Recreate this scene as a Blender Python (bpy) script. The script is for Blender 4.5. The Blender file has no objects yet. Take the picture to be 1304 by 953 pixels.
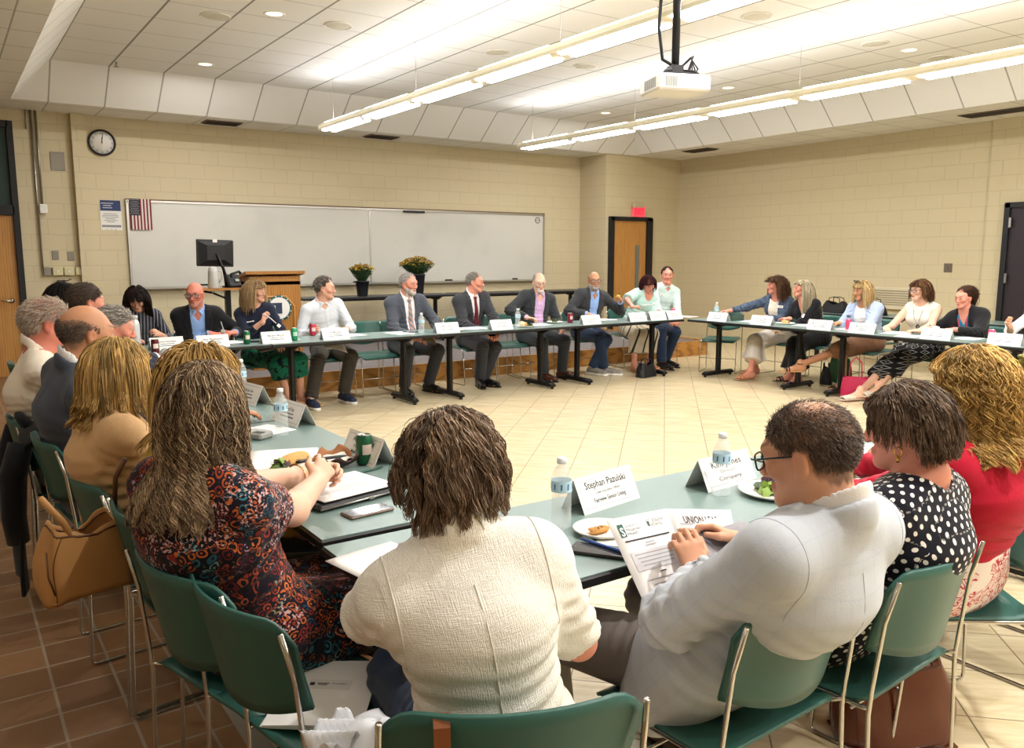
EXPOSURE=0.28; LAMP_E=28.0; LAMP_UP=13.0; DOWN_W=34.0
import bpy, math, random
import numpy as np
from mathutils import Vector, Matrix
rng = np.random.default_rng(7)
random.seed(7)
sc = bpy.context.scene
COL = sc.collection
pi = math.pi

# ------------------------------------------------------------------ materials
def lin(h):
    h = h.lstrip('#')
    out = []
    for i in (0, 2, 4):
        c = int(h[i:i+2], 16) / 255
        out.append(c / 12.92 if c <= .04045 else ((c + .055) / 1.055) ** 2.4)
    return out
MATS = {}
def mat(name, hexc='#808080', rough=.6, metal=0, spec=.5, attr=False, bump=0, bscale=60, emit=0, coat=0, sheen=0, trans=0, ior=1.45):
    if name in MATS: return MATS[name]
    m = bpy.data.materials.new(name); m.use_nodes = True
    nt = m.node_tree; b = nt.nodes['Principled BSDF']
    c = lin(hexc) + [1]
    b.inputs['Base Color'].default_value = c
    b.inputs['Roughness'].default_value = rough
    b.inputs['Metallic'].default_value = metal
    b.inputs['Specular IOR Level'].default_value = spec
    b.inputs['Coat Weight'].default_value = coat
    b.inputs['Sheen Weight'].default_value = sheen
    b.inputs['Transmission Weight'].default_value = trans
    b.inputs['IOR'].default_value = ior
    if emit:
        b.inputs['Emission Color'].default_value = c
        b.inputs['Emission Strength'].default_value = emit
    if attr:
        a = nt.nodes.new('ShaderNodeAttribute'); a.attribute_name = 'Col'
        nt.links.new(a.outputs['Color'], b.inputs['Base Color'])
    if bump:
        tc = nt.nodes.new('ShaderNodeTexCoord'); n = nt.nodes.new('ShaderNodeTexNoise')
        n.inputs['Scale'].default_value = bscale; n.inputs['Detail'].default_value = 3
        bp = nt.nodes.new('ShaderNodeBump'); bp.inputs['Strength'].default_value = bump; bp.inputs['Distance'].default_value = .01
        nt.links.new(tc.outputs['Object'], n.inputs['Vector'])
        nt.links.new(n.outputs['Fac'], bp.inputs['Height']); nt.links.new(bp.outputs['Normal'], b.inputs['Normal'])
    MATS[name] = m
    return m
class NT:
    """tiny node-graph helper"""
    def __init__(s, m): s.t = m.node_tree; s.b = s.t.nodes['Principled BSDF']
    def n(s, typ, **kw):
        nd = s.t.nodes.new('ShaderNode' + typ)
        for k, v in kw.items(): setattr(nd, k, v)
        return nd
    def l(s, a, b): s.t.links.new(a, b)
    def math(s, op, a, b=None, c=None):
        nd = s.n('Math', operation=op)
        for i, v in enumerate((a, b, c)):
            if v is None: continue
            if isinstance(v, (int, float)): nd.inputs[i].default_value = v
            else: s.l(v, nd.inputs[i])
        return nd.outputs[0]
    def mix(s, fac, a, b):
        nd = s.n('Mix', data_type='RGBA')
        for i, v in ((0, fac), (6, a), (7, b)):
            if isinstance(v, (int, float)): nd.inputs[i].default_value = v
            elif isinstance(v, str): nd.inputs[i].default_value = lin(v) + [1]
            else: s.l(v, nd.inputs[i])
        return nd.outputs[2]
    def obj(s):
        tc = s.n('TexCoord'); sp = s.n('SeparateXYZ'); s.l(tc.outputs['Object'], sp.inputs[0])
        return tc.outputs['Object'], sp.outputs
    def noise(s, vec, scale, detail=3, rough=.5):
        n = s.n('TexNoise'); n.inputs['Scale'].default_value = scale; n.inputs['Detail'].default_value = detail
        n.inputs['Roughness'].default_value = rough
        if vec is not None: s.l(vec, n.inputs['Vector'])
        return n.outputs['Fac']
    def ramp(s, fac, stops):
        r = s.n('ValToRGB'); e = r.color_ramp.elements
        while len(e) < len(stops): e.new(.5)
        for i, (p, c) in enumerate(stops):
            e[i].position = p; e[i].color = (lin(c) + [1]) if isinstance(c, str) else (c, c, c, 1)
        s.l(fac, r.inputs[0]); return r.outputs[0]
    def comb(s, x, y, z=0):
        c = s.n('CombineXYZ')
        for i, v in enumerate((x, y, z)):
            if isinstance(v, (int, float)): c.inputs[i].default_value = v
            else: s.l(v, c.inputs[i])
        return c.outputs[0]
    def bump(s, h, st=.3, dist=.01):
        b = s.n('Bump'); b.inputs['Strength'].default_value = st; b.inputs['Distance'].default_value = dist
        s.l(h, b.inputs['Height']); s.l(b.outputs[0], s.b.inputs['Normal'])
    def color(s, c): s.l(c, s.b.inputs['Base Color'])
    def line(s, v, period, phase, half):
        """1 on a line of half-width `half` repeated every `period`"""
        f = s.math('FRACT', s.math('DIVIDE', s.math('SUBTRACT', v, phase), period))
        d = s.math('MULTIPLY', s.math('ABSOLUTE', s.math('SUBTRACT', f, .5)), period)   # .5*period on the line
        return s.math('GREATER_THAN', d, period / 2 - half)

# ------------------------------------------------------------------ mesh building
def R3(rx=0, ry=0, rz=0): return np.array(Matrix.Rotation(rz, 3, 'Z') @ Matrix.Rotation(ry, 3, 'Y') @ Matrix.Rotation(rx, 3, 'X'))
def nrm(v): v = np.asarray(v, float); return v / (np.linalg.norm(v) + 1e-12)
class MB:
    def __init__(s): s.v = []; s.f = []; s.m = []; s.sm = []; s.n = 0; s.mi = 0; s.T = None
    def add(s, v, f, smooth=False, mi=None):
        v = np.asarray(v, float)
        if s.T is not None: v = v @ s.T[0].T + s.T[1]
        s.v.append(v)
        for q in f: s.f.append([i + s.n for i in q]); s.m.append(s.mi if mi is None else mi); s.sm.append(smooth)
        s.n += len(v); return s
    def box(s, c, d, rot=None, mi=None, bev=0):
        x, y, z = [k / 2 for k in d]
        if bev:
            b = min(bev, x*.9, y*.9, z*.9); vs = []
            for zz, o in ((-z, b), (-z + b, 0), (z - b, 0), (z, b)):
                X, Y = x - o, y - o
                vs += [(-X+b*(o==0), -Y, zz), (X-b*(o==0), -Y, zz), (X, -Y+b*(o==0), zz), (X, Y-b*(o==0), zz), (X-b*(o==0), Y, zz), (-X+b*(o==0), Y, zz), (-X, Y-b*(o==0), zz), (-X, -Y+b*(o==0), zz)]
            v = np.array(vs); f = [list(range(7, -1, -1)), list(range(24, 32))]
            for r in range(3):
                for k in range(8): f.append([r*8+k, r*8+(k+1) % 8, r*8+8+(k+1) % 8, r*8+8+k])
        else:
            v = np.array([(a*x, b*y, cc*z) for cc in (-1, 1) for b in (-1, 1) for a in (-1, 1)])
            f = [(0, 2, 3, 1), (4, 5, 7, 6), (0, 1, 5, 4), (2, 6, 7, 3), (0, 4, 6, 2), (1, 3, 7, 5)]
        if rot is not None: v = v @ rot.T
        return s.add(v + np.array(c), f, False, mi)
    def tube(s, pts, r, sides=8, cap=True, closed=False, mi=None, smooth=True):
        p = np.asarray(pts, float); n = len(p); r = np.broadcast_to(np.asarray(r, float), (n,))
        if closed: t = np.roll(p, -1, 0) - np.roll(p, 1, 0)
        else: t = np.gradient(p, axis=0)
        t = t / (np.linalg.norm(t, axis=1)[:, None] + 1e-12)
        up = np.array([0, 0, 1.]) if abs(t[0, 2]) < .9 else np.array([1., 0, 0])
        u = nrm(np.cross(t[0], up)); vs = []
        an = np.arange(sides) * 2 * pi / sides
        for i in range(n):
            u = nrm(u - t[i] * (u @ t[i])); w = np.cross(t[i], u)
            vs.append(p[i] + r[i] * (np.cos(an)[:, None] * u + np.sin(an)[:, None] * w))
        f = []
        for i in range(n if closed else n - 1):
            a, b = i * sides, ((i + 1) % n) * sides
            for k in range(sides): f.append((a + k, a + (k + 1) % sides, b + (k + 1) % sides, b + k))
        if cap and not closed: f += [tuple(range(sides - 1, -1, -1)), tuple((n - 1) * sides + k for k in range(sides))]
        return s.add(np.concatenate(vs), f, smooth, mi)
    def cyl(s, a, b, r, r2=None, sides=16, mi=None, smooth=True):
        return s.tube([a, b], [r, r if r2 is None else r2], sides, True, False, mi, smooth)
    def lathe(s, prof, c=(0, 0, 0), sides=24, mi=None, smooth=True, cap=True):
        an = np.arange(sides) * 2 * pi / sides; vs = []; f = []
        for r, z in prof: vs.append(np.stack([r*np.cos(an), r*np.sin(an), np.full(sides, z)], 1))
        for i in range(len(prof) - 1):
            for k in range(sides): f.append((i*sides+k, i*sides+(k+1) % sides, (i+1)*sides+(k+1) % sides, (i+1)*sides+k))
        if cap: f += [tuple(range(sides-1, -1, -1)), tuple((len(prof)-1)*sides + k for k in range(sides))]
        return s.add(np.concatenate(vs) + np.array(c), f, smooth, mi)
    def grid(s, fn, nu, nv, th=0, mi=None, smooth=True):
        """surface fn(u,v)->(x,y,z), optional thickness th (along normals)"""
        P = np.array([[fn(i/(nu-1), j/(nv-1)) for j in range(nv)] for i in range(nu)], float)
        f = [(i*nv+j, (i+1)*nv+j, (i+1)*nv+j+1, i*nv+j+1) for i in range(nu-1) for j in range(nv-1)]
        if not th: return s.add(P.reshape(-1, 3), f, smooth, mi)
        du = np.gradient(P, axis=0); dv = np.gradient(P, axis=1); N = np.cross(du, dv)
        N /= np.linalg.norm(N, axis=2)[..., None] + 1e-12
        A = (P + N*th/2).reshape(-1, 3); B = (P - N*th/2).reshape(-1, 3); o = nu*nv
        F = f + [tuple(o + k for k in reversed(q)) for q in f]
        rim = [(i, 0) for i in range(nu)] + [(nu-1, j) for j in range(1, nv)] + [(i, nv-1) for i in range(nu-2, -1, -1)] + [(0, j) for j in range(nv-2, 0, -1)]
        ids = [i*nv+j for i, j in rim]
        for k in range(len(ids)):
            a, b = ids[k], ids[(k+1) % len(ids)]; F.append((b, a, a+o, b+o))
        return s.add(np.concatenate([A, B]), F, smooth, mi)
    def prism(s, poly, z0, z1, axis='z', mi=None, smooth=False):
        n = len(poly); p = np.array(poly, float)
        def mk(h):
            if axis == 'z': return np.column_stack([p, np.full(n, h)])
            if axis == 'y': return np.column_stack([p[:, 0], np.full(n, h), p[:, 1]])
            return np.column_stack([np.full(n, h), p])
        f = [tuple(range(n-1, -1, -1)), tuple(range(n, 2*n))] + [(k, (k+1) % n, n+(k+1) % n, n+k) for k in range(n)]
        return s.add(np.concatenate([mk(z0), mk(z1)]), f, smooth, mi)
    def text(s, body, origin, xdir, ydir, size, mi=None, align='CENTER', width=None, th=.0004, bold=0):
        cu = bpy.data.curves.new('t', 'FONT'); cu.body = body; cu.size = 1; cu.align_x = align; cu.resolution_u = 2; cu.offset = bold
        o = bpy.data.objects.new('t', cu); me = bpy.data.meshes.new_from_object(o)
        v = np.array([p.co for p in me.vertices]); f = [list(p.vertices) for p in me.polygons]
        bpy.data.objects.remove(o); bpy.data.curves.remove(cu); bpy.data.meshes.remove(me)
        if not len(v): return s
        k = size
        wx = k
        if width: wx = width / max(1e-6, v[:, 0].max() - v[:, 0].min())
        xd, yd = nrm(xdir), nrm(ydir); nd = np.cross(xd, yd)
        return s.add(np.array(origin) + v[:, :1]*wx*xd + v[:, 1:2]*k*yd + nd*th, f, False, mi)
    def build(s, name, mats, parent=None, loc=None, rz=0):
        me = bpy.data.meshes.new(name); v = np.concatenate(s.v) if s.v else np.zeros((0, 3))
        me.from_pydata(v.tolist(), [], s.f)
        mats = mats if isinstance(mats, (list, tuple)) else [mats]
        for m in mats: me.materials.append(m)
        me.polygons.foreach_set('material_index', s.m); me.polygons.foreach_set('use_smooth', s.sm); me.update()
        return link(name, me, parent, loc, rz)
def link(name, me, parent=None, loc=None, rz=0):
    o = bpy.data.objects.new(name, me); COL.objects.link(o)
    if parent is not None: o.parent = parent
    if loc is not None: o.location = loc
    o.rotation_euler[2] = rz
    return o
def npmesh(name, v, quads, mat_, parent=None, col=None, uv=None, smooth=True, k=4, mi=None):
    """fast numpy mesh: v (n,3), faces (m,k)"""
    me = bpy.data.meshes.new(name); n, m = len(v), len(quads)
    me.vertices.add(n); me.vertices.foreach_set('co', np.asarray(v, np.float32).ravel())
    me.loops.add(m*k); me.loops.foreach_set('vertex_index', np.asarray(quads, np.int32).ravel())
    me.polygons.add(m); me.polygons.foreach_set('loop_start', np.arange(0, m*k, k, dtype=np.int32))
    me.polygons.foreach_set('loop_total', np.full(m, k, np.int32))
    me.polygons.foreach_set('use_smooth', np.full(m, smooth))
    for mm in (mat_ if isinstance(mat_, (list, tuple)) else [mat_]): me.materials.append(mm)
    if mi is not None: me.polygons.foreach_set('material_index', np.asarray(mi, np.int32))
    me.update(calc_edges=True)
    if col is not None:
        a = me.attributes.new('Col', 'FLOAT_COLOR', 'POINT')
        a.data.foreach_set('color', np.column_stack([col, np.ones(n)]).astype(np.float32).ravel())
    if uv is not None:
        a = me.attributes.new('Pat', 'FLOAT_VECTOR', 'POINT'); a.data.foreach_set('vector', np.asarray(uv, np.float32).ravel())
    return link(name, me, parent)
def tag(o, label=None, cat=None, group=None, kind=None):
    if label: o['label'] = label
    if cat: o['category'] = cat
    if group: o['group'] = group
    if kind: o['kind'] = kind
    return o
def empty(name, loc, rz=0):
    o = bpy.data.objects.new(name, None); COL.objects.link(o); o.location = loc; o.rotation_euler[2] = rz
    o.empty_display_size = .1
    return o
def dup(root, loc, rz, label=None):
    c = root.copy(); COL.objects.link(c); c.location = loc; c.rotation_euler[2] = rz
    if label: c['label'] = label
    for ch in list(root.children):
        d = ch.copy(); COL.objects.link(d); d.parent = c
        for g in ch.children:
            e = g.copy(); COL.objects.link(e); e.parent = d
    return c
# ------------------------------------------------------------------ camera, world
cam = bpy.data.cameras.new('camera'); cam.lens = 36 * 1049 / 1304; cam.sensor_width = 36; cam.clip_start = .05
co = bpy.data.objects.new('camera', cam); COL.objects.link(co)
co.location = (0, 0, 1.56); co.rotation_euler = (math.radians(90 - 8.2), 0, math.radians(-34.6)); sc.camera = co
w = bpy.data.worlds.new('world'); sc.world = w; w.use_nodes = True
w.node_tree.nodes['Background'].inputs[0].default_value = (.9, .95, 1, 1); w.node_tree.nodes['Background'].inputs[1].default_value = .05
sc.view_settings.view_transform = 'Standard'; sc.view_settings.look = 'None'; sc.view_settings.gamma = 1
sc.view_settings.exposure = EXPOSURE if 'EXPOSURE' in globals() else 0
sc.cycles.max_bounces = 8; sc.cycles.diffuse_bounces = 4; sc.cycles.use_denoising = True; sc.cycles.caustics_reflective = False; sc.cycles.caustics_refractive = False

YB, XR, ZS, ZC = 12.5, 12.1, 3.4, 3.8
XL, YF = -5.0, -5.0

# ------------------------------------------------------------------ setting materials
def block_mat(name, base, horiz):
    m = mat(name, base, .75); g = NT(m); v, xyz = g.obj()
    br = g.n('TexBrick'); br.offset = .5
    g.l(g.comb(xyz[horiz], xyz[2]), br.inputs['Vector'])
    br.inputs['Scale'].default_value = 1; br.inputs['Brick Width'].default_value = .4064; br.inputs['Row Height'].default_value = .2032
    br.inputs['Mortar Size'].default_value = .005; br.inputs['Mortar Smooth'].default_value = .3
    br.inputs['Color1'].default_value = br.inputs['Color2'].default_value = lin(base) + [1]
    c = lin(base); br.inputs['Mortar'].default_value = [k * .86 for k in c] + [1]
    n = g.noise(v, 1.3, 2)
    g.color(g.mix(g.math('MULTIPLY', n, .12), br.outputs['Color'], '#b9a67e'))
    g.bump(g.math('SUBTRACT', g.math('MULTIPLY', g.noise(v, 180, 2), .25), br.outputs['Fac']), .4, .006)
    return m
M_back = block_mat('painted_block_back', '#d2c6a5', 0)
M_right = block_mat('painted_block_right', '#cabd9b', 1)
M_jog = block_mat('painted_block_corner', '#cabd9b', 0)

def floor_mat():
    m = mat('floor_tiles', '#d9c9a6', .32); g = NT(m); v, xyz = g.obj()
    s = math.sqrt(.5); P = .341
    a = g.math('MULTIPLY', g.math('SUBTRACT', xyz[0], xyz[1]), s); b = g.math('MULTIPLY', g.math('ADD', xyz[0], xyz[1]), s)
    g1 = g.math('MAXIMUM', g.line(a, P, .037, .0028), g.line(b, P, .131, .0028))
    # cream stone tiles with streaks that run across the tile, tile-to-tile tint
    ia = g.math('FLOOR', g.math('DIVIDE', g.math('SUBTRACT', a, .037), P)); ib = g.math('FLOOR', g.math('DIVIDE', g.math('SUBTRACT', b, .131), P))
    wn = g.n('TexWhiteNoise'); g.l(g.comb(ia, ib), wn.inputs['Vector'])
    st = g.noise(g.comb(g.math('MULTIPLY', a, 1.2), g.math('ADD', g.math('MULTIPLY', b, 7), g.math('MULTIPLY', wn.outputs['Value'], 9))), 3, 5, .6)
    tile = g.ramp(st, [(.3, '#b5a17a'), (.5, '#cdbd9a'), (.7, '#dccfb0')])
    tile = g.mix(g.math('MULTIPLY', wn.outputs['Value'], .22), tile, '#cdb587')
    beige = g.mix(g1, tile, '#77664c')
    # quarry tile
    Q = .2
    g2 = g.math('MAXIMUM', g.line(xyz[0], .2, .02, .005), g.line(xyz[1], .2, .05, .005))
    ia2 = g.math('FLOOR', g.math('DIVIDE', g.math('SUBTRACT', xyz[0], .02), Q)); ib2 = g.math('FLOOR', g.math('DIVIDE', g.math('SUBTRACT', xyz[1], .05), Q))
    wn2 = g.n('TexWhiteNoise'); g.l(g.comb(ia2, ib2), wn2.inputs['Vector'])
    q = g.mix(wn2.outputs['Value'], '#7d5c3f', '#966f4a')
    q = g.mix(g.math('MULTIPLY', g.noise(v, 25, 4), .35), q, '#6a4a33')
    brown = g.mix(g2, q, '#9c8c78')
    isb = g.math('LESS_THAN', xyz[0], .69)
    strip = g.math('MULTIPLY', g.math('GREATER_THAN', xyz[0], .69), g.math('LESS_THAN', xyz[0], .76))
    c = g.mix(isb, beige, brown); c = g.mix(strip, c, '#a59a88')
    g.color(c)
    gr = g.math('MAXIMUM', g.math('MULTIPLY', g1, g.math('SUBTRACT', 1, isb)), g.math('MULTIPLY', g2, isb))
    g.bump(g.math('SUBTRACT', g.math('MULTIPLY', g.noise(v, 40, 3), .25), gr), .25, .004)
    rr = g.math('ADD', .3, g.math('MULTIPLY', isb, .15)); g.l(rr, g.b.inputs['Roughness'])
    return m
def ceil_mat(name, which):
    m = mat(name, '#e9e8e4', .9, spec=.2); g = NT(m); v, xyz = g.obj()
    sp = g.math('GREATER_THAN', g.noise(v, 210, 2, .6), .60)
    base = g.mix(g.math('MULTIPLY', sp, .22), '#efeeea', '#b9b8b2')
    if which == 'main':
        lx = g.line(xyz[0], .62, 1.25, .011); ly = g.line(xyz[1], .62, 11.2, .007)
        c = g.mix(ly, base, '#c4c3bd'); c = g.mix(lx, c, '#98978f')  # T-bar grid; darker lines hold the shade of the tile reveals in their colour
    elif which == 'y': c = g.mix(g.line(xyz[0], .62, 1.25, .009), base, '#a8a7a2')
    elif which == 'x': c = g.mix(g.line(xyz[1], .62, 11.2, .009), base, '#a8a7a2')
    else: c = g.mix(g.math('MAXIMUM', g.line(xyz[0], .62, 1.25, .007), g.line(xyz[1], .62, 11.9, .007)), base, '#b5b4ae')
    g.color(c); g.bump(g.noise(v, 160, 3), .25, .004)
    return m
def wood_mat(name, c1, c2, rough=.4, axis=2, scale=1.):
    m = mat(name, c1, rough); g = NT(m); v, xyz = g.obj()
    sc_ = [14*scale]*3; sc_[axis] = 1.6*scale
    mp = g.n('Mapping'); mp.inputs['Scale'].default_value = sc_; g.l(v, mp.inputs['Vector'])
    n = g.noise(mp.outputs[0], 1.6, 5, .65); wv = g.n('TexWave'); wv.inputs['Scale'].default_value = .8; wv.inputs['Distortion'].default_value = 7; wv.inputs['Detail'].default_value = 3
    g.l(mp.outputs[0], wv.inputs['Vector'])
    f = g.math('ADD', g.math('MULTIPLY', n, .7), g.math('MULTIPLY', wv.outputs['Fac'], .3))
    g.color(g.ramp(f, [(.3, c2), (.55, c1), (.8, c1)])); return m
M_oak = wood_mat('golden_oak', '#b07a3a', '#996428', .4)
M_oakx = wood_mat('golden_oak_riser', '#b98442', '#8d5d28', .4, 0)
M_doorwood = wood_mat('birch_door', '#c08c4c', '#a87436', .45)
M_black = mat('black_plastic', '#17171a', .5)
M_blackmetal = mat('black_metal', '#141416', .35, .3)
M_chrome = mat('chrome', '#c9c7c2', .2, 1)
M_steel = mat('brushed_steel', '#a9a7a2', .35, 1)
M_white = mat('white_paint', '#eceae4', .6)
M_offwhite = mat('offwhite_enamel', '#e3dcc3', .4)
M_darkgreen = mat('dark_green_panel', '#17352f', .5)
M_carpet = mat('grey_carpet', '#77706f', .95, bump=.5, bscale=300)
M_greyplate = mat('grey_plate', '#8d877c', .5, .3)
M_glass = mat('door_glass', '#6f746e', .12, spec=.6)

# ------------------------------------------------------------------ shell
b = MB(); b.grid(lambda u, v: (XL + u*(XR - XL), YF + v*(YB - YF), 0), 2, 2)
tag(b.build('floor', floor_mat()), kind='structure')
b = MB()
x0, x1, y1 = 1.25, 10.4, 11.2            # raised part of the ceiling
e0, e1, f1 = .86, 10.8, 11.7             # lower edge of its slopes
b.mi = 0; b.add([(x0, YF, ZC), (x1, YF, ZC), (x1, y1, ZC), (x0, y1, ZC)], [(3, 2, 1, 0)])
b.mi = 1; b.add([(x0, y1, ZC), (x1, y1, ZC), (e1, f1, ZS), (e0, f1, ZS)], [(3, 2, 1, 0)])
b.mi = 2; b.add([(x1, y1, ZC), (x1, YF, ZC), (e1, YF, ZS), (e1, f1, ZS)], [(3, 2, 1, 0)])
b.add([(x0, YF, ZC), (x0, y1, ZC), (e0, f1, ZS), (e0, YF, ZS)], [(3, 2, 1, 0)])
b.mi = 3; b.add([(XL, f1, ZS), (XR, f1, ZS), (XR, YB, ZS), (XL, YB, ZS)], [(3, 2, 1, 0)])
b.add([(e1, YF, ZS), (XR, YF, ZS), (XR, f1, ZS), (e1, f1, ZS)], [(3, 2, 1, 0)])
b.add([(XL, YF, ZS), (e0, YF, ZS), (e0, f1, ZS), (XL, f1, ZS)], [(3, 2, 1, 0)])
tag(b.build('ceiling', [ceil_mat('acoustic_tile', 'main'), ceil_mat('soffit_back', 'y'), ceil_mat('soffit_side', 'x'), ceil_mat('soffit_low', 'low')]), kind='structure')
T_ = .2
def wall(name, c, d, m): return tag(MB().box(c, d).build(name, m), kind='structure')
wall('wall_back', ((XL + 10.2)/2, YB + T_/2, ZS/2), (10.2 - XL, T_, ZS), M_back)
wall('wall_corner', (11.25, 11.75 + .475, ZS/2), (2.1, .95, ZS), M_jog)
wall('wall_right', (XR + T_/2, (YB + YF)/2, ZS/2), (T_, YB - YF, ZS), M_right)
wall('wall_left', (XL - T_/2, (YB + YF)/2, ZS/2), (T_, YB - YF, ZS), M_right)
wall('wall_front', ((XL + XR)/2, YF - T_/2, ZC/2 + .2), (XR - XL, T_, ZC + .4), M_back)
tag(MB().box((1.65, YB - .05, ZS/2), (.17, .1, ZS)).build('trim_1', M_back), kind='structure')       # pilaster left of the clock
tag(MB().box((XR - .02, 5.35, ZS/2), (.04, 1.0, ZS)).build('trim_2', M_right), kind='structure')      # pilaster round the right door
# carpeted platform with its oak riser
b = MB(); b.mi = 0; b.box((6.1, 10.74, .105), (7.66, 3.5, .21)); b.mi = 1; b.box((6.1, 8.965, .115), (7.7, .03, .23)); b.box((9.945, 10.4, .115), (.03, 2.84, .23))
tag(b.build('trim_3', [M_carpet, M_oakx]), kind='structure')
tag(MB().box((XR - .012, 5.0, .05), (.02, 9, .1)).build('baseboard_right', mat('vinyl_base', '#6e675c', .6)), kind='structure')

# doors ------------------------------------------------------------------
d = MB().box((.42, YB - .02, 1.03), (.82, .04, 2.06)).build('door_1', M_doorwood); tag(d, kind='structure')
b = MB(); b.box((.87, YB - .04, 1.62), (.07, .1, 3.24)); b.box((.42, YB - .04, 2.13), (.86, .1, .12)); b.box((.42, YB - .04, 3.2), (.86, .1, .08)); b.build('door_frame', M_black, d)
MB().box((.42, YB - .015, 2.67), (.84, .03, .98)).build('transom_panel', M_darkgreen, d)
b = MB(); b.cyl((.74, YB - .04, .98), (.74, YB - .05, .98), .032); b.tube([(.74, YB - .05, .98), (.74, YB - .09, .98), (.62, YB - .1, .985)], .011); b.build('door_handle', M_chrome, d)
MB().box((.05, YB - .045, 1.55), (.2, .006, .5)).build('door_notice', M_white, d)

d = MB().box((10.79, 11.735, 1.1), (.86, .04, 2.2)).build('door_2', M_doorwood); tag(d, kind='structure')
b = MB(); b.box((10.32, 11.72, 1.13), (.09, .1, 2.26)); b.box((11.27, 11.72, 1.13), (.14, .1, 2.26)); b.box((10.8, 11.72, 2.24), (1.04, .1, .07)); b.build('door_frame', M_black, d)
b = MB(); b.mi = 0; b.box((10.98, 11.712, 1.3), (.1, .012, .9)); b.mi = 1; b.box((10.98, 11.706, 1.3), (.07, .006, .86)); b.build('glass_lite', [M_steel, M_glass], d)
b = MB(); b.cyl((11.13, 11.715, .95), (11.13, 11.7, .95), .03); b.tube([(11.13, 11.7, .95), (11.13, 11.66, .95), (11.02, 11.65, .95)], .011); b.build('door_handle', M_chrome, d)

M_dk = mat('dark_brown_door', '#2a2227', .5)
d = MB().box((XR - .045, 5.08, 1.1), (.05, .9, 2.18)).build('door_3', M_dk); tag(d, kind='structure')
b = MB(); b.box((XR - .06, 5.555, 1.13), (.1, .07, 2.26)); b.box((XR - .06, 4.6, 1.13), (.1, .07, 2.26)); b.box((XR - .06, 5.08, 2.235), (.1, 1.0, .07)); b.build('door_frame', M_black, d)
for z in (.35, 1.25, 2.0): MB().box((XR - .115, 5.5, z), (.012, .03, .13)).build('door_hinge', M_steel, d)

# light fixtures: two long pendant rows -----------------------------------
M_lamp = mat('fluorescent_lamp', '#fbfbff', .5, emit=LAMP_E)
M_uplamp = mat('fluorescent_uplight', '#fbfbff', .5, emit=LAMP_UP)
def pendant(X, Yend, n, name_label):
    L = n * 1.24; z = 3.2; y0 = Yend - L
    t = empty('pendant_light', (X, Yend, z)); tag(t, name_label, 'light fixture')
    b = MB()
    prof = [(-.11, -.005), (-.10, .03), (-.06, .055), (.06, .055), (.10, .03), (.11, -.005), (.10, -.03), (.02, -.038), (-.02, -.038), (-.10, -.03)]
    b.prism(prof, -L, 0, 'y', smooth=False); b.build('housing', M_offwhite, t)
    for k in range(n):
        yc = -(k + .5) * 1.24
        for sx in (-.062, .062):
            MB().box((sx, yc, -.040), (.06, 1.06, .016)).build('lamp_strip', M_lamp, t)
        MB().box((0, yc, .056), (.12, 1.06, .01)).build('uplight_strip', M_uplamp, t)
    for k in range(0, n + 1, 2):
        MB().cyl((0, -k*1.24 - (.25 if k == 0 else 0), .05), (0, -k*1.24 - (.25 if k == 0 else 0), ZC - z), .0025, sides=6).build('suspension_wire', M_steel, t)
    return t
pendant(4.3, 10.5, 10, 'long cream tube pendant with twin lamp strips, the nearer and higher one')
pendant(7.5, 10.58, 10, 'long cream tube pendant with twin lamp strips on the right, beyond the projector')
# ------------------------------------------------------------------ ceiling fittings
M_spk = mat('speaker_grille', '#dcd8c8', .8, bump=.5, bscale=900)
M_dl = mat('downlight_glow', '#fff4e0', .5, emit=1.2)
for i, (x, y) in enumerate([(3.42, 7.97), (5.3, 7.97), (6.54, 7.95), (6.55, 5.42), (8.41, 5.37), (9.6, 5.31), (2.34, 8.32)]):
    lab = ['left of the near pendant, above the whiteboard end', 'between the two pendants, left', 'between the pendants, next to the near tube', 'by the top edge, right of the projector', 'second from the right, over the far tube', 'rightmost, just above the far tube', 'leftmost, over the empty ceiling'][i]
    t = empty('ceiling_speaker', (x, y, ZC)); tag(t, 'round cream ceiling speaker grille ' + lab, 'ceiling speaker', None)
    MB().lathe([(.0, -.012), (.115, -.011), (.13, -.006), (.135, 0)], sides=32).build('grille', M_spk, t)
    MB().tube([(.133*math.cos(a), .133*math.sin(a), -.006) for a in np.arange(32)*2*pi/32], .008, 6, closed=True).build('rim', M_white, t)
DLP = [(2.78, 7.95), (2.79, 10.44), (9.0, 5.33), (8.92, 10.31), (8.97, 7.86), (2.79, 5.45), (2.79, 2.95), (2.79, .45), (9.0, 2.8), (9.0, .3), (2.79, -2.0), (5.9, -2.0), (5.9, .4)]  # visible downlights first, then out-of-view ones added to brighten the foreground
def down_lamp(x, y, z, e):
    l = bpy.data.lights.new('downlight_lamp', 'AREA'); l.shape = 'DISK'; l.size = .14; l.energy = e; l.color = (1, .97, .93)
    o = bpy.data.objects.new('downlight_lamp', l); COL.objects.link(o); o.location = (x, y, z); return o
for i, (x, y) in enumerate([(-.8, 1.2), (-.8, 4.0), (-.8, -1.4), (-.8, 6.8), (-3.2, 1.2), (-3.2, 4.0)]):  # unseen soffit downlights, added for more light on the foreground
    down_lamp(x, y, ZS - .012, DOWN_W*.22)
    t = empty('recessed_downlight', (x, y, ZS)); tag(t, 'small unseen recessed downlight added in the low left soffit, ' + ['beside the camera', 'level with the left row', 'behind the camera', 'toward the left door', 'far left, near', 'far left, middle'][i], 'downlight')
    MB().lathe([(.075, 0), (.09, -.006), (.1, -.004), (.102, 0)], sides=28, cap=False).build('trim_ring', M_white, t); MB().lathe([(0, -.002), (.075, -.001)], sides=28, cap=False).build('lens', M_dl, t)
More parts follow.
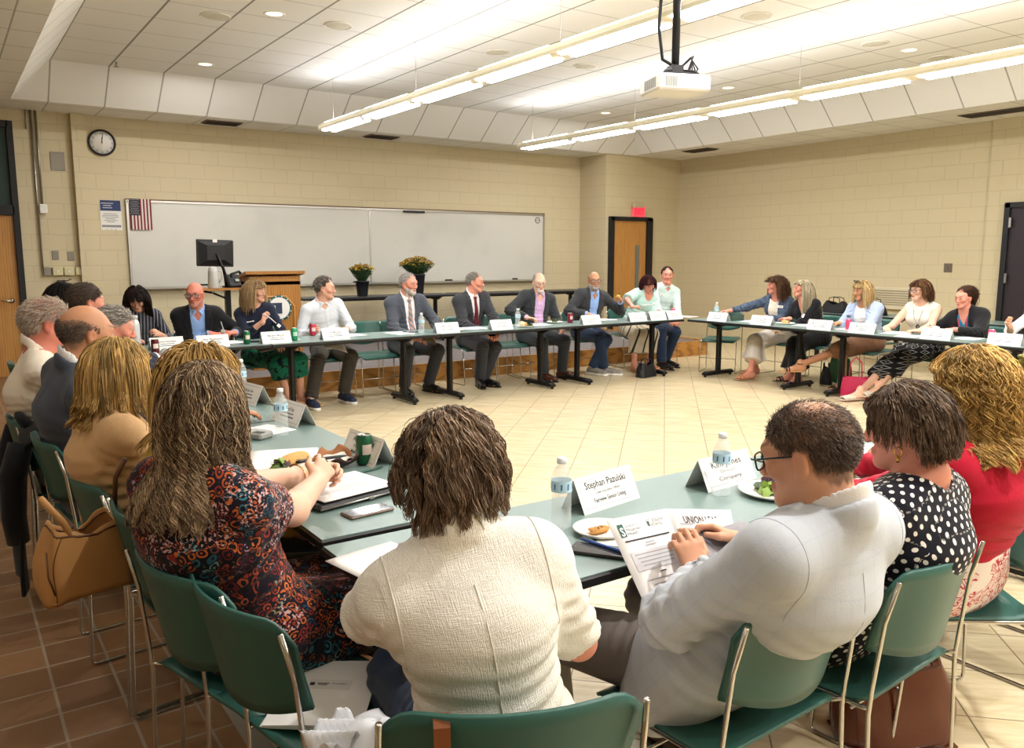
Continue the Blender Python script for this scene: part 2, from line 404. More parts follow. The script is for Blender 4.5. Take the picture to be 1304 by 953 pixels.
for i, (x, y) in enumerate(DLP):
    down_lamp(x, y, ZC - .012, DOWN_W*(2.2 if y < 1 else 1))  # added lamps near the camera are boosted to light the near row
    lab = ['near the top left', 'near the back slope, above the clock side', 'between the two right speakers', 'deep at the back right corner', 'behind the projector', 'added above the left row, out of the picture', 'added above the curly-haired woman, out of the picture', 'added above the camera, out of the picture', 'added unseen above the right end of the near table', 'added unseen behind the near right table', 'added unseen, furthest behind the camera, left', 'added unseen, furthest behind the camera, right', 'added unseen behind the woman in crimson, overhead'][i]
    t = empty('recessed_downlight', (x, y, ZC)); tag(t, 'small round recessed downlight ' + lab, 'downlight')
    MB().lathe([(.075, 0), (.09, -.006), (.1, -.004), (.102, 0)], sides=28, cap=False).build('trim_ring', M_white, t)
    MB().lathe([(0, -.002), (.075, -.001)], sides=28, cap=False).build('lens', M_dl, t)
t = empty('sprinkler_head', (1.9, 10.91, ZC)); tag(t, 'small sprinkler head hanging at the left edge of the raised ceiling', 'sprinkler')
MB().cyl((0, 0, 0), (0, 0, -.05), .012).build('stem', M_steel, t); MB().lathe([(0, -.06), (.03, -.058), (.032, -.053), (0, -.05)], sides=16).build('deflector', M_steel, t)
M_vent = mat('vent_grey', '#6b5e50', .6)
for (x, y, dx, dy, lab) in [(3.42, 12.1, .5, .3, 'above the flag end of the whiteboard'), (5.86, 12.09, .5, .3, 'above the middle of the whiteboard'), (11.2, 10.4, .3, .6, 'near the exit sign corner'), (11.43, 5.45, .3, 1.0, 'above the dark right door')]:
    t = empty('air_vent', (x, y, ZS)); tag(t, 'grey slatted air vent in the low soffit ' + lab, 'air vent')
    b = MB(); b.box((0, 0, -.006), (dx, dy, .012)); b.build('frame', M_vent, t)
    b = MB(); n = 9
    for k in range(n):
        o = (k + .5)/n - .5
        if dx > dy: b.box((0, o*dy*.9, -.016), (dx*.92, .012, .012), R3(.5))
        else: b.box((o*dx*.9, 0, -.016), (.012, dy*.92, .012), R3(0, .5))
    b.build('louvers', mat('vent_dark', '#3a322c', .6), t)
# projector
M_proj = mat('projector_shell', '#e4e3e0', .45)
px, py, pz = 4.0, 3.95, 2.64
t = empty('projector', (px, py, pz), math.radians(-20)); tag(t, 'white box projector hanging from a black ceiling pole', 'projector')
MB().box((0, 0, 0), (.36, .3, .1), bev=.012).build('body', M_proj, t)
b = MB(); b.cyl((.1, .15, 0), (.1, .175, 0), .04); b.build('lens', M_black, t)
b = MB()
for k in range(7): b.box((-.13 + k*.012, -.151, 0), (.005, .006, .06))
for k in range(9): b.box((-.181, -.1 + k*.02, 0), (.006, .006, .06))
b.build('vent_grille', mat('vent_slot', '#9a9a98', .6), t)
b = MB(); b.box((0, 0, .065), (.2, .16, .02)); b.box((0, 0, .1), (.08, .08, .05))
for sx in (-1, 1):
    for sy in (-1, 1): b.tube([(0, 0, .1), (sx*.1, sy*.08, .08), (sx*.13, sy*.1, .05)], .008, 6)
b.build('mount_bracket', M_black, t)
b = MB(); b.cyl((0, 0, .1), (0, 0, ZC - pz), .025); b.lathe([(.07, ZC-pz-.02), (.07, ZC-pz)], sides=20); b.build('pole', M_black, t)
b = MB()
b.tube([(.02, -.02, .1), (-.09, 0, .16), (-.12, 0, .35), (-.1, 0, .7), (-.1, 0, ZC - pz)], .011, 6)
for k in range(5): b.tube([(.02, 0, .1), (.08 + .02*k, .03*k - .05, .17 + .01*k), (.13, .04*k - .06, .1), (.1, .02*k - .05, .05)], .006, 6)
b.build('cables', M_black, t)

# ------------------------------------------------------------------ wall items
t = empty('wall_clock', (1.93, YB - .02, 3.055)); tag(t, 'round white wall clock with black rim high on the left wall', 'clock')
b = MB(); b.tube([(.16*math.cos(a), -.012, .16*math.sin(a)) for a in np.arange(40)*2*pi/40], .014, 8, closed=True); b.build('rim', M_black, t)
b = MB(); b.T = (R3(pi/2), np.zeros(3)); b.lathe([(0, .004), (.155, .004), (.155, -.02)], sides=40); b.T = None; b.mi = 1
for k in range(12):
    a = pi/2 - (k + 1)*pi/6
    b.text(str(k + 1), (.122*math.cos(a), -.005, .122*math.sin(a) - .013), (1, 0, 0), (0, 0, 1), .036)
b.build('dial', [mat('clock_face', '#f1efe9', .4), M_black], t)
b = MB(); b.box((.008, -.008, .05), (.008, .003, .11), R3(0, math.radians(8))); b.box((.004, -.01, .03), (.01, .003, .08), R3(0, math.radians(2))); b.build('clock_hands', M_black, t)
t = empty('wall_poster', (1.985, YB - .004, 2.1)); tag(t, 'white notice with a blue header taped to the wall beneath the clock', 'poster')
b = MB(); b.mi = 0; b.box((0, 0, 0), (.265, .004, .4)); b.mi = 1; b.box((0, -.003, .13), (.255, .003, .14)); b.mi = 2
for k, wd in enumerate([.16, .2, .2, .12, .17, .1]): b.box((-.01, -.003, .02 - k*.022), (wd, .002, .008))
b.box((.0, -.003, -.145), (.24, .002, .03)); b.mi = 3
for k, wd in enumerate([.15, .1, .12]): b.box((-.04, -.005, .16 - k*.03), (wd, .002, .01))
b.mi = 1; b.lathe([(0, 0), (.01, 0)], (-.0, -.004, .04), 8, cap=False)
b.build('sheet', [M_white, mat('poster_blue', '#2b3c68', .6), mat('print_grey', '#8b8c8e', .7), mat('poster_pale', '#c9cbd3', .6)], t)
b = MB(); b.mi = 0
for s_ in (-.06, -.0, .05): b.box((s_, -.004, -.187), (.01, .002, .008))
b.build('stickers', M_black, t)
t = empty('flag', (2.355, YB - .06, 2.12)); tag(t, 'small American flag hung vertically on the whiteboard corner', 'flag')
b = MB()
for k in range(13):
    b.mi = 0 if k % 2 == 0 else 1; x_ = -.14 + k*.28/13
    z0 = .21 if k >= 6 else -.015
    b.grid(lambda u, v: (x_ + u*.28/13, .004*math.sin(9*(x_ + u*.0215)), z0 + v*(-.21 - z0)), 2, 8)
b.mi = 2; b.grid(lambda u, v: (-.14 + u*.28*6/13, .004*math.sin(9*(-.14 + u*.129)), -.015 + v*.225), 6, 4)
b.mi = 1
for r in range(9):
    for c_ in range(6 if r % 2 == 0 else 5):
        b.lathe([(0, 0), (.0055, 0)], (-.13 + c_*.021 + (0 if r % 2 == 0 else .0105), 0, 0), 5, cap=False) if False else b.box((-.128 + c_*.0205 + (0 if r % 2 == 0 else .01), -.008, .195 - r*.0235), (.008, .002, .008), R3(0, pi/4))
b.build('cloth', [mat('flag_red', '#7d2230', .8), mat('flag_white', '#d8d2c8', .8), mat('flag_blue', '#1d2440', .8)], t)
# whiteboard
M_wb = mat('whiteboard_surface', '#c9c8c0', .22, spec=.5); g = NT(M_wb); v_, xyz_ = g.obj()
g.color(g.mix(g.math('MULTIPLY', g.ramp(g.noise(v_, 1.6, 4), [(.52, 0.), (.75, 1.)]), .18), '#d3d2ca', '#a9a9a4'))
t = empty('whiteboard', (5.75, YB, 1.7)); tag(t, 'long two-panel whiteboard in a thin aluminium frame on the back wall', 'whiteboard')
for x0_, x1_ in ((-3.55, .05), (.05, 3.55)): MB().box(((x0_ + x1_)/2, -.02, 0), (x1_ - x0_, .03, 1.18)).build('panel', M_wb, t)
b = MB(); b.mi = 0
b.box((0, -.025, .6), (7.16, .05, .03)); b.box((-3.56, -.025, 0), (.03, .05, 1.2)); b.box((3.56, -.025, 0), (.03, .05, 1.2)); b.box((.05, -.034, 0), (.03, .012, 1.18))
b.mi = 1; b.box((0, -.03, .622), (7.16, .04, .016)); b.build('frame', [mat('aluminium', '#bab8b2', .35, .8), mat('oak_dark_rail', '#6b4b33', .5)], t)
b = MB(); b.box((0, -.06, -.6), (7.1, .1, .02)); b.box((0, -.11, -.59), (7.1, .01, .03)); b.build('marker_tray', mat('aluminium'), t)
MB().box((.85, -.055, .58), (.4, .02, .035)).build('hanging_clip', M_black, t)
b = MB(); b.tube([(3.42 + .05*math.cos(a), -.038, .5 + .05*math.sin(a)) for a in np.arange(20)*2*pi/20], .006, 5, closed=True); b.text('NCC', (3.42, -.037, .487), (1, 0, 0), (0, 0, 1), .04); b.build('corner_emblem', M_black, t)
for x_, wd, m_ in ((2.1, .16, M_white), (2.9, .1, M_black), (1.5, .13, M_black), (-.2, .14, M_black), (-2.6, .15, M_black)):
    t = empty('board_eraser', (5.75 + x_, YB - .06, 1.12)); tag(t, ('white' if m_ is M_white else 'black') + ' eraser lying on the marker tray ' + {2.1: 'behind the man in the lavender shirt', 2.9: 'at the right end of the board', 1.5: 'right of the plants', -.2: 'left of the big flower pot', -2.6: 'near the monitor'}[x_], 'eraser')
    MB().box((0, 0, .018), (wd, .05, .022), bev=.006).build('grip', m_, t); MB().box((0, 0, .005), (wd*.96, .045, .01)).build('felt_pad', mat('felt', '#55534f', .95), t)
# exit sign
t = empty('exit_sign', (10.98, 11.75, 2.4)); tag(t, 'glowing red exit sign above the wooden door', 'exit sign')
MB().box((-.03, -.05, .1), (.26, .08, .1), bev=.01).build('housing', mat('sign_housing', '#b9ab90', .5), t)
b = MB(); b.mi = 0; b.box((0, -.055, -.02), (.3, .03, .2), bev=.006); b.mi = 1; b.text('EXIT', (0, -.072, -.075), (1, 0, 0), (0, 0, 1), .155, width=.24, bold=.02)
b.build('face', [mat('exit_glow', '#f04a5e', .4, emit=.5), mat('exit_letters', '#e80f2c', .4, emit=.9)], t)
# conduit, plates
t = empty('conduit_run', (1.12, YB - .03, 0)); tag(t, 'pair of metal conduits running down the wall beside the left door', 'conduit')
for x_, z0 in ((0, 1.38), (.055, 2.2)): MB().cyl((x_, 0, z0), (x_, 0, ZS), .013, sides=10).build('pipe', M_steel, t)
MB().box((.06, -.01, 2.16), (.09, .05, .12), bev=.008).build('junction_box', M_white, t)
MB().cyl((-.06, 0, 3.16), (-.06, 0, ZS), .008, sides=8).build('pipe', M_steel, t)
for (x_, z_, wd, h_, m_, lab, nm, cat_) in [(1.39, 2.78, .17, .24, M_greyplate, 'square steel cover plate high on the wall between door and pilaster', 'cover_plate', 'wall plate'),
    (1.28, 1.56, .08, .12, M_greyplate, 'left one of two small grey plates above the switch boxes', 'cover_plate', 'wall plate'), (1.46, 1.55, .08, .12, M_greyplate, 'right one of two small grey plates above the switch boxes', 'cover_plate', 'wall plate')]:
    t = empty(nm, (x_, YB + .002, z_)); tag(t, lab, cat_)
    MB().box((0, -.006, 0), (wd, .012, h_), bev=.004).build('plate', m_, t)
    b = MB()
    for s_ in (-1, 1): b.cyl((0, -.012, s_*h_*.38), (0, -.015, s_*h_*.38), .006, sides=8)
    b.build('screw', M_steel, t)
t = empty('switch_bank', (1.3, YB, 1.35)); tag(t, 'row of cream switch boxes at the foot of the conduit', 'switch box')
for k in range(3):
    bb = MB().box((-.01 + k*.135, -.03, 0), (.125, .06, .11), bev=.008).build('switch_plate', mat('cream_box', '#cfc79f', .5), t)
    MB().box((-.01 + k*.135, -.064, 0), (.02, .012, .035)).build('toggle', M_white, bb)
MB().box((-.13, -.03, 0), (.09, .05, .11), bev=.006).build('end_box', M_greyplate, t)
t = empty('wall_bracket', (1.32, YB, 1.22)); tag(t, 'small dark metal bracket sticking out below the switch boxes', 'bracket')
b = MB(); b.box((0, -.03, 0), (.1, .06, .03), bev=.01); b.tube([(.02, -.05, 0), (.08, -.08, .01), (.12, -.07, .03)], .008, 6); b.build('body', mat('dark_bronze', '#5a4a3c', .4, .6), t)
for (p_, r_, lab, m_) in [((11.75, 11.75, 1.28), 0, 'small light switch right of the exit door', mat('switch_tan', '#b7a67f', .5)), ((XR, 6.35, 1.38), -pi/2, 'dark square wall plate left of the dark right door', M_vent), ((XR, 7.5, 1.5), -pi/2, '', None)]:
    if not m_: continue
    t = empty('wall_switch', p_, r_); tag(t, lab, 'wall plate')
    MB().box((0, -.006, 0), (.12 if r_ else .075, .012, .13), bev=.004).build('plate', m_, t)
    MB().box((0, -.015, 0), (.02, .012, .04)).build('toggle', m_, t)
t = empty('wall_outlet', (3.18, YB, .62)); tag(t, 'dark electrical outlet on the wall behind the seated man in the black jacket', 'outlet'); MB().box((0, -.006, 0), (.08, .012, .12), bev=.004).build('plate', M_greyplate, t)
b = MB(); b.box((0, -.014, .025), (.04, .004, .03)); b.box((0, -.014, -.025), (.04, .004, .03)); b.build('socket', M_black, t)
t = empty('wall_register', (XR, 7.15, .9), -pi/2); tag(t, 'pale louvred heater grille low on the right wall behind the women', 'heater grille')
MB().box((0, -.03, 0), (.9, .06, .34), bev=.01).build('casing', mat('register_cream', '#cfc4a8', .5), t)
b = MB()
for k in range(7): b.box((0, -.064, .12 - k*.035), (.8, .012, .014), R3(.5))
b.build('louvers', mat('register_louver', '#a89e86', .5), t)  # louvers in a darker cream than the casing
# ------------------------------------------------------------------ tables
M_top = mat('green_laminate', '#768c88', .3, spec=.5, bump=.02, bscale=400)
M_edge = mat('black_edge', '#131415', .45)
TZ = .737
def table(cx, cy, L, along, label, W=.61, z0=0, top=None, legs=True, light=False):
    t = empty('folding_table', (cx, cy, z0), 0 if along == 'x' else pi/2); tag(t, label, 'table')
    b = MB(); b.mi = 0; b.box((0, 0, TZ - .004), (L - .012, W - .012, .008)); b.mi = 1; b.box((0, 0, TZ - .018), (L, W, .028), bev=.004); b.build('tabletop', [top or M_top, M_edge], t)
    b = MB(); b.box((0, 0, TZ - .05), (L - .5, .05, .04)); b.build('apron_rail', M_blackmetal, t)
    for s_ in (-1, 1):
        x_ = s_*(L/2 - .28)
        l = MB(); l.box((x_, 0, TZ/2 - .0), (.05, .075, TZ - .1), bev=.012); lg = l.build('leg', M_blackmetal, t)
        f = MB(); f.prism([(-.27, .03), (-.27, .055), (-.1, .07), (.1, .07), (.27, .055), (.27, .03)], x_ - .03, x_ + .03, 'x'); 
        f.tube([(x_, -.255, .045), (x_, .255, .045)], .03, 10); f.build('foot', M_blackmetal, lg)
        g_ = MB(); 
        for sy in (-1, 1): g_.cyl((x_, sy*.24, 0), (x_, sy*.24, .02), .018, sides=10)
        g_.build('glide', M_black, lg)
        p_ = MB(); p_.prism([(-.22, TZ - .032), (.22, TZ - .032), (.08, TZ - .09), (-.08, TZ - .09)], x_ - .02, x_ + .02, 'x'); p_.build('bracket', M_blackmetal, lg)
    return t
YBT = 7.865
for i, (a, c_) in enumerate([(.86, 2.5), (2.5, 4.30), (4.30, 6.12), (6.12, 7.0+.95), (7.95+.02, 8.75)]):
    if i == 4: continue
    table((a + c_)/2, YBT, c_ - a - .006, 'x', ['green-topped folding table at the far left corner of the far row', 'green-topped folding table in front of the woman in the green skirt', 'green-topped folding table in front of the two men wearing ties', 'green-topped folding table in front of the man in the lavender shirt'][i])
table(8.30, YBT + .0, .68, 'x', 'short green-topped table at the right end of the far row') if False else None
XRT = 8.28
for i, (a, c_) in enumerate([(5.75, 7.54), (3.9, 5.744), (2.05, 3.894)]):
    table(XRT, (a + c_)/2, c_ - a - .006, 'y', ['green-topped folding table in front of the woman in the denim jacket', 'green-topped folding table in front of the woman with the white sleeveless top', 'green-topped folding table at the near end of the right row'][i])
for i, (a, c_) in enumerate([(2.21, 4.02), (4.026, 5.85), (5.856, 7.55)]):
    table(1.155, (a + c_)/2, c_ - a - .006, 'y', ['green-topped folding table by the curly-haired woman', 'green-topped folding table in the middle of the left row', 'green-topped folding table at the far end of the left row'][i])
for i, (a, c_) in enumerate([(.83, 2.66), (2.666, 4.5), (4.506, 6.3)]):
    table((a + c_)/2, 1.865, c_ - a - .006, 'x', ['green-topped folding table before the grey-suited man', 'green-topped folding table before the woman in red', 'green-topped folding table at the right end of the near row'][i])
# tables on the platform and by the right wall
M_dtop = mat('dark_grey_laminate', '#3b3a39', .4)
table(5.53, 11.66, 2.58, 'x', 'dark folding table on the platform carrying the yellow flowers', z0=.21, top=M_dtop)
table(8.25, 11.66, 2.7, 'x', 'bare dark folding table on the platform near the exit door', z0=.21, top=M_dtop)
table(10.7, 4.6, 1.8, 'y', 'spare green folding table by the dark right door')
table(10.75, 6.9, 1.8, 'y', 'spare green folding table behind the women, with dark bags on it')

# ------------------------------------------------------------------ chairs
M_shell = mat('green_shell', '#2f5c53', .38, spec=.5, bump=.05, bscale=500)
def make_chair():
    t = empty('stacking_chair', (0, 0, 0)); tag(t, 'x', 'chair')
    def seat(u, v):
        x = (u - .5)*.46; y = -.2 + v*.42
        z = .445 - .016*math.cos(pi*(u - .5)) * math.sin(pi*min(1, v*1.1)) - .03*max(0, (v - .82)/.18)**2 + .012*max(0, (.12 - v)/.12)
        k = 1 - .1*max(0, abs(v - .5)*2 - .8)/.2
        return (x*k, y, z)
    MB().grid(seat, 15, 15, .009).build('seat', M_shell, t)
    def back(u, v):
        a = (u - .5)*2; wd = .232 - .02*(1 - v) + .018*max(0, v - .6)
        bow = .045*(a*a) 
        lowcut = -.045*(1 - a*a)*(1 - v)          # the lower edge dips in the middle
        topcut = -.05*max(0, abs(a) - .72)**2/.078*v
        return (a*wd, -.222 - .055*v + bow - .02*(1 - a*a), .585 + lowcut + topcut + v*.22)
    MB().grid(back, 23, 9, .009).build('backrest', M_shell, t)
    for s_ in (-1, 1):
        x = s_*.238
        b = MB(); r = .0062
        b.tube([(s_*.232, -.262, .79), (s_*.236, -.235, .68), (x, -.215, .5), (x, -.21, .43), (x, -.225, .03), (x, -.222, .012), (x, -.205, .007), (x, .2, .007), (x, .215, .012), (x, .218, .03), (x, .185, .40), (x - s_*.004, .17, .425), (x - s_*.008, .14, .433), (x - s_*.008, -.19, .44), (x, -.212, .45)], r, 8)
        b.build('side_frame', M_chrome, t)
    for pts in ([(-.23, .13, .425), (-.1, .13, .418), (.1, .13, .418), (.23, .13, .425)], [(-.23, -.16, .425), (.23, -.16, .425)], [(-.237, .2, .2), (.237, .2, .2)]):
        MB().tube(pts, .005, 6).build('cross_rod', M_chrome, t)
    return t
CH0 = make_chair(); CH_USED = [False]
def chair(x, y, rz, label, z=0):
    rz = math.radians(rz)
    if not CH_USED[0]:
        CH_USED[0] = True; CH0.location = (x, y, z); CH0.rotation_euler[2] = rz; CH0['label'] = label; return CH0
    return dup(CH0, (x, y, z), rz, label)
# ------------------------------------------------------------------ implicit bodies: smooth unions of tapered limbs, meshed with surface nets
A = lambda *p: np.array(p, float)
class Field:
    def __init__(s, lo, hi, h):
        s.h = h; s.ax = [np.arange(lo[i], hi[i] + h, h, dtype=np.float32) for i in range(3)]
        s.F = np.full([len(a) for a in s.ax], 1, np.float32)
    def box(s, lo, hi):
        sl = []
        for i in range(3):
            a, b = np.searchsorted(s.ax[i], (lo[i], hi[i])); sl.append(slice(max(0, a - 1), max(b + 1, 1)))
        X = s.ax[0][sl[0]][:, None, None]; Y = s.ax[1][sl[1]][None, :, None]; Z = s.ax[2][sl[2]][None, None, :]
        return tuple(sl), X, Y, Z
    def union(s, sl, d, k):
        a = s.F[sl]
        if a.size == 0: return
        if k > 0:
            hh = np.maximum(k - np.abs(a - d), 0) / k; s.F[sl] = np.minimum(a, d) - hh*hh*k*.25
        else: s.F[sl] = np.minimum(a, d)
    def cut(s, sl, d, k):
        a = s.F[sl]
        if a.size == 0: return
        hh = np.maximum(k - np.abs(a + d), 0) / k if k > 0 else 0
        s.F[sl] = np.maximum(a, -d) + (hh*hh*k*.25 if k > 0 else 0)
    def cap(s, a, b, ra, rb=None, k=.02, u=None, da=None, db=None, cuta=False, cutb=False, neg=False):
        a, b = np.asarray(a, float), np.asarray(b, float); rb = ra if rb is None else rb
        m = max(ra, rb, da or 0, db or 0) + max(k, .02) + 2*s.h
        sl, X, Y, Z = s.box(np.minimum(a, b) - m, np.maximum(a, b) + m)
        ab = b - a; L2 = ab @ ab + 1e-9
        t0 = ((X - a[0])*ab[0] + (Y - a[1])*ab[1] + (Z - a[2])*ab[2]) / L2
        t = np.clip(t0, 0, 1)
        qx, qy, qz = X - a[0] - t*ab[0], Y - a[1] - t*ab[1], Z - a[2] - t*ab[2]
        q2 = qx*qx + qy*qy + qz*qz; r = ra + (rb - ra)*t
        if u is None: d = np.sqrt(q2) - r
        else:
            da = ra if da is None else da; db = da if db is None else db
            w_ = da + (db - da)*t; qu = qx*u[0] + qy*u[1] + qz*u[2]; p2 = np.maximum(q2 - qu*qu, 0)
            k0 = np.sqrt(qu*qu/(r*r) + p2/(w_*w_)); k1 = np.sqrt(qu*qu/r**4 + p2/w_**4); d = k0*(k0 - 1)/(k1 + 1e-6)
            d = np.where(k0 < .05, -np.minimum(r, w_), d)
        L = math.sqrt(L2)
        if cuta: d = np.maximum(d, -t0*L)
        if cutb: d = np.maximum(d, (t0 - 1)*L)
        d = d.astype(np.float32)
        s.cut(sl, d, k) if neg else s.union(sl, d, k)
    def ell(s, c, r, M=None, k=.02, neg=False):
        m = max(r) + max(k, .02) + 2*s.h; c = np.asarray(c, float)
        sl, X, Y, Z = s.box(c - m, c + m); X, Y, Z = X - c[0], Y - c[1], Z - c[2]
        if M is None: P = (X, Y, Z)
        else: P = [X*M[i][0] + Y*M[i][1] + Z*M[i][2] for i in range(3)]      # rows of M = local axes
        k0 = np.sqrt(sum((P[i]/r[i])**2 for i in range(3))); k1 = np.sqrt(sum((P[i]/r[i]**2)**2 for i in range(3)))
        d = (k0*(k0 - 1)/(k1 + 1e-6)).astype(np.float32)
        s.cut(sl, d, k) if neg else s.union(sl, d, k)
    def grid(s): return s.ax[0][:, None, None], s.ax[1][None, :, None], s.ax[2][None, None, :]
    def mesh(s, F=None):
        F = s.F if F is None else F
        S = F < 0
        c = np.zeros([n - 1 for n in S.shape], np.uint8)
        for i in (0, 1):
            for j in (0, 1):
                for k in (0, 1): c += S[i:S.shape[0]-1+i, j:S.shape[1]-1+j, k:S.shape[2]-1+k]
        act = (c > 0) & (c < 8); idx = np.argwhere(act)
        if len(idx) == 0: return np.zeros((0, 3)), np.zeros((0, 4), int)
        offs = [(i, j, k) for i in (0, 1) for j in (0, 1) for k in (0, 1)]
        fv = np.stack([F[idx[:, 0]+o[0], idx[:, 1]+o[1], idx[:, 2]+o[2]] for o in offs], 1)
        P = np.zeros((len(idx), 3)); cnt = np.zeros(len(idx))
        for a in range(8):
            for b in range(a + 1, 8):
                if sum(abs(offs[a][i] - offs[b][i]) for i in range(3)) != 1: continue
                m = (fv[:, a] < 0) != (fv[:, b] < 0); t = fv[m, a]/(fv[m, a] - fv[m, b])
                P[m] += np.array(offs[a]) + t[:, None]*(np.array(offs[b]) - np.array(offs[a])); cnt[m] += 1
        P /= cnt[:, None]
        V = np.full(act.shape, -1, np.int32); V[act] = np.arange(len(idx), dtype=np.int32)
        W = np.stack([s.ax[i][idx[:, i]] + P[:, i]*s.h for i in range(3)], 1)
        Q = []
        for a in range(3):
            b_, c_ = (a + 1) % 3, (a + 2) % 3
            sl0 = [slice(None)]*3; sl1 = [slice(None)]*3; sl0[a] = slice(0, -1); sl1[a] = slice(1, None)
            for L in (sl0, sl1): L[b_] = slice(1, -1); L[c_] = slice(1, -1)
            S0, S1 = S[tuple(sl0)], S[tuple(sl1)]
            e = np.argwhere(S0 != S1); fl = S0[e[:, 0], e[:, 1], e[:, 2]]
            e[:, b_] += 1; e[:, c_] += 1
            def cell(db, dc):
                q = e.copy(); q[:, b_] += db; q[:, c_] += dc; return V[q[:, 0], q[:, 1], q[:, 2]]
            q = np.stack([cell(-1, -1), cell(0, -1), cell(0, 0), cell(-1, 0)], 1)
            q[~fl] = q[~fl][:, ::-1]; Q.append(q)
        Q = np.concatenate(Q); return W, Q[(Q >= 0).all(1)]
def vnormals(v, q):
    n = np.cross(v[q[:, 2]] - v[q[:, 0]], v[q[:, 3]] - v[q[:, 1]]); out = np.zeros_like(v)
    for i in range(4):
        for a in range(3): out[:, a] += np.bincount(q[:, i], n[:, a], len(v))
    return out / (np.linalg.norm(out, axis=1)[:, None] + 1e-12)
_nz = np.random.default_rng(3); _nd = _nz.normal(size=(9, 3)); _nd /= np.linalg.norm(_nd, axis=1)[:, None]; _np = _nz.uniform(0, 6.28, 9)
def snoise(p, f):
    o = 0
    for i in range(9): o = o + np.sin(p @ (_nd[i]*f*(.6 + .1*i)) + _np[i])
    return o / 4
def relax(v, q, it=1, lam=.5):
    n = len(v)
    for _ in range(it):
        acc = np.zeros_like(v); c = np.zeros(n)
        for i in range(4):
            j = q[:, (i+1) % 4]; k = q[:, i]
            for a in range(3): acc[:, a] += np.bincount(k, v[j, a], n) + np.bincount(j, v[k, a], n)
            c += np.bincount(k, minlength=n) + np.bincount(j, minlength=n)
        v = v + lam*(acc/np.maximum(c, 1)[:, None] - v)
    return v
def ik(a, c, l1, l2, pole):
    d = c - a; L = np.linalg.norm(d)
    if L > (l1 + l2)*.995: f = L/(l1 + l2)/.995; l1, l2 = l1*f, l2*f
    dn = d/L; x = (l1*l1 - l2*l2 + L*L)/(2*L); h = math.sqrt(max(l1*l1 - x*x, 0))
    p = np.asarray(pole, float); p = nrm(p - dn*(p @ dn)); return a + dn*x + p*h
def tubes_np(paths, rad, sides=3):
    """paths (n,m,3) -> verts, quads"""
    n, m, _ = paths.shape; t = np.gradient(paths, axis=1); t /= np.linalg.norm(t, axis=2)[..., None] + 1e-9
    ref = np.where(np.abs(t[..., 2:3]) < .8, A(0, 0, 1), A(1, 0, 0)); u = np.cross(t, ref); u /= np.linalg.norm(u, axis=2)[..., None] + 1e-9; w_ = np.cross(t, u)
    an = np.arange(sides)*2*pi/sides; r = rad[..., None, None] if rad.ndim == 2 else rad
    V = paths[:, :, None] + r*(np.cos(an)[None, None, :, None]*u[:, :, None] + np.sin(an)[None, None, :, None]*w_[:, :, None])
    base = (np.arange(n)*m*sides)[:, None, None] + (np.arange(m - 1)*sides)[None, :, None]
    k = np.arange(sides)[None, None]; k2 = (k + 1) % sides
    q = np.stack([base + k, base + k2, base + sides + k2, base + sides + k], -1).reshape(-1, 4)
    return V.reshape(-1, 3), q

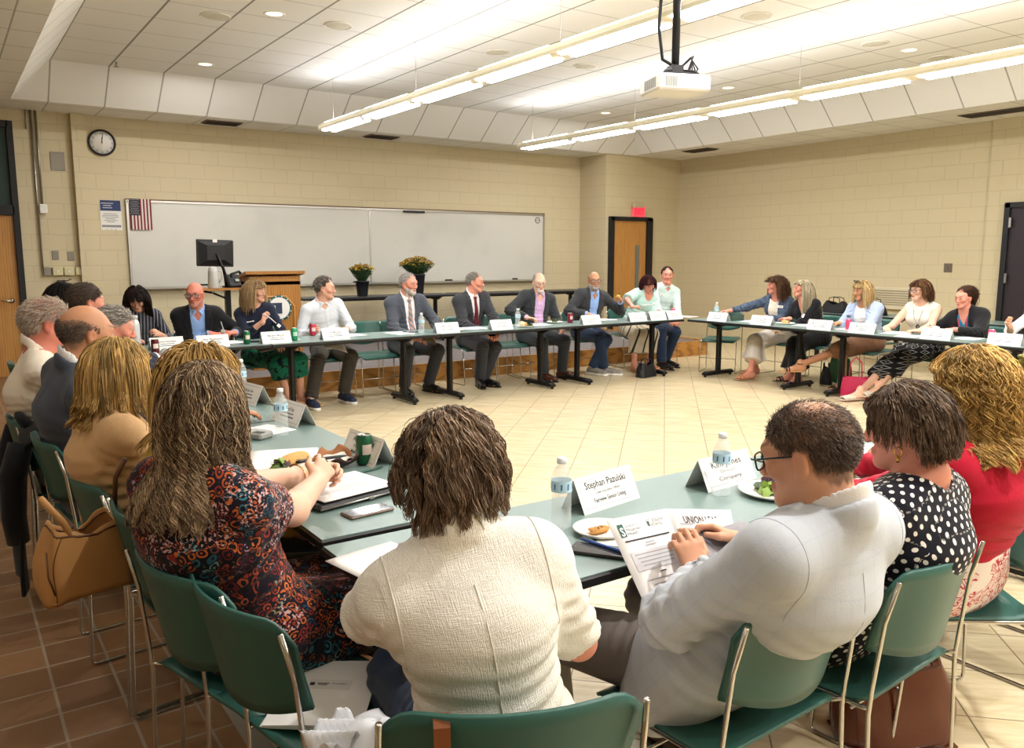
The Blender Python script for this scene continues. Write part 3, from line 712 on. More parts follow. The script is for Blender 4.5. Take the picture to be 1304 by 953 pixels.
SKIN = dict(fair='#dba58c', pink='#d9937d', red='#cf7f6b', tan='#c08a68', light='#e3b49a', warm='#cf9b7c')
class Person:
    """one seated figure; everything is laid out in its own frame: +y forward, +x its right hand side"""
    def __init__(s, label, hip, face, head, look=(0, 0, 0), sex='m', sc=1., w=1., skin='fair', belly=0., bust=.0, hand=None, lean=(0, 0), twist=0, hunch=.02, feet=None, near=False, group=None, seat=.0, sh=1., armw=1., pole=None):
        s.root = empty('person', (hip[0], hip[1], 0), math.radians(face)); tag(s.root, label, 'person', group)
        s.th = math.radians(face); s.hip = A(hip[0], hip[1], 0); s.sex, s.sc, s.w, s.near = sex, sc, w, near
        c, sn = math.cos(s.th), math.sin(s.th); s.W2L = np.array([[c, sn, 0], [-sn, c, 0], [0, 0, 1.]])
        s.skin = A(*lin(SKIN.get(skin, skin)))
        f = sex == 'f'; s.hs = (.94 if f else 1.)*min(sc, 1.03)
        yaw, pit, rol = [math.radians(k) for k in look]
        s.H = np.array(Matrix.Rotation(yaw, 3, 'Z') @ Matrix.Rotation(pit, 3, 'X') @ Matrix.Rotation(rol, 3, 'Y'))   # columns: right, forward, up
        top = s.loc(head); s.C = top - s.H[:, 2]*.118*s.hs
        s.pel = A(0, 0, .555 + seat)
        s.N = s.C - s.H[:, 2]*.10*s.hs - A(0, 0, .055) - s.H[:, 1]*.03 - A(0, .012, 0)
        s.U = nrm(s.N - s.pel); tw = math.radians(twist); s.R = A(math.cos(tw), math.sin(tw), 0); s.R = nrm(s.R - s.U*(s.R @ s.U)); s.Fw = np.cross(s.U, s.R)
        D = s.N - s.pel
        s.waist = s.pel + D*.36 - s.Fw*hunch; s.chest = s.pel + D*.70 - s.Fw*hunch*1.4
        s.belly, s.bust = belly, bust
        sw = (.158 if f else .182)*(sc*.5 + .5)*sh; s.sw = sw
        s.S = {g: s.N - s.U*(.066 if f else .058) + s.R*g*sw - s.Fw*.01 for g in (1, -1)}
        s.al = (.275 if f else .30)*sc, (.235 if f else .262)*sc
        s.ar = [k*armw for k in ((.044, .036, .036, .024) if f else (.051, .042, .040, .029))]
        s.Wr, s.El, s.hand = {}, {}, {}
        hand = hand or {}
        for g in (1, -1):
            hd = hand.get('R' if g > 0 else 'L') or dict(p=None)
            p = s.loc(hd['p']) if hd.get('p') is not None else s.pel + A(g*.10, .34, .085)
            s.Wr[g] = p
            pl = hd.get('pole'); pl = (s.R*g*.55 - s.U*.75 - s.Fw*.35) if pl is None else s.R*g*pl[0] + s.Fw*pl[1] + s.U*pl[2]
            s.El[g] = ik(s.S[g], p, s.al[0], s.al[1], pl) if hd.get('el') is None else s.loc(hd['el']); s.hand[g] = hd
        s.hipj = {g: s.pel + A(g*.088*w, .02, -.02) for g in (1, -1)}
        s.An, s.Kn, s.ftd = {}, {}, {}
        feet = feet or {}
        for g in (1, -1):
            fd = feet.get('R' if g > 0 else 'L')
            if fd is None: p, d = A(g*.11, .40, .085), A(g*.12, 1, 0)
            else:
                p = s.loc(fd['p']) if len(fd['p']) == 3 and fd.get('world', True) else A(*fd['p']); d = s.W2L @ A(*fd['d'], 0)[:3] if 'd' in fd else A(g*.12, 1, 0)
            s.An[g] = p; s.ftd[g] = nrm(d); kp = (fd or {}).get('knee', (g*.15, .8, 1.))
            s.Kn[g] = ik(s.hipj[g], p, .435*sc, .42*sc, A(*kp))
    def loc(s, p): return s.W2L @ (np.asarray(p, float) - s.hip)
    def hp(s, x, y, z): return s.C + (s.H @ A(x, y, z))*s.hs
    def bounds(s, parts):
        P = np.array(parts); return P.min(0), P.max(0)
    # -------- torso shared by skin and clothes
    def torso(s, F, t, k=.05, low=True, up=True):
        R, U, Fw, w = s.R, s.U, s.Fw, s.w; f = s.sex == 'f'
        ww, cw = (.128, .148) if f else (.148, .17)
        if low:
            F.cap(s.pel - A(.07*w, .01, 0), s.pel + A(.07*w, -.01, 0), .112*(w*.5+.5) + t, k=k)
            F.cap(s.pel, s.waist, (.165 if f else .16)*w + t, ww*w + t, k=k, u=R, da=.115*w + t, db=.10*w + t)
        F.cap(s.waist, s.chest, ww*w + t, cw*w + t, k=k, u=R, da=.10*w + t, db=.112*w + t)
        F.cap(s.chest, s.N - U*.075 - Fw*.005, cw*w + t, s.sw*.80 + t, k=k, u=R, da=.112*w + t, db=.072 + t)
        if s.belly: F.ell(s.pel + (s.waist - s.pel)*.72 + Fw*(.05 + .05*s.belly), (.135*w + t, .075 + .05*s.belly + t, .13 + t), (R, Fw, U), k=.06)
        if s.bust:
            for g in (1, -1): F.ell(s.chest + Fw*(.09*w) + R*g*.072*w - U*.015, (.066 + t, .055*s.bust + t, .066 + t), (R, Fw, U), k=.035)
        F.cap(s.S[1] - R*.03, s.S[-1] + R*.03, .05 + t, k=k, u=U, da=.058 + t)
        for g in (1, -1): F.cap(s.N + U*.035, s.S[g] - R*g*.02 + U*.012, .036 + t*.6, .042 + t, k=.04)
    def arm(s, F, g, t, frac=2., k=.03, end=0, cutend=True, puff=0):
        """sleeve/arm down to frac (1 = elbow, 2 = wrist)"""
        a, b, c = s.S[g], s.El[g], s.Wr[g]; r = s.ar
        if frac <= 1:
            e = a + (b - a)*frac; F.cap(a, e, r[0] + t + puff*.4, r[0] + (r[1] - r[0])*frac + t + puff, k=k, cutb=cutend)
        else:
            F.cap(a, b, r[0] + t, r[1] + t*1.1, k=k); f2 = frac - 1; e = b + (c - b)*f2
            F.cap(b, e, r[2] + t*1.1, r[2] + (r[3] - r[2])*f2 + t*(1 - .25*f2), k=k*.6, cutb=cutend)
    def handsdf(s, F, g):
        hd = s.hand[g]; w_ = s.Wr[g]; z = (.93 if s.sex == 'f' else 1.02)*s.sc
        d = hd.get('d'); d = nrm(w_ - s.El[g]) if d is None else nrm(s.W2L @ A(*d))
        n = hd.get('n'); n = A(0, 0, -1) if n is None else s.W2L @ A(*n)
        n = nrm(n - d*(n @ d)); th = np.cross(n, d)*(-g)
        curl = hd.get('curl', .35); k = .006
        F.cap(w_ - d*.02, w_ + d*.03*z, .024*z, .030*z, k=.015, u=th, da=.019*z, db=.016*z)
        F.cap(w_ + d*.025*z, w_ + d*.082*z, .030*z, .040*z, k=.01, u=th, da=.016*z, db=.012*z)
        offs = ((.031, -.002, .070), (.0105, .004, .079), (-.0105, 0, .073), (-.030, -.010, .057))
        for i, (o, dy, L) in enumerate(offs):
            p = w_ + (d*(.086 + dy) + th*o)*z; a = 0; ci = curl[i] if isinstance(curl, (list, tuple)) else curl*(1 + .08*i)
            sp = th*o*.9
            for seg, (ls, bend) in enumerate(((.44, .75), (.31, 1.1), (.25, .7))):
                a += ci*bend; q = p + (nrm(d*math.cos(a) + n*math.sin(a) + sp*math.cos(a)))*L*ls*z
                F.cap(p, q, (.0088 - .0008*seg)*z, (.0082 - .0008*seg)*z, k=k); p = q
        tc = hd.get('thumb', .4)
        b0 = w_ + (d*.028 + th*.022 + n*.004)*z; b1 = b0 + nrm(d*.7 + th*(.75 - .5*tc) + n*(.15 + .5*tc))*.040*z; b2 = b1 + nrm(d*.95 + th*(.25 - .5*tc) + n*(.1 + .5*tc))*.034*z
        F.cap(b0, b1, .0135*z, .0108*z, k=.01); F.cap(b1, b2, .0105*z, .0082*z, k=k)
        s.handc = getattr(s, 'handc', []) + [w_ + d*.08*z]
    def legs(s, F, t, frac=2., k=.03, wide=0, cutend=True, thin=1.):
        for g in (1, -1):
            h, n, a = s.hipj[g], s.Kn[g], s.An[g]; f = .94 if s.sex == 'f' else 1.
            F.cap(h, n, .088*s.w*f*thin + t, .060*f*thin + t + wide*.3, k=k)
            if frac > 1: F.cap(n, n + (a - n)*(frac - 1), .058*f*thin + t + wide*.4, (.040 if frac > 1.9 else .05)*f*thin + t + wide, k=.02, cutb=cutend)
            if frac > 1 and not t: F.cap(n + (a - n)*.12, n + (a - n)*.45, .048*f, .046*f, k=.04)
    def foot(s, F, g, t=0, k=.012):
        a = s.An[g].copy(); d = s.ftd[g]; lat = nrm(np.cross(d, A(0, 0, 1))); z0 = a[2] - .085
        hl = A(a[0], a[1], z0 + .038) - d*.035; ball = hl + d*.165*s.sc + A(0, 0, -.014); toe = ball + d*.055
        F.cap(a + A(0, 0, .03), hl + A(0, 0, .01), .036 + t, .032 + t, k=k*2)
        F.cap(hl, ball, .031 + t, .042 + t, k=k*2, u=lat, da=.034 + t, db=.022 + t)
        F.cap(ball, toe, .041 + t, .030 + t, k=k*2, u=lat, da=.02 + t, db=.014 + t)
        F.cap(a, ball, .03 + t, .024 + t, k=.03)
        if t == 0:
            for i in range(5): p = ball + lat*(.030 - .015*i) + d*(.035 + .016*(i < 3)) - A(0, 0, .004); F.cap(p - d*.03, p, .009, .0085, k=.005)
    def headsdf(s, F, beardless=True):
        H, h = s.H, s.hs; M = (H[:, 0], H[:, 1], H[:, 2]); p = s.hp; f = s.sex == 'f'; j = .92 if f else 1.
        F.ell(p(0, -.012, .030), (.074*h, .095*h, .085*h), M, k=.01)
        F.cap(p(0, .030, .0), p(0, .050, -.082), .060*h*j, .034*h*j, k=.035*h, u=H[:, 0], da=.058*h, db=.036*h)
        for g in (1, -1):
            F.cap(p(g*.046*j, .0, -.045), p(g*.018*j, .066, -.092), .022*h*j, .016*h, k=.025*h)
            F.ell(p(g*.043, .064, -.020), (.022*h, .018*h, .020*h), M, k=.025*h)
        F.cap(p(-.034, .077, .026), p(.034, .077, .026), .014*h*(.8 if f else 1), k=.022*h)
        for g in (1, -1):
            F.ell(p(g*.032, .099, .003), (.017*h, .016*h, .011*h), M, k=.012*h, neg=True)
            F.ell(p(g*.031, .078, .003), (.0145*h, .0135*h, .0125*h), M, k=.003*h)
        F.cap(p(0, .090, .010), p(0, .108, -.030), .0075*h*j, .0125*h*j, k=.012*h)
        for g in (1, -1): F.ell(p(g*.0125*j, .099, -.034), (.009*h, .011*h, .008*h), M, k=.008*h)
        F.cap(p(-.018, .088, -.0595), p(.018, .088, -.0595), .0058*h, k=.006*h); F.cap(p(-.015, .087, -.0705), p(.015, .087, -.0705), .0068*h, k=.006*h)
        F.cap(p(-.022, .097, -.0650), p(.022, .097, -.0650), .0032*h, k=.004*h, neg=True)
        F.ell(p(0, .072, -.098), (.024*h*j, .020*h, .017*h), M, k=.02*h)
        for g in (1, -1):
            F.ell(p(g*.078, -.008, -.006), (.010*h, .019*h, .031*h), M, k=.008*h); F.ell(p(g*.087, -.003, -.004), (.006*h, .010*h, .018*h), M, k=.005*h, neg=True)
            F.ell(p(g*.074, .0, -.034), (.008*h, .009*h, .009*h), M, k=.006*h)
        nr = (.048 if f else .060)*(.6 + .4*s.w)
        F.cap(s.N - s.U*.03, p(0, -.022, -.05), nr*1.12, nr, k=.03)
    def body(s, short=2., bare_feet=False, h=None, beard=None, brow='#4a3526', flush=.3, eyes='#3a2a20', lips='#b5655c', scalp=None):
        h = h or (.0046 if s.near else .006)
        pts = [s.pel - .2*A(1, 1, .8), s.pel + .2*A(1, 1, .5), s.C + .14, s.C - .14, s.chest + .2*s.w, s.chest - .2*s.w, s.waist - .2*s.w, s.N - .15, s.N + .15]
        for g in (1, -1):
            pts += [s.Wr[g] + .2, s.Wr[g] - .2, s.El[g] + .07, s.El[g] - .07, s.S[g] + .1, s.S[g] - .1, s.Kn[g] + .1, s.Kn[g] - .1, s.An[g] + A(.05, .05, .05), s.An[g] + A(-.05, -.05, -.09), s.An[g] + s.ftd[g]*.25]
        lo, hi = s.bounds(pts); F = Field(lo - .02, hi + .02, h)
        s.torso(F, -.004); s.legs(F, -.004); s.headsdf(F)
        for g in (1, -1): s.arm(F, g, 0, 2., cutend=False); s.handsdf(F, g); s.foot(F, g)
        v, q = F.mesh(); v = relax(v, q, 1, .3)
        # skin tones: lips, cheeks, brows, eyes
        L = (v - s.C) @ s.H / s.hs; x, y, z = np.abs(L[:, 0]), L[:, 1], L[:, 2]
        col = np.tile(s.skin, (len(v), 1)); col *= (1 + .06*snoise(v, 45))[:, None]
        def mixc(m, c): nonlocal col; m = np.clip(m, 0, 1)[:, None]; col = col*(1 - m) + A(*(lin(c) if isinstance(c, str) else c))*m
        inh = (np.linalg.norm(L, axis=1) < .17)
        G = lambda cx, cy, cz, r: np.exp(-((x - cx)**2 + (y - cy)**2 + (z - cz)**2)/r**2)*inh
        redd = s.skin*A(1.0, .72, .68)
        mixc(flush*G(.045, .07, -.022, .03), redd); mixc(flush*G(0, .108, -.03, .02), redd); mixc(flush*.8*G(.082, -.005, 0, .03), redd)
        for c_ in getattr(s, 'handc', []): mixc(flush*.5*np.exp(-((v - c_)**2).sum(1)/.05**2), redd)
        fr = (y > .05) & inh
        mixc(.8*fr*np.exp(-((x/.021)**4 + ((z + .0655)/.0095)**4)), lips)
        mixc(.9*fr*np.exp(-((x/.02)**4 + ((z + .0650)/.0028)**2)), '#6e3a35')
        bw = .026 + .010*(x - .03)/.02
        mixc(.85*fr*(np.exp(-(((x - .034)/.019)**4 + ((z - bw - .002)/.0055)**4))), brow)
        mixc(.75*fr*np.exp(-(((x - .031)/.018)**4 + ((z - .003)/.0095)**4)), s.skin*A(.6, .5, .46))
        mixc(fr*np.exp(-(((x - .031)/.0135)**6 + ((z - .003)/.0058)**6)), '#d8d0c8'); mixc(fr*np.exp(-(((x - .031)/.0062)**6 + ((z - .003)/.0062)**6)), eyes)
        mixc(.7*fr*np.exp(-(((x - .031)/.015)**4 + ((z - .0088)/.0022)**2)), '#2a1c16')
        if scalp:
            hm = np.clip((L[:, 2] - s.hairlow(L, 'short'))/.012, 0, 1)*s.hairmask(L, scalp[2], -.012)*inh; crown = s.bald(L, scalp[2])
            mixc(hm*scalp[1]*(1 - .92*crown)*(.8 + .4*snoise(v, 90)), scalp[0])
        if beard: mixc(beard[1]*fr_beard(L)*inh, beard[0])
        o = npmesh('body', v, q, mat('skin', attr=True, rough=.5, spec=.4), s.root, col)
        s.bodyobj = o; return o
    # -------- clothing
    def cloth_bounds(s, legs=True, arms=True):
        pts = [s.pel - A(.24, .24, .2), s.pel + A(.24, .24, .2), s.N + .17, s.N - .17, s.chest - .23*s.w, s.chest + .23*s.w, s.waist - .22*s.w, s.waist + .22*s.w]
        for g in (1, -1):
            pts += [s.S[g] + .1, s.S[g] - .1]
            if arms: pts += [s.Wr[g] + .08, s.Wr[g] - .08, s.El[g] + .09, s.El[g] - .09]
            if legs: pts += [s.Kn[g] + .13, s.Kn[g] - .13, s.An[g] + A(.1, .1, .1), s.An[g] - A(.1, .1, .1)]
        return s.bounds(pts)
    def chestco(s, F):
        X, Y, Z = F.grid(); X, Y, Z = X - s.N[0], Y - s.N[1], Z - s.N[2]
        return [X*a[0] + Y*a[1] + Z*a[2] for a in (s.R, s.Fw, s.U)]
    def finish(s, name, F, m, fold=.004, pat=None, label=None, arms=True, legs=False, Fv=None, seed=0, col=None, ff=1., cyl=False):
        v, q = F.mesh(Fv)
        if not len(v): return None
        v = relax(v, q, 1, .35); n = vnormals(v, q)
        if fold:
            d = np.zeros(len(v))
            if arms:
                for g in (1, -1):
                    a = nrm(s.Wr[g] - s.S[g]); r = v - s.El[g]; d += fold*1.3*np.exp(-(r**2).sum(1)/.085**2)*np.sin(r @ a*2*pi/.032 + 2.2*snoise(v, 22))
                    r = v - s.S[g] + s.U*.09; d += fold*.7*np.exp(-(r**2).sum(1)/.09**2)*np.sin(r @ (s.R*g + s.U)*2*pi/.05 + 2*snoise(v, 18))
                    lm = np.linalg.norm(np.cross(v - s.El[g], nrm(s.Wr[g] - s.El[g])), axis=1) < .075
                    d += lm*fold*.5*np.sin((v - s.El[g]) @ nrm(s.Wr[g] - s.El[g])*2*pi/.05 + 3*snoise(v, 20))
                r = v - s.waist; hgt = r @ s.U; d += fold*.9*np.exp(-(hgt/.13)**2)*np.sin(hgt*2*pi/.05*ff + 2.5*snoise(v, 14) + r @ s.R*9)
            if legs:
                for g in (1, -1):
                    a = nrm(s.An[g] - s.Kn[g]); r = v - s.Kn[g]; d += fold*np.exp(-(r**2).sum(1)/.10**2)*np.sin(r @ a*2*pi/.04 + 2*snoise(v, 20))
                    r = v - s.hipj[g] - A(0, .07, .05); d += fold*1.4*np.exp(-(r**2).sum(1)/.09**2)*np.sin(r @ A(.4*g, 1, 0)*2*pi/.04 + 2*snoise(v, 20))
                    r = v - s.An[g]; d += fold*1.2*np.exp(-(r**2).sum(1)/.09**2)*np.sin(r @ A(0, 0, 1)*2*pi/.04 + 2*snoise(v, 20))
            d += fold*.35*snoise(v + seed, 11) + fold*.25*snoise(v, 30)
            v = v + n*d[:, None]
        rel = v - s.waist; ang = np.arctan2(rel @ s.R, rel @ s.Fw)
        if cyl: uv = np.column_stack([ang*.17, v[:, 2], rel @ s.Fw])
        else:
            a_, b_, c_ = np.abs(n @ s.R), np.abs(n @ s.Fw), np.abs(n @ s.U)*.8; rx, ry, rz_ = rel @ s.R, rel @ s.Fw, rel @ s.U
            uv = np.where(((c_ > a_) & (c_ > b_))[:, None], np.column_stack([rx, ry, rz_]), np.where((b_ > a_)[:, None], np.column_stack([rx, rz_, ry]), np.column_stack([ry, rz_, rx])))
        o = npmesh(name, v, q, m, s.root, col, uv)
        if label: o['label'] = label
        return o
    def ring(s, F, rx, ry, h0, hgt, th, a0, a1, tilt=.25, k=.004, n=56, oy=0, flare=0):
        """collar standing round the neck, from angle a0 to a1 (0 = front, degrees)"""
        nu = nrm(s.U*.55 + nrm(s.hp(0, -.022, -.05) - s.N)); fw = np.cross(nu, nrm(s.R - nu*(s.R @ nu))); P = []
        for i in range(n + 1):
            a = math.radians(a0 + (a1 - a0)*i/n); c = -math.cos(a)
            P.append(s.N + s.R*rx*math.sin(a) + fw*(ry*math.cos(a) + oy) + nu*(h0 + tilt*.07*c))
        for i in range(n): F.cap(P[i], P[i+1], hgt, k=k, u=nu, da=th)
    def top(s, name, m, sleeve=2., t=.010, neck='crew', nk=(.075, .0), fold=.004, hem=0, label=None, puff=0, h=None, arms=True, low=True, collar=None, placket=None, **kw):
        h = h or (.0055 if s.near else .008); lo, hi = s.cloth_bounds(False); F = Field(lo, hi, h)
        s.torso(F, t, low=low)
        if sleeve > 0:
            for g in (1, -1): s.arm(F, g, t, sleeve, puff=puff)
        else:
            for g in (1, -1): F.cap(s.S[g] + s.R*g*.035 - s.U*.12, s.S[g] + s.R*g*.03 + s.U*.08, .05, .05, k=.008, u=s.Fw, da=.16, neg=True) if False else None
        cx, cy, cz = s.chestco(F)
        if neck == 'crew': F.ell(s.N + s.Fw*(.026 + nk[1]) + s.U*.045, (nk[0], nk[0]*1.15, .055 + nk[1]), (s.R, s.Fw, s.U), k=.006, neg=True)
        elif neck == 'scoop': F.ell(s.N + s.Fw*.055 + s.U*.02, (nk[0], .10, nk[1]), (s.R, s.Fw, s.U), k=.006, neg=True); F.ell(s.N + s.U*.04, (nk[0]*.9, .075, .06), (s.R, s.Fw, s.U), k=.006, neg=True)
        elif neck == 'v':
            w_ = np.clip((cz + nk[1])*nk[0]/nk[1], -.03, .1); d = np.maximum(np.abs(cx) - w_, -cy).astype(np.float32)
            F.F = np.maximum(F.F, -d); F.ell(s.N + s.U*.04, (.068, .075, .06), (s.R, s.Fw, s.U), k=.006, neg=True)
        elif neck == 'collar':
            if nk[1] > 0:
                w_ = np.clip((cz + nk[1])*nk[0]/nk[1], -.03, .1); d = np.maximum(np.abs(cx) - w_, -cy).astype(np.float32); F.F = np.maximum(F.F, -d)
            F.ell(s.N + s.U*.05, (.055*(.6+.4*s.w), .06*(.6+.4*s.w), .06), (s.R, s.Fw, s.U), k=.004, neg=True)
            o = 24 if nk[1] > 0 else 10; nw = .6 + .4*s.w
            s.ring(F, .064*nw, .064*nw, .042, .030, .0055, o, 360 - o, tilt=.60)
            for g in (1, -1): F.cap(s.N + s.R*g*.020 + s.Fw*.064*nw + s.U*.006, s.N + s.R*g*.056 + s.Fw*.074*nw - s.U*.040, .013, .005, k=.004)
            if placket:
                d = np.maximum(np.maximum(F.F - .0035, np.abs(cx - .0) - .015), -cy).astype(np.float32); F.F = np.minimum(F.F, d)
        if sleeve == 0:
            for g in (1, -1):
                c_ = s.S[g] + s.R*g*.062; F.ell(c_ - s.U*.05, (.052, .15, .17), (s.R, s.Fw, s.U), k=.008, neg=True)
        return s.finish(name, F, m, fold, label=label, arms=sleeve > .1, **kw)
    def jacket(s, name, m, t=.020, sleeve=1.93, open_=(.062, .02, .34), lapel=True, fold=.005, label=None, h=None, collar=True, skirt=.0, puffy=0, **kw):
        h = h or (.0055 if s.near else .008); lo, hi = s.cloth_bounds(False); lo = lo - A(.03, .05, .1); F = Field(lo, hi + .03, h)
        s.torso(F, t, k=.055)
        for g in (1, -1):
            s.arm(F, g, t*.85 + .002, sleeve, k=.055)
            pd = .040 if s.sex == 'f' else .058; F.ell(s.S[g] + s.R*g*.004, (pd + t*.6, pd + t*.6, pd - .003 + t*.5), (s.R, s.Fw, s.U), k=.03)       # padded shoulder
        if skirt:
            for g in (1, -1): F.cap(s.pel + A(g*.10*s.w, -.03, .02), s.pel + A(g*.16*s.w, .02, -.05 - skirt), .10 + t, .07 + t, k=.06)
        cx, cy, cz = s.chestco(F); wt, wb, dp = open_
        if wt:
            w_ = np.where(cz > -dp, wb + (wt - wb)*(cz + dp)/dp, wb + np.clip((-dp - cz), 0, .3)*.35)
            reg = np.maximum(np.abs(cx) - w_, -cy - .0)
            base = F.F.copy()
            F.F = np.maximum(F.F, -reg.astype(np.float32))
            if lapel:
                up = np.clip((cz + dp)/dp, 0, 1); lw = .014 + .058*np.clip(up*1.25, 0, 1)
                notch = (np.abs(cz + .062 + (np.abs(cx) - wt)*.35) < .005) & (np.abs(cx) > w_ + .025)
                lw = np.where(cz > -.058, np.minimum(lw, .05), lw)
                d = np.maximum.reduce([base - .0075, np.abs(cx) - w_ - lw, w_ - np.abs(cx), -cy, -(cz + dp), cz - .02])
                d = np.where(notch, .01, d); F.F = np.minimum(F.F, d.astype(np.float32))
        F.ell(s.N + s.U*.065 + s.Fw*.022, (.066*(.6+.4*s.w), .072*(.6+.4*s.w), .075), (s.R, s.Fw, s.U), k=.003, neg=True)
        if collar: nw = .6 + .4*s.w; s.ring(F, .076*nw, .073*nw, .006, .026, .0065, 48, 312, tilt=.6, k=.009)
        o = s.finish(name, F, m, fold, label=label, **kw)
        return o
    def cuffs(s, m, sides=(1, -1), t=.006, name='shirt_cuff'):
        for g in sides:
            lo, hi = s.bounds([s.Wr[g] + .07, s.Wr[g] - .07]); F = Field(lo, hi, .005)
            d = nrm(s.Wr[g] - s.El[g]); F.cap(s.Wr[g] - d*.045, s.Wr[g] + d*.004, s.ar[3] + .009, s.ar[3] + .008, k=0, cuta=True, cutb=True)
            s.finish(name, F, m, 0)
    def pants(s, name, m, frac=1.97, t=.014, wide=.012, fold=.005, label=None, h=None):
        h = h or (.006 if s.near else .009)
        pts = [s.pel - A(.24, .24, .17), s.pel + A(.24, .24, .25)]
        for g in (1, -1): pts += [s.Kn[g] + .13, s.Kn[g] - .13, s.An[g] + .1, s.An[g] - .1]
        lo, hi = s.bounds(pts); F = Field(lo, hi, h); w = s.w
        F.cap(s.pel - A(.07*w, .01, 0), s.pel + A(.07*w, -.01, 0), .112*(w*.5+.5) + t*.9, k=.05); F.cap(s.pel, s.pel + (s.waist - s.pel)*.45, .162*w + t*.6, .155*w + t*.4, k=.05, u=s.R, da=.115*w + t*.6)
        s.legs(F, t, frac, wide=wide)
        return s.finish(name, F, m, fold, label=label, arms=False, legs=True)
    def skirt(s, name, m, length=.75, t=.016, flare=.05, fold=.006, label=None, h=None, hang=0, split=0):
        """skirt over both thighs, ending `length` of the way down the shin"""
        h = h or (.006 if s.near else .009)
        pts = [s.pel - A(.28, .26, .2), s.pel + A(.28, .24, .25)]
        for g in (1, -1): pts += [s.Kn[g] + .2, s.Kn[g] - .2, s.An[g] + .15, s.An[g] - .1]
        lo, hi = s.bounds(pts); F = Field(lo, hi, h); w = s.w
        F.cap(s.pel - A(.07*w, .01, 0), s.pel + A(.07*w, -.01, 0), .112*(w*.5+.5) + t, k=.05); F.cap(s.pel, s.pel + (s.waist - s.pel)*.6, .165*w + t*.6, .14*w + t*.5, k=.05, u=s.R, da=.115*w + t*.6)
        m_ = (s.Kn[1] + s.Kn[-1])/2; hm = (s.hipj[1] + s.hipj[-1])/2
        for g in (1, -1):
            F.cap(s.hipj[g], s.Kn[g], .092*w + t, .068 + t, k=.05)
            if length > 0: e = s.Kn[g] + (s.An[g] - s.Kn[g])*length; F.cap(s.Kn[g], e, .068 + t, .06 + t + flare, k=.05, cutb=True)
        F.cap(hm, m_ + A(0, .0, -.01), .10 + t, .07 + t, k=.06, u=A(1, 0, 0), da=.07 + t)
        if length > 0: a_ = (s.An[1] + s.An[-1])/2; F.cap(m_, m_ + (a_ - m_)*length, abs(s.Kn[1][0] - s.Kn[-1][0])/2 + .06, .05 + flare + abs(s.An[1][0] - s.An[-1][0])/2, k=.05, u=A(1, 0, 0), da=.05 + t, db=.05 + t + flare*.6, cutb=True)
        if hang:
            for g in (1, -1): F.cap(s.hipj[g] + A(g*.06, .0, 0), s.hipj[g] + A(g*.08, .08, -hang), .06, .05, k=.06); F.cap(s.hipj[g] + A(g*.06, .2, 0), s.hipj[g] + A(g*.07, .24, -hang*.9), .06, .05, k=.06)
        return s.finish(name, F, m, fold, label=label, arms=False, legs=True, cyl=True)
    def shoes(s, m, style='dress', sole=None, label=None):
        out = []
        for g in (1, -1):
            a = s.An[g]; d = s.ftd[g]; lat = nrm(np.cross(d, A(0, 0, 1))); z0 = a[2] - .085
            lo, hi = s.bounds([a + .09, a - .12, a + d*.32 + .07, a + d*.32 - .07]); F = Field(lo, hi, .005)
            hl = A(a[0], a[1], z0 + .04) - d*.04; ball = hl + d*.175*s.sc; toe = ball + d*.075
            if style in ('dress', 'sneaker'):
                wd = .004 if style == 'sneaker' else 0
                F.cap(hl, ball, .037 + wd, .047 + wd, k=.02, u=lat, da=.042, db=.035); F.cap(ball, toe, .047 + wd, .033 + wd, k=.02, u=lat, da=.034, db=.027 + wd)
                F.cap(a + A(0, 0, -.005), hl + A(0, 0, .02), .046, .040, k=.02); F.cap(a + d*.02, ball, .038, .032, k=.03)
                sl, X, Y, Z = F.box(lo, hi); F.F = np.maximum(F.F, (Z - (a[2] + .012)).astype(np.float32)); F.F = np.maximum(F.F, (z0 + .014 - Z).astype(np.float32))
                o = s.finish('shoe', F, m, 0, label=label)
                S_ = Field(lo, hi, .005)
                S_.cap(A(hl[0], hl[1], z0 + .016), A(ball[0], ball[1], z0 + .016), .041 + wd, .050 + wd, k=.01, u=lat, da=.06); S_.cap(A(ball[0], ball[1], z0 + .016), A(toe[0], toe[1], z0 + .016), .050 + wd, .037 + wd, k=.01, u=lat, da=.05)
                hgt = .030 if style == 'sneaker' else .018
                X, Y, Z = S_.grid(); S_.F = np.maximum(S_.F, np.maximum(Z - (z0 + hgt), z0 - Z + .0005).astype(np.float32) + np.zeros_like(S_.F)); so = s.finish('sole', S_, sole or M_black, 0); so.parent = o
                if style == 'sneaker':
                    b = MB()
                    for i in range(4): c_ = a*(1 - .22*i - .25) + ball*(.22*i + .25) + A(0, 0, .034 - .002*i); b.tube([c_ - lat*.022, c_ + A(0, 0, .006), c_ + lat*.022], .004, 6)
                    lo_ = b.build('laces', M_white, o)
            else:            # sandal / flat: sole plus straps
                S_ = MB(); up = A(0, 0, 1); P = []
                for tt, wd in ((-.045, .026), (-.02, .034), (.06, .032), (.13, .042), (.19, .046), (.225, .038), (.245, .02)): P.append((tt, wd))
                hgt = .03 if style == 'wedge' else .014
                poly = [d*tt + lat*wd for tt, wd in P] + [d*tt - lat*wd for tt, wd in reversed(P)]
                poly = [(A(a[0], a[1], 0) + q_)[:2] for q_ in poly]; S_.prism(poly, z0 + .0005, z0 + hgt*.5)
                o = S_.build('shoe', m if style != 'wedge' else (sole or m), s.root)
                b = MB()
                def strap(tt, wd, hh, r=.006):
                    c_ = A(a[0], a[1], z0) + d*tt; b.tube([c_ - lat*wd + up*.008, c_ - lat*wd*.85 + up*hh*.7, c_ + up*hh, c_ + lat*wd*.85 + up*hh*.7, c_ + lat*wd + up*.008], r, 6)
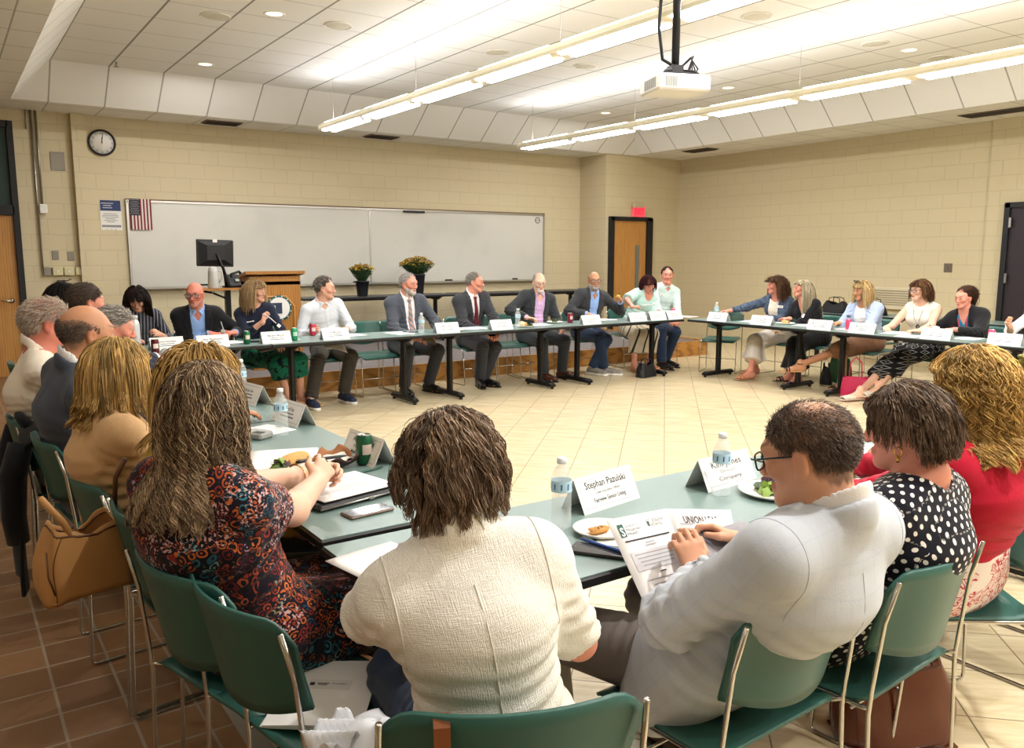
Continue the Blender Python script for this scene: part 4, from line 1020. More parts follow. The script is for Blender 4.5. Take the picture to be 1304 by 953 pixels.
                if style == 'mule':
                    for tt in np.linspace(.10, .21, 6): strap(tt, .047, .056 - .14*(tt - .1), .010)
                else:
                    strap(.165, .046, .052, .011); strap(.135, .046, .058, .009); 
                    c_ = A(a[0], a[1], a[2] + .01); b.tube([c_ + d*.041*math.cos(k_) + lat*.041*math.sin(k_) for k_ in np.arange(16)*2*pi/16], .006, 6, closed=True)
                b.build('strap', m, o)
            if label: o['label'] = label
    # -------- hair
    def hairlow(s, L, kind):
        x, y = np.abs(L[..., 0]), L[..., 1]
        low = np.where(y > 0, np.minimum(y*1.0 - .012, .080 - .25*x), y*.95 - .012)
        if kind in ('short', 'thin', 'crown', 'fringe', 'recede', 'balding'): low = np.where(y < -.04, np.maximum(low, -.070), low)
        if kind in ('recede', 'balding'): low = np.where(y > .03, low + .018 + .30*x*(x > .02), low)
        wob = .004*np.sin(L[..., 0]*310 + 2*np.sin(y*190)) + .003*np.sin(y*420 + 1.3)
        return low + wob
    def hairmask(s, L, kind, edge=0):
        x, y, z = np.abs(L[..., 0]), L[..., 1], L[..., 2]
        m = z > s.hairlow(L, kind) + edge
        m &= ~((np.abs(y + .004) < .024) & (z < .020))            # the ear stays clear
        if kind == 'fringe': m &= (z < .085) & (y < .05)
        return m
    def bald(s, L, kind):
        """share of strands missing, 0..1"""
        x, y, z = L[..., 0], L[..., 1], L[..., 2]; up = (z > .035)
        if kind == 'fringe': return np.clip((z - .030 + .35*np.clip(y + .03, 0, .1))/.030, 0, 1)
        if kind == 'thin': return up*np.clip(1.25*np.exp(-((x/.048)**2 + ((y + .035)/.060)**2)), 0, .96)
        if kind == 'crown': return up*np.clip(1.3*np.exp(-((x/.045)**2 + ((y + .030)/.065)**2)), 0, .93)
        if kind == 'balding': return up*np.clip(1.5*np.exp(-((x/.055)**2 + ((y - .03)/.08)**2)), 0, .97)
        if kind == 'recede': return up*np.clip(.8*np.exp(-((x/.05)**2 + ((y - .06)/.05)**2)), 0, .8)
        return x*0
    def hair(s, kind='short', color='#4a3526', length=.03, n=1500, vol=.008, curl=0, freq=60, comb=(0, -1, -.1), grav=.5, rad=.0016, var=.25, steps=None, part=None, spread=.15, tips=None, cap=True, mask=None, frontcut=None, seed=0, clump=0, side=None, flick=0, up0=.35, shellcol=.75, cp=.62, mlt=1.0, wave=False):
        r = np.random.default_rng(seed + 11); n = int(n*(1.0 if s.near else .8))
        mk = mask or ('short' if kind in ('short', 'long', 'bob', 'curly') else kind)
        rr = A(.076, .097, .088); cc = A(0, -.012, .030)
        P = r.normal(size=(n*6, 3)); P /= np.linalg.norm(P, axis=1)[:, None]; roots = cc + P*rr; ok = s.hairmask(roots, mk)
        ok &= r.random(len(roots)) > s.bald(roots, mk)
        roots = roots[ok][:n]; nor = (roots - cc)/rr**2; nor /= np.linalg.norm(nor, axis=1)[:, None]; n = len(roots)
        steps = steps or max(5, min(26, int(length/.012))); st = length/steps*r.uniform(.68, 1.12, (n, 1))
        gdir = s.H.T @ A(0, 0, -1); cmb = A(*comb)
        if part is not None:      # hair falls away from a parting at x = part
            cmb = np.stack([np.sign(roots[:, 0] - part)*1.0, np.full(n, -.25), np.full(n, -.2)], 1)
        else: cmb = np.tile(cmb, (n, 1))
        if kind == 'curly' or kind == 'long' or kind == 'bob':
            outw = roots - A(0, .015, .11); outw[:, 2] = -.02; base = outw/(np.linalg.norm(outw, axis=1)[:, None] + 1e-6); cmb = base*.8 + cmb*.5
        d = nor*up0 + cmb*.6 + r.normal(size=(n, 3))*spread; d /= np.linalg.norm(d, axis=1)[:, None]
        if clump:
            nc = max(8, n//clump); ci = r.integers(0, nc, n); cen = roots[r.integers(0, n, nc)]
            # nearest clump centre
            dist = ((roots[:, None, :] - cen[None])**2).sum(2); ci = dist.argmin(1)
        lay = vol*(.35 + .65*r.random(n))
        p = roots.copy(); path = [p.copy()]
        shoulders = [(s.H.T @ (s.S[g] - s.C)/s.hs, .075) for g in (1, -1)] + [(s.H.T @ (s.N - s.U*.06 - s.C)/s.hs, .10), (s.H.T @ (s.chest - s.C)/s.hs, .16*s.w), (s.H.T @ (s.N + s.U*.05 - s.C)/s.hs, .058)]
        for i in range(steps):
            d = d + gdir*grav*.35 + r.normal(size=(n, 3))*spread*.25
            d /= np.linalg.norm(d, axis=1)[:, None]; p = p + d*st
            e = (p - cc)/(rr + lay[:, None]); l = np.linalg.norm(e, axis=1); ins = l < 1
            p[ins] = (cc + (p - cc)/l[:, None])[ins]
            if kind in ('long', 'curly', 'bob'):
                for c_, rad_ in shoulders:
                    q = p - c_; l = np.linalg.norm(q, axis=1); ins = l < rad_ + lay; p[ins] = (c_ + q/l[:, None]*(rad_ + lay)[:, None])[ins]
                if frontcut is not None:       # keep the face clear
                    bad = (p[:, 1] > frontcut) & (p[:, 2] < .055); p[bad, 1] = frontcut - .002*r.random(bad.sum())
                    bad = bad & (np.abs(p[:, 0]) < .066); p[bad, 0] = np.sign(p[bad, 0] + 1e-6)*(.066 + .012*r.random(bad.sum()))
            d2 = p - path[-1]; ln = np.linalg.norm(d2, axis=1)[:, None]; d = .5*d + .5*d2/(ln + 1e-9)
            path.append(p.copy())
        path = np.stack(path, 1)
        if clump:                                # pull each strand to its lock
            for c_ in range(nc):
                ids = np.where(ci == c_)[0]
                if len(ids) > 2: mean = path[ids].mean(0, keepdims=True); w_ = (np.linspace(0, 1, path.shape[1])**.7*cp)[None, :, None]; path[ids] = path[ids]*(1 - w_) + mean*w_
        if wave:                                 # finer path so the waves stay round
            m_ = path.shape[1]; x_ = np.linspace(0, m_ - 1, m_*2 - 1); i0 = np.minimum(x_.astype(int), m_ - 2); f_ = (x_ - i0)[None, :, None]
            path = path[:, i0]*(1 - f_) + path[:, i0 + 1]*f_; path[:, 1:-1] = .5*path[:, 1:-1] + .25*(path[:, :-2] + path[:, 2:])
        if curl:
            tt = np.linspace(0, 1, path.shape[1])[None]; ph = (r.uniform(0, 6.28, nc)[ci][:, None] if clump else r.uniform(0, 6.28, n)[:, None]) + r.normal(size=(n, 1))*.35
            f = freq*length*(1 + .25*r.normal(size=(n, 1))) if not clump else freq*length*(1 + .25*r.normal(size=nc)[ci][:, None])
            am = curl*np.minimum(tt*3, 1)*(.6 + .8*r.random((n, 1)))
            rad_o = path - cc; rad_o[..., 2] *= .3
            u_ = np.cross(np.gradient(path, axis=1), rad_o if wave else A(0, 1, .3)); u_ /= np.linalg.norm(u_, axis=2)[..., None] + 1e-9
            v_ = np.cross(np.gradient(path, axis=1), u_); v_ /= np.linalg.norm(v_, axis=2)[..., None] + 1e-9
            path = path + (am*np.sin(f*tt + ph))[..., None]*u_ + ((.25 if wave else 1)*am*np.cos(f*tt + ph))[..., None]*v_
        if flick:
            tt = np.linspace(0, 1, path.shape[1])[None, :, None]; o_ = path - A(0, -.01, -.05); o_[..., 2] = 0; o_ /= np.linalg.norm(o_, axis=2)[..., None] + 1e-9
            path = path + o_*flick*np.maximum(0, tt - .75)**2*16
        rad_ = np.full(path.shape[:2], rad)*np.linspace(1, .45, path.shape[1])[None]*(.7 + .6*r.random((n, 1)))
        W = s.C + (path @ s.H.T)*s.hs
        V, Q = tubes_np(W, rad_, 3)
        c0 = A(*lin(color)); ton = 1 + var*r.normal(size=n); cs = np.clip(c0*ton[:, None], 0, 1)
        if tips is not None: k_ = (r.random(n) < tips[1]); cs[k_] = A(*lin(tips[0]))*(1 + var*r.normal(size=(k_.sum(), 1)))
        if clump: cs = cs*(1 + .22*r.normal(size=nc))[ci][:, None]
        colr = np.repeat(np.clip(cs, 0.002, 1), path.shape[1]*3, 0)
        if cap:                                  # scalp layer under the strands
            lo, hi = s.bounds([s.C - .19, s.C + .19]); F = Field(lo, hi, .005 if s.near else .006)
            F.ell(s.hp(*cc), tuple(rr*s.hs), (s.H[:, 0], s.H[:, 1], s.H[:, 2]), k=0)
            X, Y, Z = np.meshgrid(*F.ax, indexing='ij'); G = (np.stack([X, Y, Z], -1) - s.C) @ s.H / s.hs
            mg = G[..., 2] - s.hairlow(G, mk); mg = np.minimum(mg, (.5 - s.bald(G, mk))*.03)
            mg = np.where(s.hairmask(G, mk), mg, np.minimum(mg, -.01))
            F.F = (F.F - np.clip(mg*.35, -.006, vol*.45)).astype(np.float32)
            F.ell(s.hp(*cc), tuple((rr - .006)*s.hs), (s.H[:, 0], s.H[:, 1], s.H[:, 2]), k=0, neg=True)
            v, q = F.mesh()
            if len(v):
                v = relax(v, q, 2, .5); nn = vnormals(v, q); v = v + nn*(.0015*snoise(v, 160))[:, None]
                Q = np.concatenate([Q, q + len(V)]); V = np.concatenate([V, v]); colr = np.concatenate([colr, np.tile(c0*shellcol, (len(v), 1))*(1 + .15*snoise(v, 120))[:, None]])
        return npmesh('hair', V, Q, mat('hair', attr=True, rough=.5, spec=.2), s.root, np.clip(colr, .001, 1))
    def beard(s, color='#b9b4ac', full=True, t=.004, n=700, goatee=False):
        lo, hi = s.bounds([s.C - .17, s.C + .17]); F = Field(lo, hi, .0055); s.headsdf(F)
        X, Y, Z = np.meshgrid(*F.ax, indexing='ij'); G = (np.stack([X, Y, Z], -1) - s.C) @ s.H / s.hs; x = np.abs(G[..., 0]); y, z = G[..., 1], G[..., 2]
        m = (z < -.040 - .25*np.clip(y - .03, 0, .1)) & (y > .0 + (.055 if goatee else 0)) & (z > -.128) & (x < .09)
        m &= ~((x < .022) & (z > -.078) & (z < -.056)); m &= ~((x < .010) & (z > -.046)); m &= z < -.050 + .9*np.clip(.055 - y, 0, .05) + .02*(x < .03)*(y > .07) + .004*np.sin(x*500 + y*300)
        if goatee: m &= x < .036
        d = np.maximum(F.F - t, np.where(m, -.02, .0035)); d = np.maximum(d, -(F.F + .008))
        v, q = F.mesh(d.astype(np.float32)); v = relax(v, q, 3, .5); n_ = vnormals(v, q); v = v + n_*(.0016*snoise(v, 260))[:, None]
        c = A(*lin(color)); col = np.clip(c*(1 + .25*snoise(v, 150))[:, None], 0, 1)
        return npmesh('beard', v, q, mat('hair'), s.root, col)
    def glasses(s, color='#1b1a1c', rim=.0016, w_=.026, h_=.019, round_=4):
        b = MB(); pts = {}
        for g in (1, -1):
            P = []
            for k in range(24):
                a = k*2*pi/24; ca, sa = math.cos(a), math.sin(a); rr = (abs(ca)**round_ + abs(sa)**round_)**(-1/round_)
                P.append(s.hp(g*.034 + w_*rr*ca, .104 - .08*abs(g*.034 + w_*rr*ca)**1.5*4, .0 + h_*rr*sa))
            b.tube(P, rim, 6, closed=True); pts[g] = P
            b.tube([s.hp(g*.060, .098, .008), s.hp(g*.074, .085, .010), s.hp(g*.080, .0, .010), s.hp(g*.079, -.02, -.006)], rim*1.1, 6)
        b.tube([s.hp(-.009, .106, .003), s.hp(0, .110, .006), s.hp(.009, .106, .003)], rim, 6)
        o = b.build('glasses', mat('frame_' + color, color, .3), s.root)
        for g in (1, -1):
            l = MB(); c_ = sum(pts[g])/24; l.add(pts[g] + [c_], [(i, (i + 1) % 24, 24) for i in range(24)]); l.build('lens', lens_mat(), o)
        return o
    def seams(s, ob, m, back=True, arm=True, r=.0018):
        b = MB()
        def hit(o, d):
            ok, p, n, i = ob.ray_cast(Vector(o), Vector(d)); return np.array(p) if ok else None
        if back:
            q = [hit(s.N + s.U*(-.025 - k*.028) - s.Fw*.4, s.Fw) for k in range(16)]; q = [p for p in q if p is not None]
            if len(q) > 3: b.tube(q, r, 6)
        if arm:
            for g in (1, -1):
                c = s.S[g] - s.R*g*.012 - s.U*.02; q = []
                for a in np.linspace(-2.3, 1.2, 26):
                    d = s.U*math.cos(a) + s.Fw*math.sin(a); d = nrm(d + s.R*g*.12); p = hit(c + d*.3, -d)
                    if p is not None and np.linalg.norm(p - c) < .16: q.append(p)
                if len(q) > 3: b.tube(q, r, 6)
        if b.v: b.build('seam', m, s.root)
    def onfront(s, x, z, off=.0):
        """point on the front of the chest: x to the right, z below the neck base"""
        best = s.N + s.R*x + s.U*z
        d = s.Fw; o = best + d*.30
        for ob in s.wear:
            me = ob.data
        hit = None
        for ob in s.wear:
            ok, p, n, i = ob.ray_cast(Vector(o), Vector(-d))
            if ok:
                p = np.array(p)
                if hit is None or p @ d > hit @ d: hit = p
        return (hit if hit is not None else best + d*.12) + d*off
    def tie(s, m, length=.36, w_=.034):
        b = MB(); n = 14; P = []
        for i in range(n + 1):
            f = i/n; z = -.02 - length*f; wd = .014 + (w_ - .014)*min(1, f*1.2)
            if f > .94: wd = .004
            P.append((s.onfront(0, z, .006), wd))
        for i in range(n):
            (a, wa), (c, wc) = P[i], P[i + 1]; R = s.R; t_ = s.Fw*.004
            b.add([a - R*wa, a + R*wa, c + R*wc, c - R*wc, a - R*wa - t_, a + R*wa - t_, c + R*wc - t_, c - R*wc - t_, (a + s.Fw*.004), (c + s.Fw*.004)], [(0, 3, 9, 8), (8, 9, 2, 1), (4, 5, 6, 7), (0, 4, 7, 3), (1, 2, 6, 5)], True)
        k = s.onfront(0, -.025, .009); b.prism([(-.02, .018), (.02, .018), (.013, -.02), (-.013, -.02)], -.008, .010, 'y') if False else None
        b.add([k + s.R*x + s.U*z + s.Fw*y for y in (-.006, .010) for x, z in ((-.021, .018), (.021, .018), (.013, -.020), (-.013, -.020))], [(7, 6, 5, 4), (0, 1, 5, 4), (1, 2, 6, 5), (2, 3, 7, 6), (3, 0, 4, 7)])
        v = np.concatenate(b.v); uv = np.column_stack([v @ s.R, v @ s.U, v @ s.Fw])
        o = b.build('necktie', m, s.root); a = o.data.attributes.new('Pat', 'FLOAT_VECTOR', 'POINT'); a.data.foreach_set('vector', uv.astype(np.float32).ravel()); return o
    def badge(s, x, z, w_=.06, h_=.028, name='name_badge', m=None, round_=False):
        c = s.onfront(x, z, .006); e = s.onfront(x + .02, z, .006); f = s.onfront(x, z - .02, .006); R, U = nrm(e - c), nrm(c - f); N_ = np.cross(U, R)*-1
        N_ = np.cross(R, U); N_ = N_ if N_ @ s.Fw > 0 else -N_
        b = MB(); b.add([c + R*i*w_/2 + U*j*h_/2 + N_*k for k in (0, .003) for i, j in ((-1, -1), (1, -1), (1, 1), (-1, 1))], [(4, 5, 6, 7), (0, 1, 5, 4), (1, 2, 6, 5), (2, 3, 7, 6), (3, 0, 4, 7)]); b.mi = 1
        for k in range(2): b.add([c + R*i*w_*.33 + U*(j*h_*.07 + (.12 - .3*k)*h_) + N_*.0035 for i, j in ((-1, -1), (1, -1), (1, 1), (-1, 1))], [(0, 1, 2, 3)])
        return b.build(name, [m or M_white, mat('badge_print', '#6f7480', .6)], s.root)
    def strap(s, name, pts, r, m, off=.004):
        P = [s.onfront(x, z, off) for x, z in pts]; b = MB(); b.tube(P, r, 6); return b.build(name, m, s.root)
def lens_mat():
    m = mat('lens_glass', '#e8eef2', .05); m.node_tree.nodes['Principled BSDF'].inputs['Alpha'].default_value = .13; return m
def fr_beard(L):
    x, y, z = np.abs(L[:, 0]), L[:, 1], L[:, 2]
    return np.clip((-.040 - z - .25*np.clip(y - .03, 0, .1))/.014, 0, 1)*(y > .0)*np.clip((y + .01)/.02, 0, 1)*(1 - (x < .019)*(np.abs(z + .066) < .009))
# ------------------------------------------------------------------ cloth materials
def cloth(name, c='#ffffff', rough=.85, bump=.15, bscale=350, sheen=.15): return mat('cloth_' + name, c, rough, bump=bump, bscale=bscale, sheen=sheen, spec=.2)
def pat(name, base, rough=.85):
    m = mat(name, base, rough, spec=.2, sheen=.1); g = NT(m); a = g.n('Attribute'); a.attribute_name = 'Pat'
    sp = g.n('SeparateXYZ'); g.l(a.outputs['Vector'], sp.inputs[0]); return m, g, a.outputs['Vector'], sp.outputs
def voro(g, vec, scale, feat='F1', rnd=1.):
    v = g.n('TexVoronoi', feature=feat); v.inputs['Scale'].default_value = scale; v.inputs['Randomness'].default_value = rnd
    if vec is not None: g.l(vec, v.inputs['Vector'])
    return v
def mk_polka():
    m, g, v, o = pat('polka_dot_cloth', '#12131f'); P = .034
    def dots(ou, ov):
        fu = g.math('SUBTRACT', g.math('FRACT', g.math('ADD', g.math('DIVIDE', o[0], P), ou)), .5); fv = g.math('SUBTRACT', g.math('FRACT', g.math('ADD', g.math('DIVIDE', o[1], P), ov)), .5)
        return g.math('LESS_THAN', g.math('SQRT', g.math('ADD', g.math('MULTIPLY', fu, fu), g.math('MULTIPLY', fv, fv))), .17)
    g.color(g.mix(g.math('MAXIMUM', dots(0, 0), dots(.5, .5)), '#12131f', '#e9e6e2')); return m
def mk_dress():
    m, g, v, o = pat('peacock_print_cloth', '#1b1622'); tc = g.n('TexCoord'); vv = tc.outputs['Object']
    n = g.n('TexNoise'); n.inputs['Scale'].default_value = 9; g.l(vv, n.inputs['Vector'])
    mixv = g.n('Mix', data_type='VECTOR'); mixv.inputs[0].default_value = .06; g.l(vv, mixv.inputs[4]); g.l(n.outputs['Color'], mixv.inputs[5]); vv = mixv.outputs[1]
    big = voro(g, vv, 9); sml = voro(g, vv, 48); edge = voro(g, vv, 48, 'DISTANCE_TO_EDGE')
    sb = g.n('SeparateColor'); g.l(big.outputs['Color'], sb.inputs[0]); ss = g.n('SeparateColor'); g.l(sml.outputs['Color'], ss.inputs[0])
    hue = g.math('FRACT', g.math('ADD', g.math('MULTIPLY', sb.outputs[0], 1.3), g.math('MULTIPLY', ss.outputs[0], .35)))
    col = g.ramp(hue, [(0, '#14121c'), (.2, '#8a2a22'), (.38, '#c8682e'), (.5, '#232a44'), (.64, '#3f8f9c'), (.78, '#b3892f'), (.9, '#9c7f8c')])
    ring = g.math('GREATER_THAN', g.math('SINE', g.math('MULTIPLY', sml.outputs['Distance'], 16)), .1)
    c = g.mix(ring, '#15121b', col); c = g.mix(g.math('LESS_THAN', edge.outputs['Distance'], .05), c, '#17131b')
    spk = g.math('MULTIPLY', g.math('GREATER_THAN', g.noise(vv, 6, 2), .56), g.math('GREATER_THAN', g.noise(vv, 150, 2), .58)); c = g.mix(spk, c, '#c9a7a4')
    dk = g.math('GREATER_THAN', g.noise(vv, 5, 2), .62); g.color(g.mix(g.math('MULTIPLY', dk, .6), c, '#14121a')); return m
def mk_floral():
    m, g, v, o = pat('red_line_floral_cloth', '#e9dedb'); tc = g.n('TexCoord'); vv = tc.outputs['Object']
    n = g.n('TexNoise'); n.inputs['Scale'].default_value = 12; n.inputs['Detail'].default_value = 3; g.l(vv, n.inputs['Vector'])
    mixv = g.n('Mix', data_type='VECTOR'); mixv.inputs[0].default_value = .12; g.l(vv, mixv.inputs[4]); g.l(n.outputs['Color'], mixv.inputs[5])
    e = voro(g, mixv.outputs[1], 26, 'DISTANCE_TO_EDGE'); e2 = voro(g, mixv.outputs[1], 11)
    ln = g.math('LESS_THAN', e.outputs['Distance'], .035); rg = g.math('GREATER_THAN', g.math('SINE', g.math('MULTIPLY', e2.outputs['Distance'], 38)), .82)
    reg = g.math('GREATER_THAN', g.noise(vv, 7, 2), .47); f = g.math('MULTIPLY', g.math('MAXIMUM', ln, rg), reg)
    g.color(g.mix(f, g.mix(g.math('MULTIPLY', reg, .35), '#ece3df', '#e6b9bb'), '#b8323f')); return m
def mk_stripe(name, base, cols, P, axis=0, diag=0):
    m, g, v, o = pat(name, base); x = o[axis] if not diag else g.math('ADD', o[0], g.math('MULTIPLY', o[1], diag))
    f = g.math('FRACT', g.math('DIVIDE', x, P)); r = g.n('ValToRGB'); r.color_ramp.interpolation = 'CONSTANT'; e = r.color_ramp.elements
    while len(e) < len(cols): e.new(.5)
    for i, (p, c) in enumerate(cols): e[i].position = p; e[i].color = lin(c) + [1]
    g.l(f, r.inputs[0]); g.color(r.outputs[0]); return m
def mk_leafy():
    m, g, v, o = pat('green_leaf_cloth', '#15604a'); tc = g.n('TexCoord'); n = g.noise(tc.outputs['Object'], 17, 3, .6)
    g.color(g.mix(g.math('GREATER_THAN', n, .56), '#15664c', '#101727')); return m
def mk_diamond():
    m, g, v, o = pat('black_diamond_cloth', '#15161a'); P = .055
    d = g.math('ADD', g.math('ABSOLUTE', g.math('SUBTRACT', g.math('FRACT', g.math('DIVIDE', o[0], P)), .5)), g.math('ABSOLUTE', g.math('SUBTRACT', g.math('FRACT', g.math('DIVIDE', o[1], P)), .5)))
    l = g.math('LESS_THAN', g.math('ABSOLUTE', g.math('SUBTRACT', d, .38)), .05); l2 = g.math('LESS_THAN', d, .07); g.color(g.mix(g.math('MULTIPLY', g.math('MAXIMUM', l, l2), .75), '#121317', '#b9bab8')); return m
def mk_plaid(name, base, line, P, wl=.003):
    m, g, v, o = pat(name, base); tc = g.n('TexCoord'); n = g.noise(tc.outputs['Object'], 420, 2)
    l = g.math('MAXIMUM', g.line(o[0], P, 0, wl), g.line(o[1], P*1.25, 0, wl)); c = g.mix(g.math('MULTIPLY', l, .45), base, line)
    g.color(g.mix(g.math('MULTIPLY', n, .35), c, '#8f97a3')); g.bump(n, .15, .004); return m
def mk_tweed():
    m, g, v, o = pat('ivory_tweed', '#e7e3d9'); a = g.noise(g.comb(g.math('MULTIPLY', o[0], 60), g.math('MULTIPLY', o[1], 420)), 1, 2); b_ = g.noise(g.comb(g.math('MULTIPLY', o[0], 420), g.math('MULTIPLY', o[1], 60)), 1, 2)
    h = g.math('ADD', a, b_); g.color(g.ramp(h, [(.35, '#d6d1c6'), (.6, '#f0ede5')])); g.bump(h, .45, .006); return m
def mk_denim():
    m, g, v, o = pat('denim', '#3a4658'); tc = g.n('TexCoord'); n = g.noise(tc.outputs['Object'], 30, 4, .7); g.color(g.ramp(n, [(.3, '#2c3646'), (.7, '#5a6a80')])); return m
C_white = cloth('white_shirt', '#e9e9ea'); C_blue = cloth('sky_blue_shirt', '#8fb0e2'); C_black = cloth('black_jacket', '#17171b'); C_char = cloth('charcoal_suit', '#37383c')
C_grey = cloth('mid_grey_suit', '#4c505a'); C_navy = cloth('navy_knit', '#1a2033'); C_slate = cloth('slate_jacket', '#33373a'); C_lav = mk_plaid('lavender_check', '#c99ad0', '#f0e4f2', .016, .002)
C_jean = cloth('blue_jeans', '#27364f'); C_olive = cloth('olive_trousers', '#413c35'); C_mint = cloth('mint_blouse', '#b4d6cf'); C_pale = mk_plaid('pale_green_check', '#d3e6e2', '#b5d5d2', .014, .0015)
C_wht2 = mk_plaid('white_check_shirt', '#e3e7ec', '#b9c7da', .014, .0014); C_ltblue = cloth('powder_blue_blazer', '#a9b9d8'); C_cream = cloth('cream_knit', '#ece5d6'); C_tan = cloth('camel_blazer', '#d0a97b')
C_nsuit = cloth('navy_suit', '#1d2233'); C_gsuit = cloth('blue_grey_suit', '#434a57'); C_red = cloth('crimson_knit', '#b3122f'); C_oat = cloth('off_white_shirt', '#e6dccb')
C_flt = mk_plaid('pale_grey_suiting', '#c3c8d0', '#b3bfce', .045, .002); C_gtr = cloth('grey_trousers', '#7d7672'); C_skw = cloth('white_skirt', '#e6ddd0')
L_blk = mat('black_leather', '#131214', .28); L_brn = mat('brown_leather', '#4a2417', .3); L_tan = mat('tan_leather', '#b98a5c', .5); L_nav = mat('navy_canvas', '#27304a', .8); L_gry = mat('grey_mesh', '#8b8781', .8); L_cork = mat('cork', '#c39a63', .8); L_wh = mat('woven_white_leather', '#d9d0c2', .6)

def H(p, **k): return dict(p=p, **k)
DN = (0, 0, -1)
# ------------------------------------------------------------------ far row, facing the camera
P = Person('bald man with glasses in black jacket over a blue shirt holding a pen', (2.10, 8.58), 168, (2.03, 8.40, 1.30), (-18, -6, 0), 'm', 1.02, 1.12, 'red', belly=.5,
    sh=.92, hand=dict(R=H((2.13, 8.30, .80), d=(.8, -.5, -.1), n=(.3, .3, -1), curl=.9, pole=(.7, -.1, -.7)), L=H((2.36, 8.26, .80), d=(-.8, -.4, .1), n=(-.4, .2, -1), curl=.9, pole=(.7, -.1, -.7))))
P.body(brow='#7a5a45', beard=('#b58672', .5)); t_ = P.top('shirt', C_blue, neck='collar', nk=(.05, .09)); P.wear = [t_]; P.jacket('jacket', C_black, open_=(.07, .045, .40)); P.cuffs(C_blue); P.pants('trousers', C_nsuit); P.shoes(L_blk); P.glasses('#2b2526', .0022)
P = Person('woman in navy top and green leaf-print skirt holding a white fork', (2.72, 8.56), 175, (2.65, 8.46, 1.30), (48, -2, 4), 'f', .97, 1.06, 'fair', bust=.8,
    hand=dict(R=H((2.64, 8.24, .90), d=(.25, .15, 1), n=(.7, -.5, .2), curl=1.0, pole=(.6, .1, -.8)), L=H((2.84, 8.18, .66), d=(-.6, -.6, -.1), n=DN, curl=.5)), feet=dict(R=dict(p=(2.86, 8.20, .10), d=(.5, -.8)), L=dict(p=(3.0, 8.22, .10), d=(.6, -.7))))
P.body(); t_ = P.top('blouse', C_navy, 1.55, neck='crew', nk=(.082, .012)); P.wear = [t_]; P.badge(.085, -.13, .075, .04); P.skirt('skirt', mk_leafy(), .38, flare=.02); P.shoes(L_cork, 'wedge', L_cork)
P.hair('bob', '#8d7250', .25, 2600, vol=.022, part=.02, frontcut=.062, rad=.0021, tips=('#b89a70', .4), grav=.8, spread=.08, up0=.6)
P = Person('man in pale checked shirt and navy sneakers turned toward the right', (3.46, 8.60), 180, (3.41, 8.48, 1.325), (52, -3, 0), 'm', 1.0, 1.0, 'fair', belly=.3,
    hand=dict(R=H((3.22, 8.30, .79), d=(-.55, -.75, 0), n=(.8, -.3, -.2), curl=.75), L=H((3.52, 8.20, .785), d=(-.6, -.7, 0), n=DN, curl=.5)), feet=dict(R=dict(p=(3.06, 8.10, .085), d=(-.1, -1)), L=dict(p=(3.47, 8.22, .085), d=(.1, -1))))
P.body(); P.wear = [P.top('shirt', C_wht2, 1.88, neck='collar', nk=(.05, .07), placket=True)]; P.pants('trousers', C_olive); P.shoes(L_nav, 'sneaker', M_white); P.hair('short', '#5d544c', .028, 1700, tips=('#a39d95', .35), vol=.012, comb=(.3, -.6, .3), mask='recede')
P = Person('grey-bearded man in grey suit with an orange and grey striped tie', (4.42, 8.60), 180, (4.41, 8.46, 1.355), (22, -4, 0), 'm', 1.04, 1.14, 'pink', belly=.6,
    hand=dict(R=H((4.32, 8.20, .63), d=(.8, -.3, -.1), n=DN, curl=.5, pole=(.8, -.2, -.6)), L=H((4.62, 8.18, .66), d=(-.8, -.3, 0), n=DN, curl=.4, pole=(.8, -.2, -.6))), feet=dict(R=dict(p=(4.20, 8.22, .085), d=(-.1, -1)), L=dict(p=(4.55, 8.30, .085), d=(.25, -1))))
P.body(brow='#8a7f78', beard=('#b5a9a0', .75)); P.wear = [P.top('shirt', C_white, neck='collar', nk=(.05, 0))]; P.tie(mk_stripe('orange_striped_silk', '#8a8f98', [(0, '#8d8f9a'), (.3, '#c9c4bd'), (.4, '#d2703a'), (.62, '#c9c4bd'), (.7, '#7a6f86')], .06, 0, -.9)); P.jacket('suit_jacket', C_grey, open_=(.068, .05, .36)); P.cuffs(C_white); P.pants('trousers', C_char); P.shoes(L_blk)
P.hair('short', '#a7a29c', .024, 1600, mask='recede', vol=.009); P.beard('#b8ada4', t=.0035); P.wear.append(P.root.children[-1]); P.badge(-.13, -.20, .055, .075)
P = Person('man with short grey hair in charcoal suit and maroon tie', (5.33, 8.60), 182, (5.31, 8.47, 1.355), (40, -4, 0), 'm', 1.0, 1.02, 'pink',
    hand=dict(R=H((5.24, 8.20, .66), d=(.5, -.6, -.3), n=(.3, 0, -1), curl=.6, pole=(.8, -.3, -.6)), L=H((5.42, 8.16, .65), d=(-.6, -.5, -.3), n=DN, curl=.6, pole=(.8, -.3, -.6))), feet=dict(R=dict(p=(5.22, 8.26, .085), d=(-.35, -1)), L=dict(p=(5.30, 8.28, .085), d=(.35, -1))))
P.body(brow='#6a5d55'); P.wear = [P.top('shirt', C_white, neck='collar', nk=(.05, 0))]; P.tie(cloth('maroon_silk', '#6a1a28', .5)); P.jacket('suit_jacket', C_char, open_=(.066, .03, .36)); P.cuffs(C_white); P.pants('trousers', C_char); P.shoes(L_blk); P.hair('short', '#8b837b', .018, 1500, mask='recede', vol=.005)
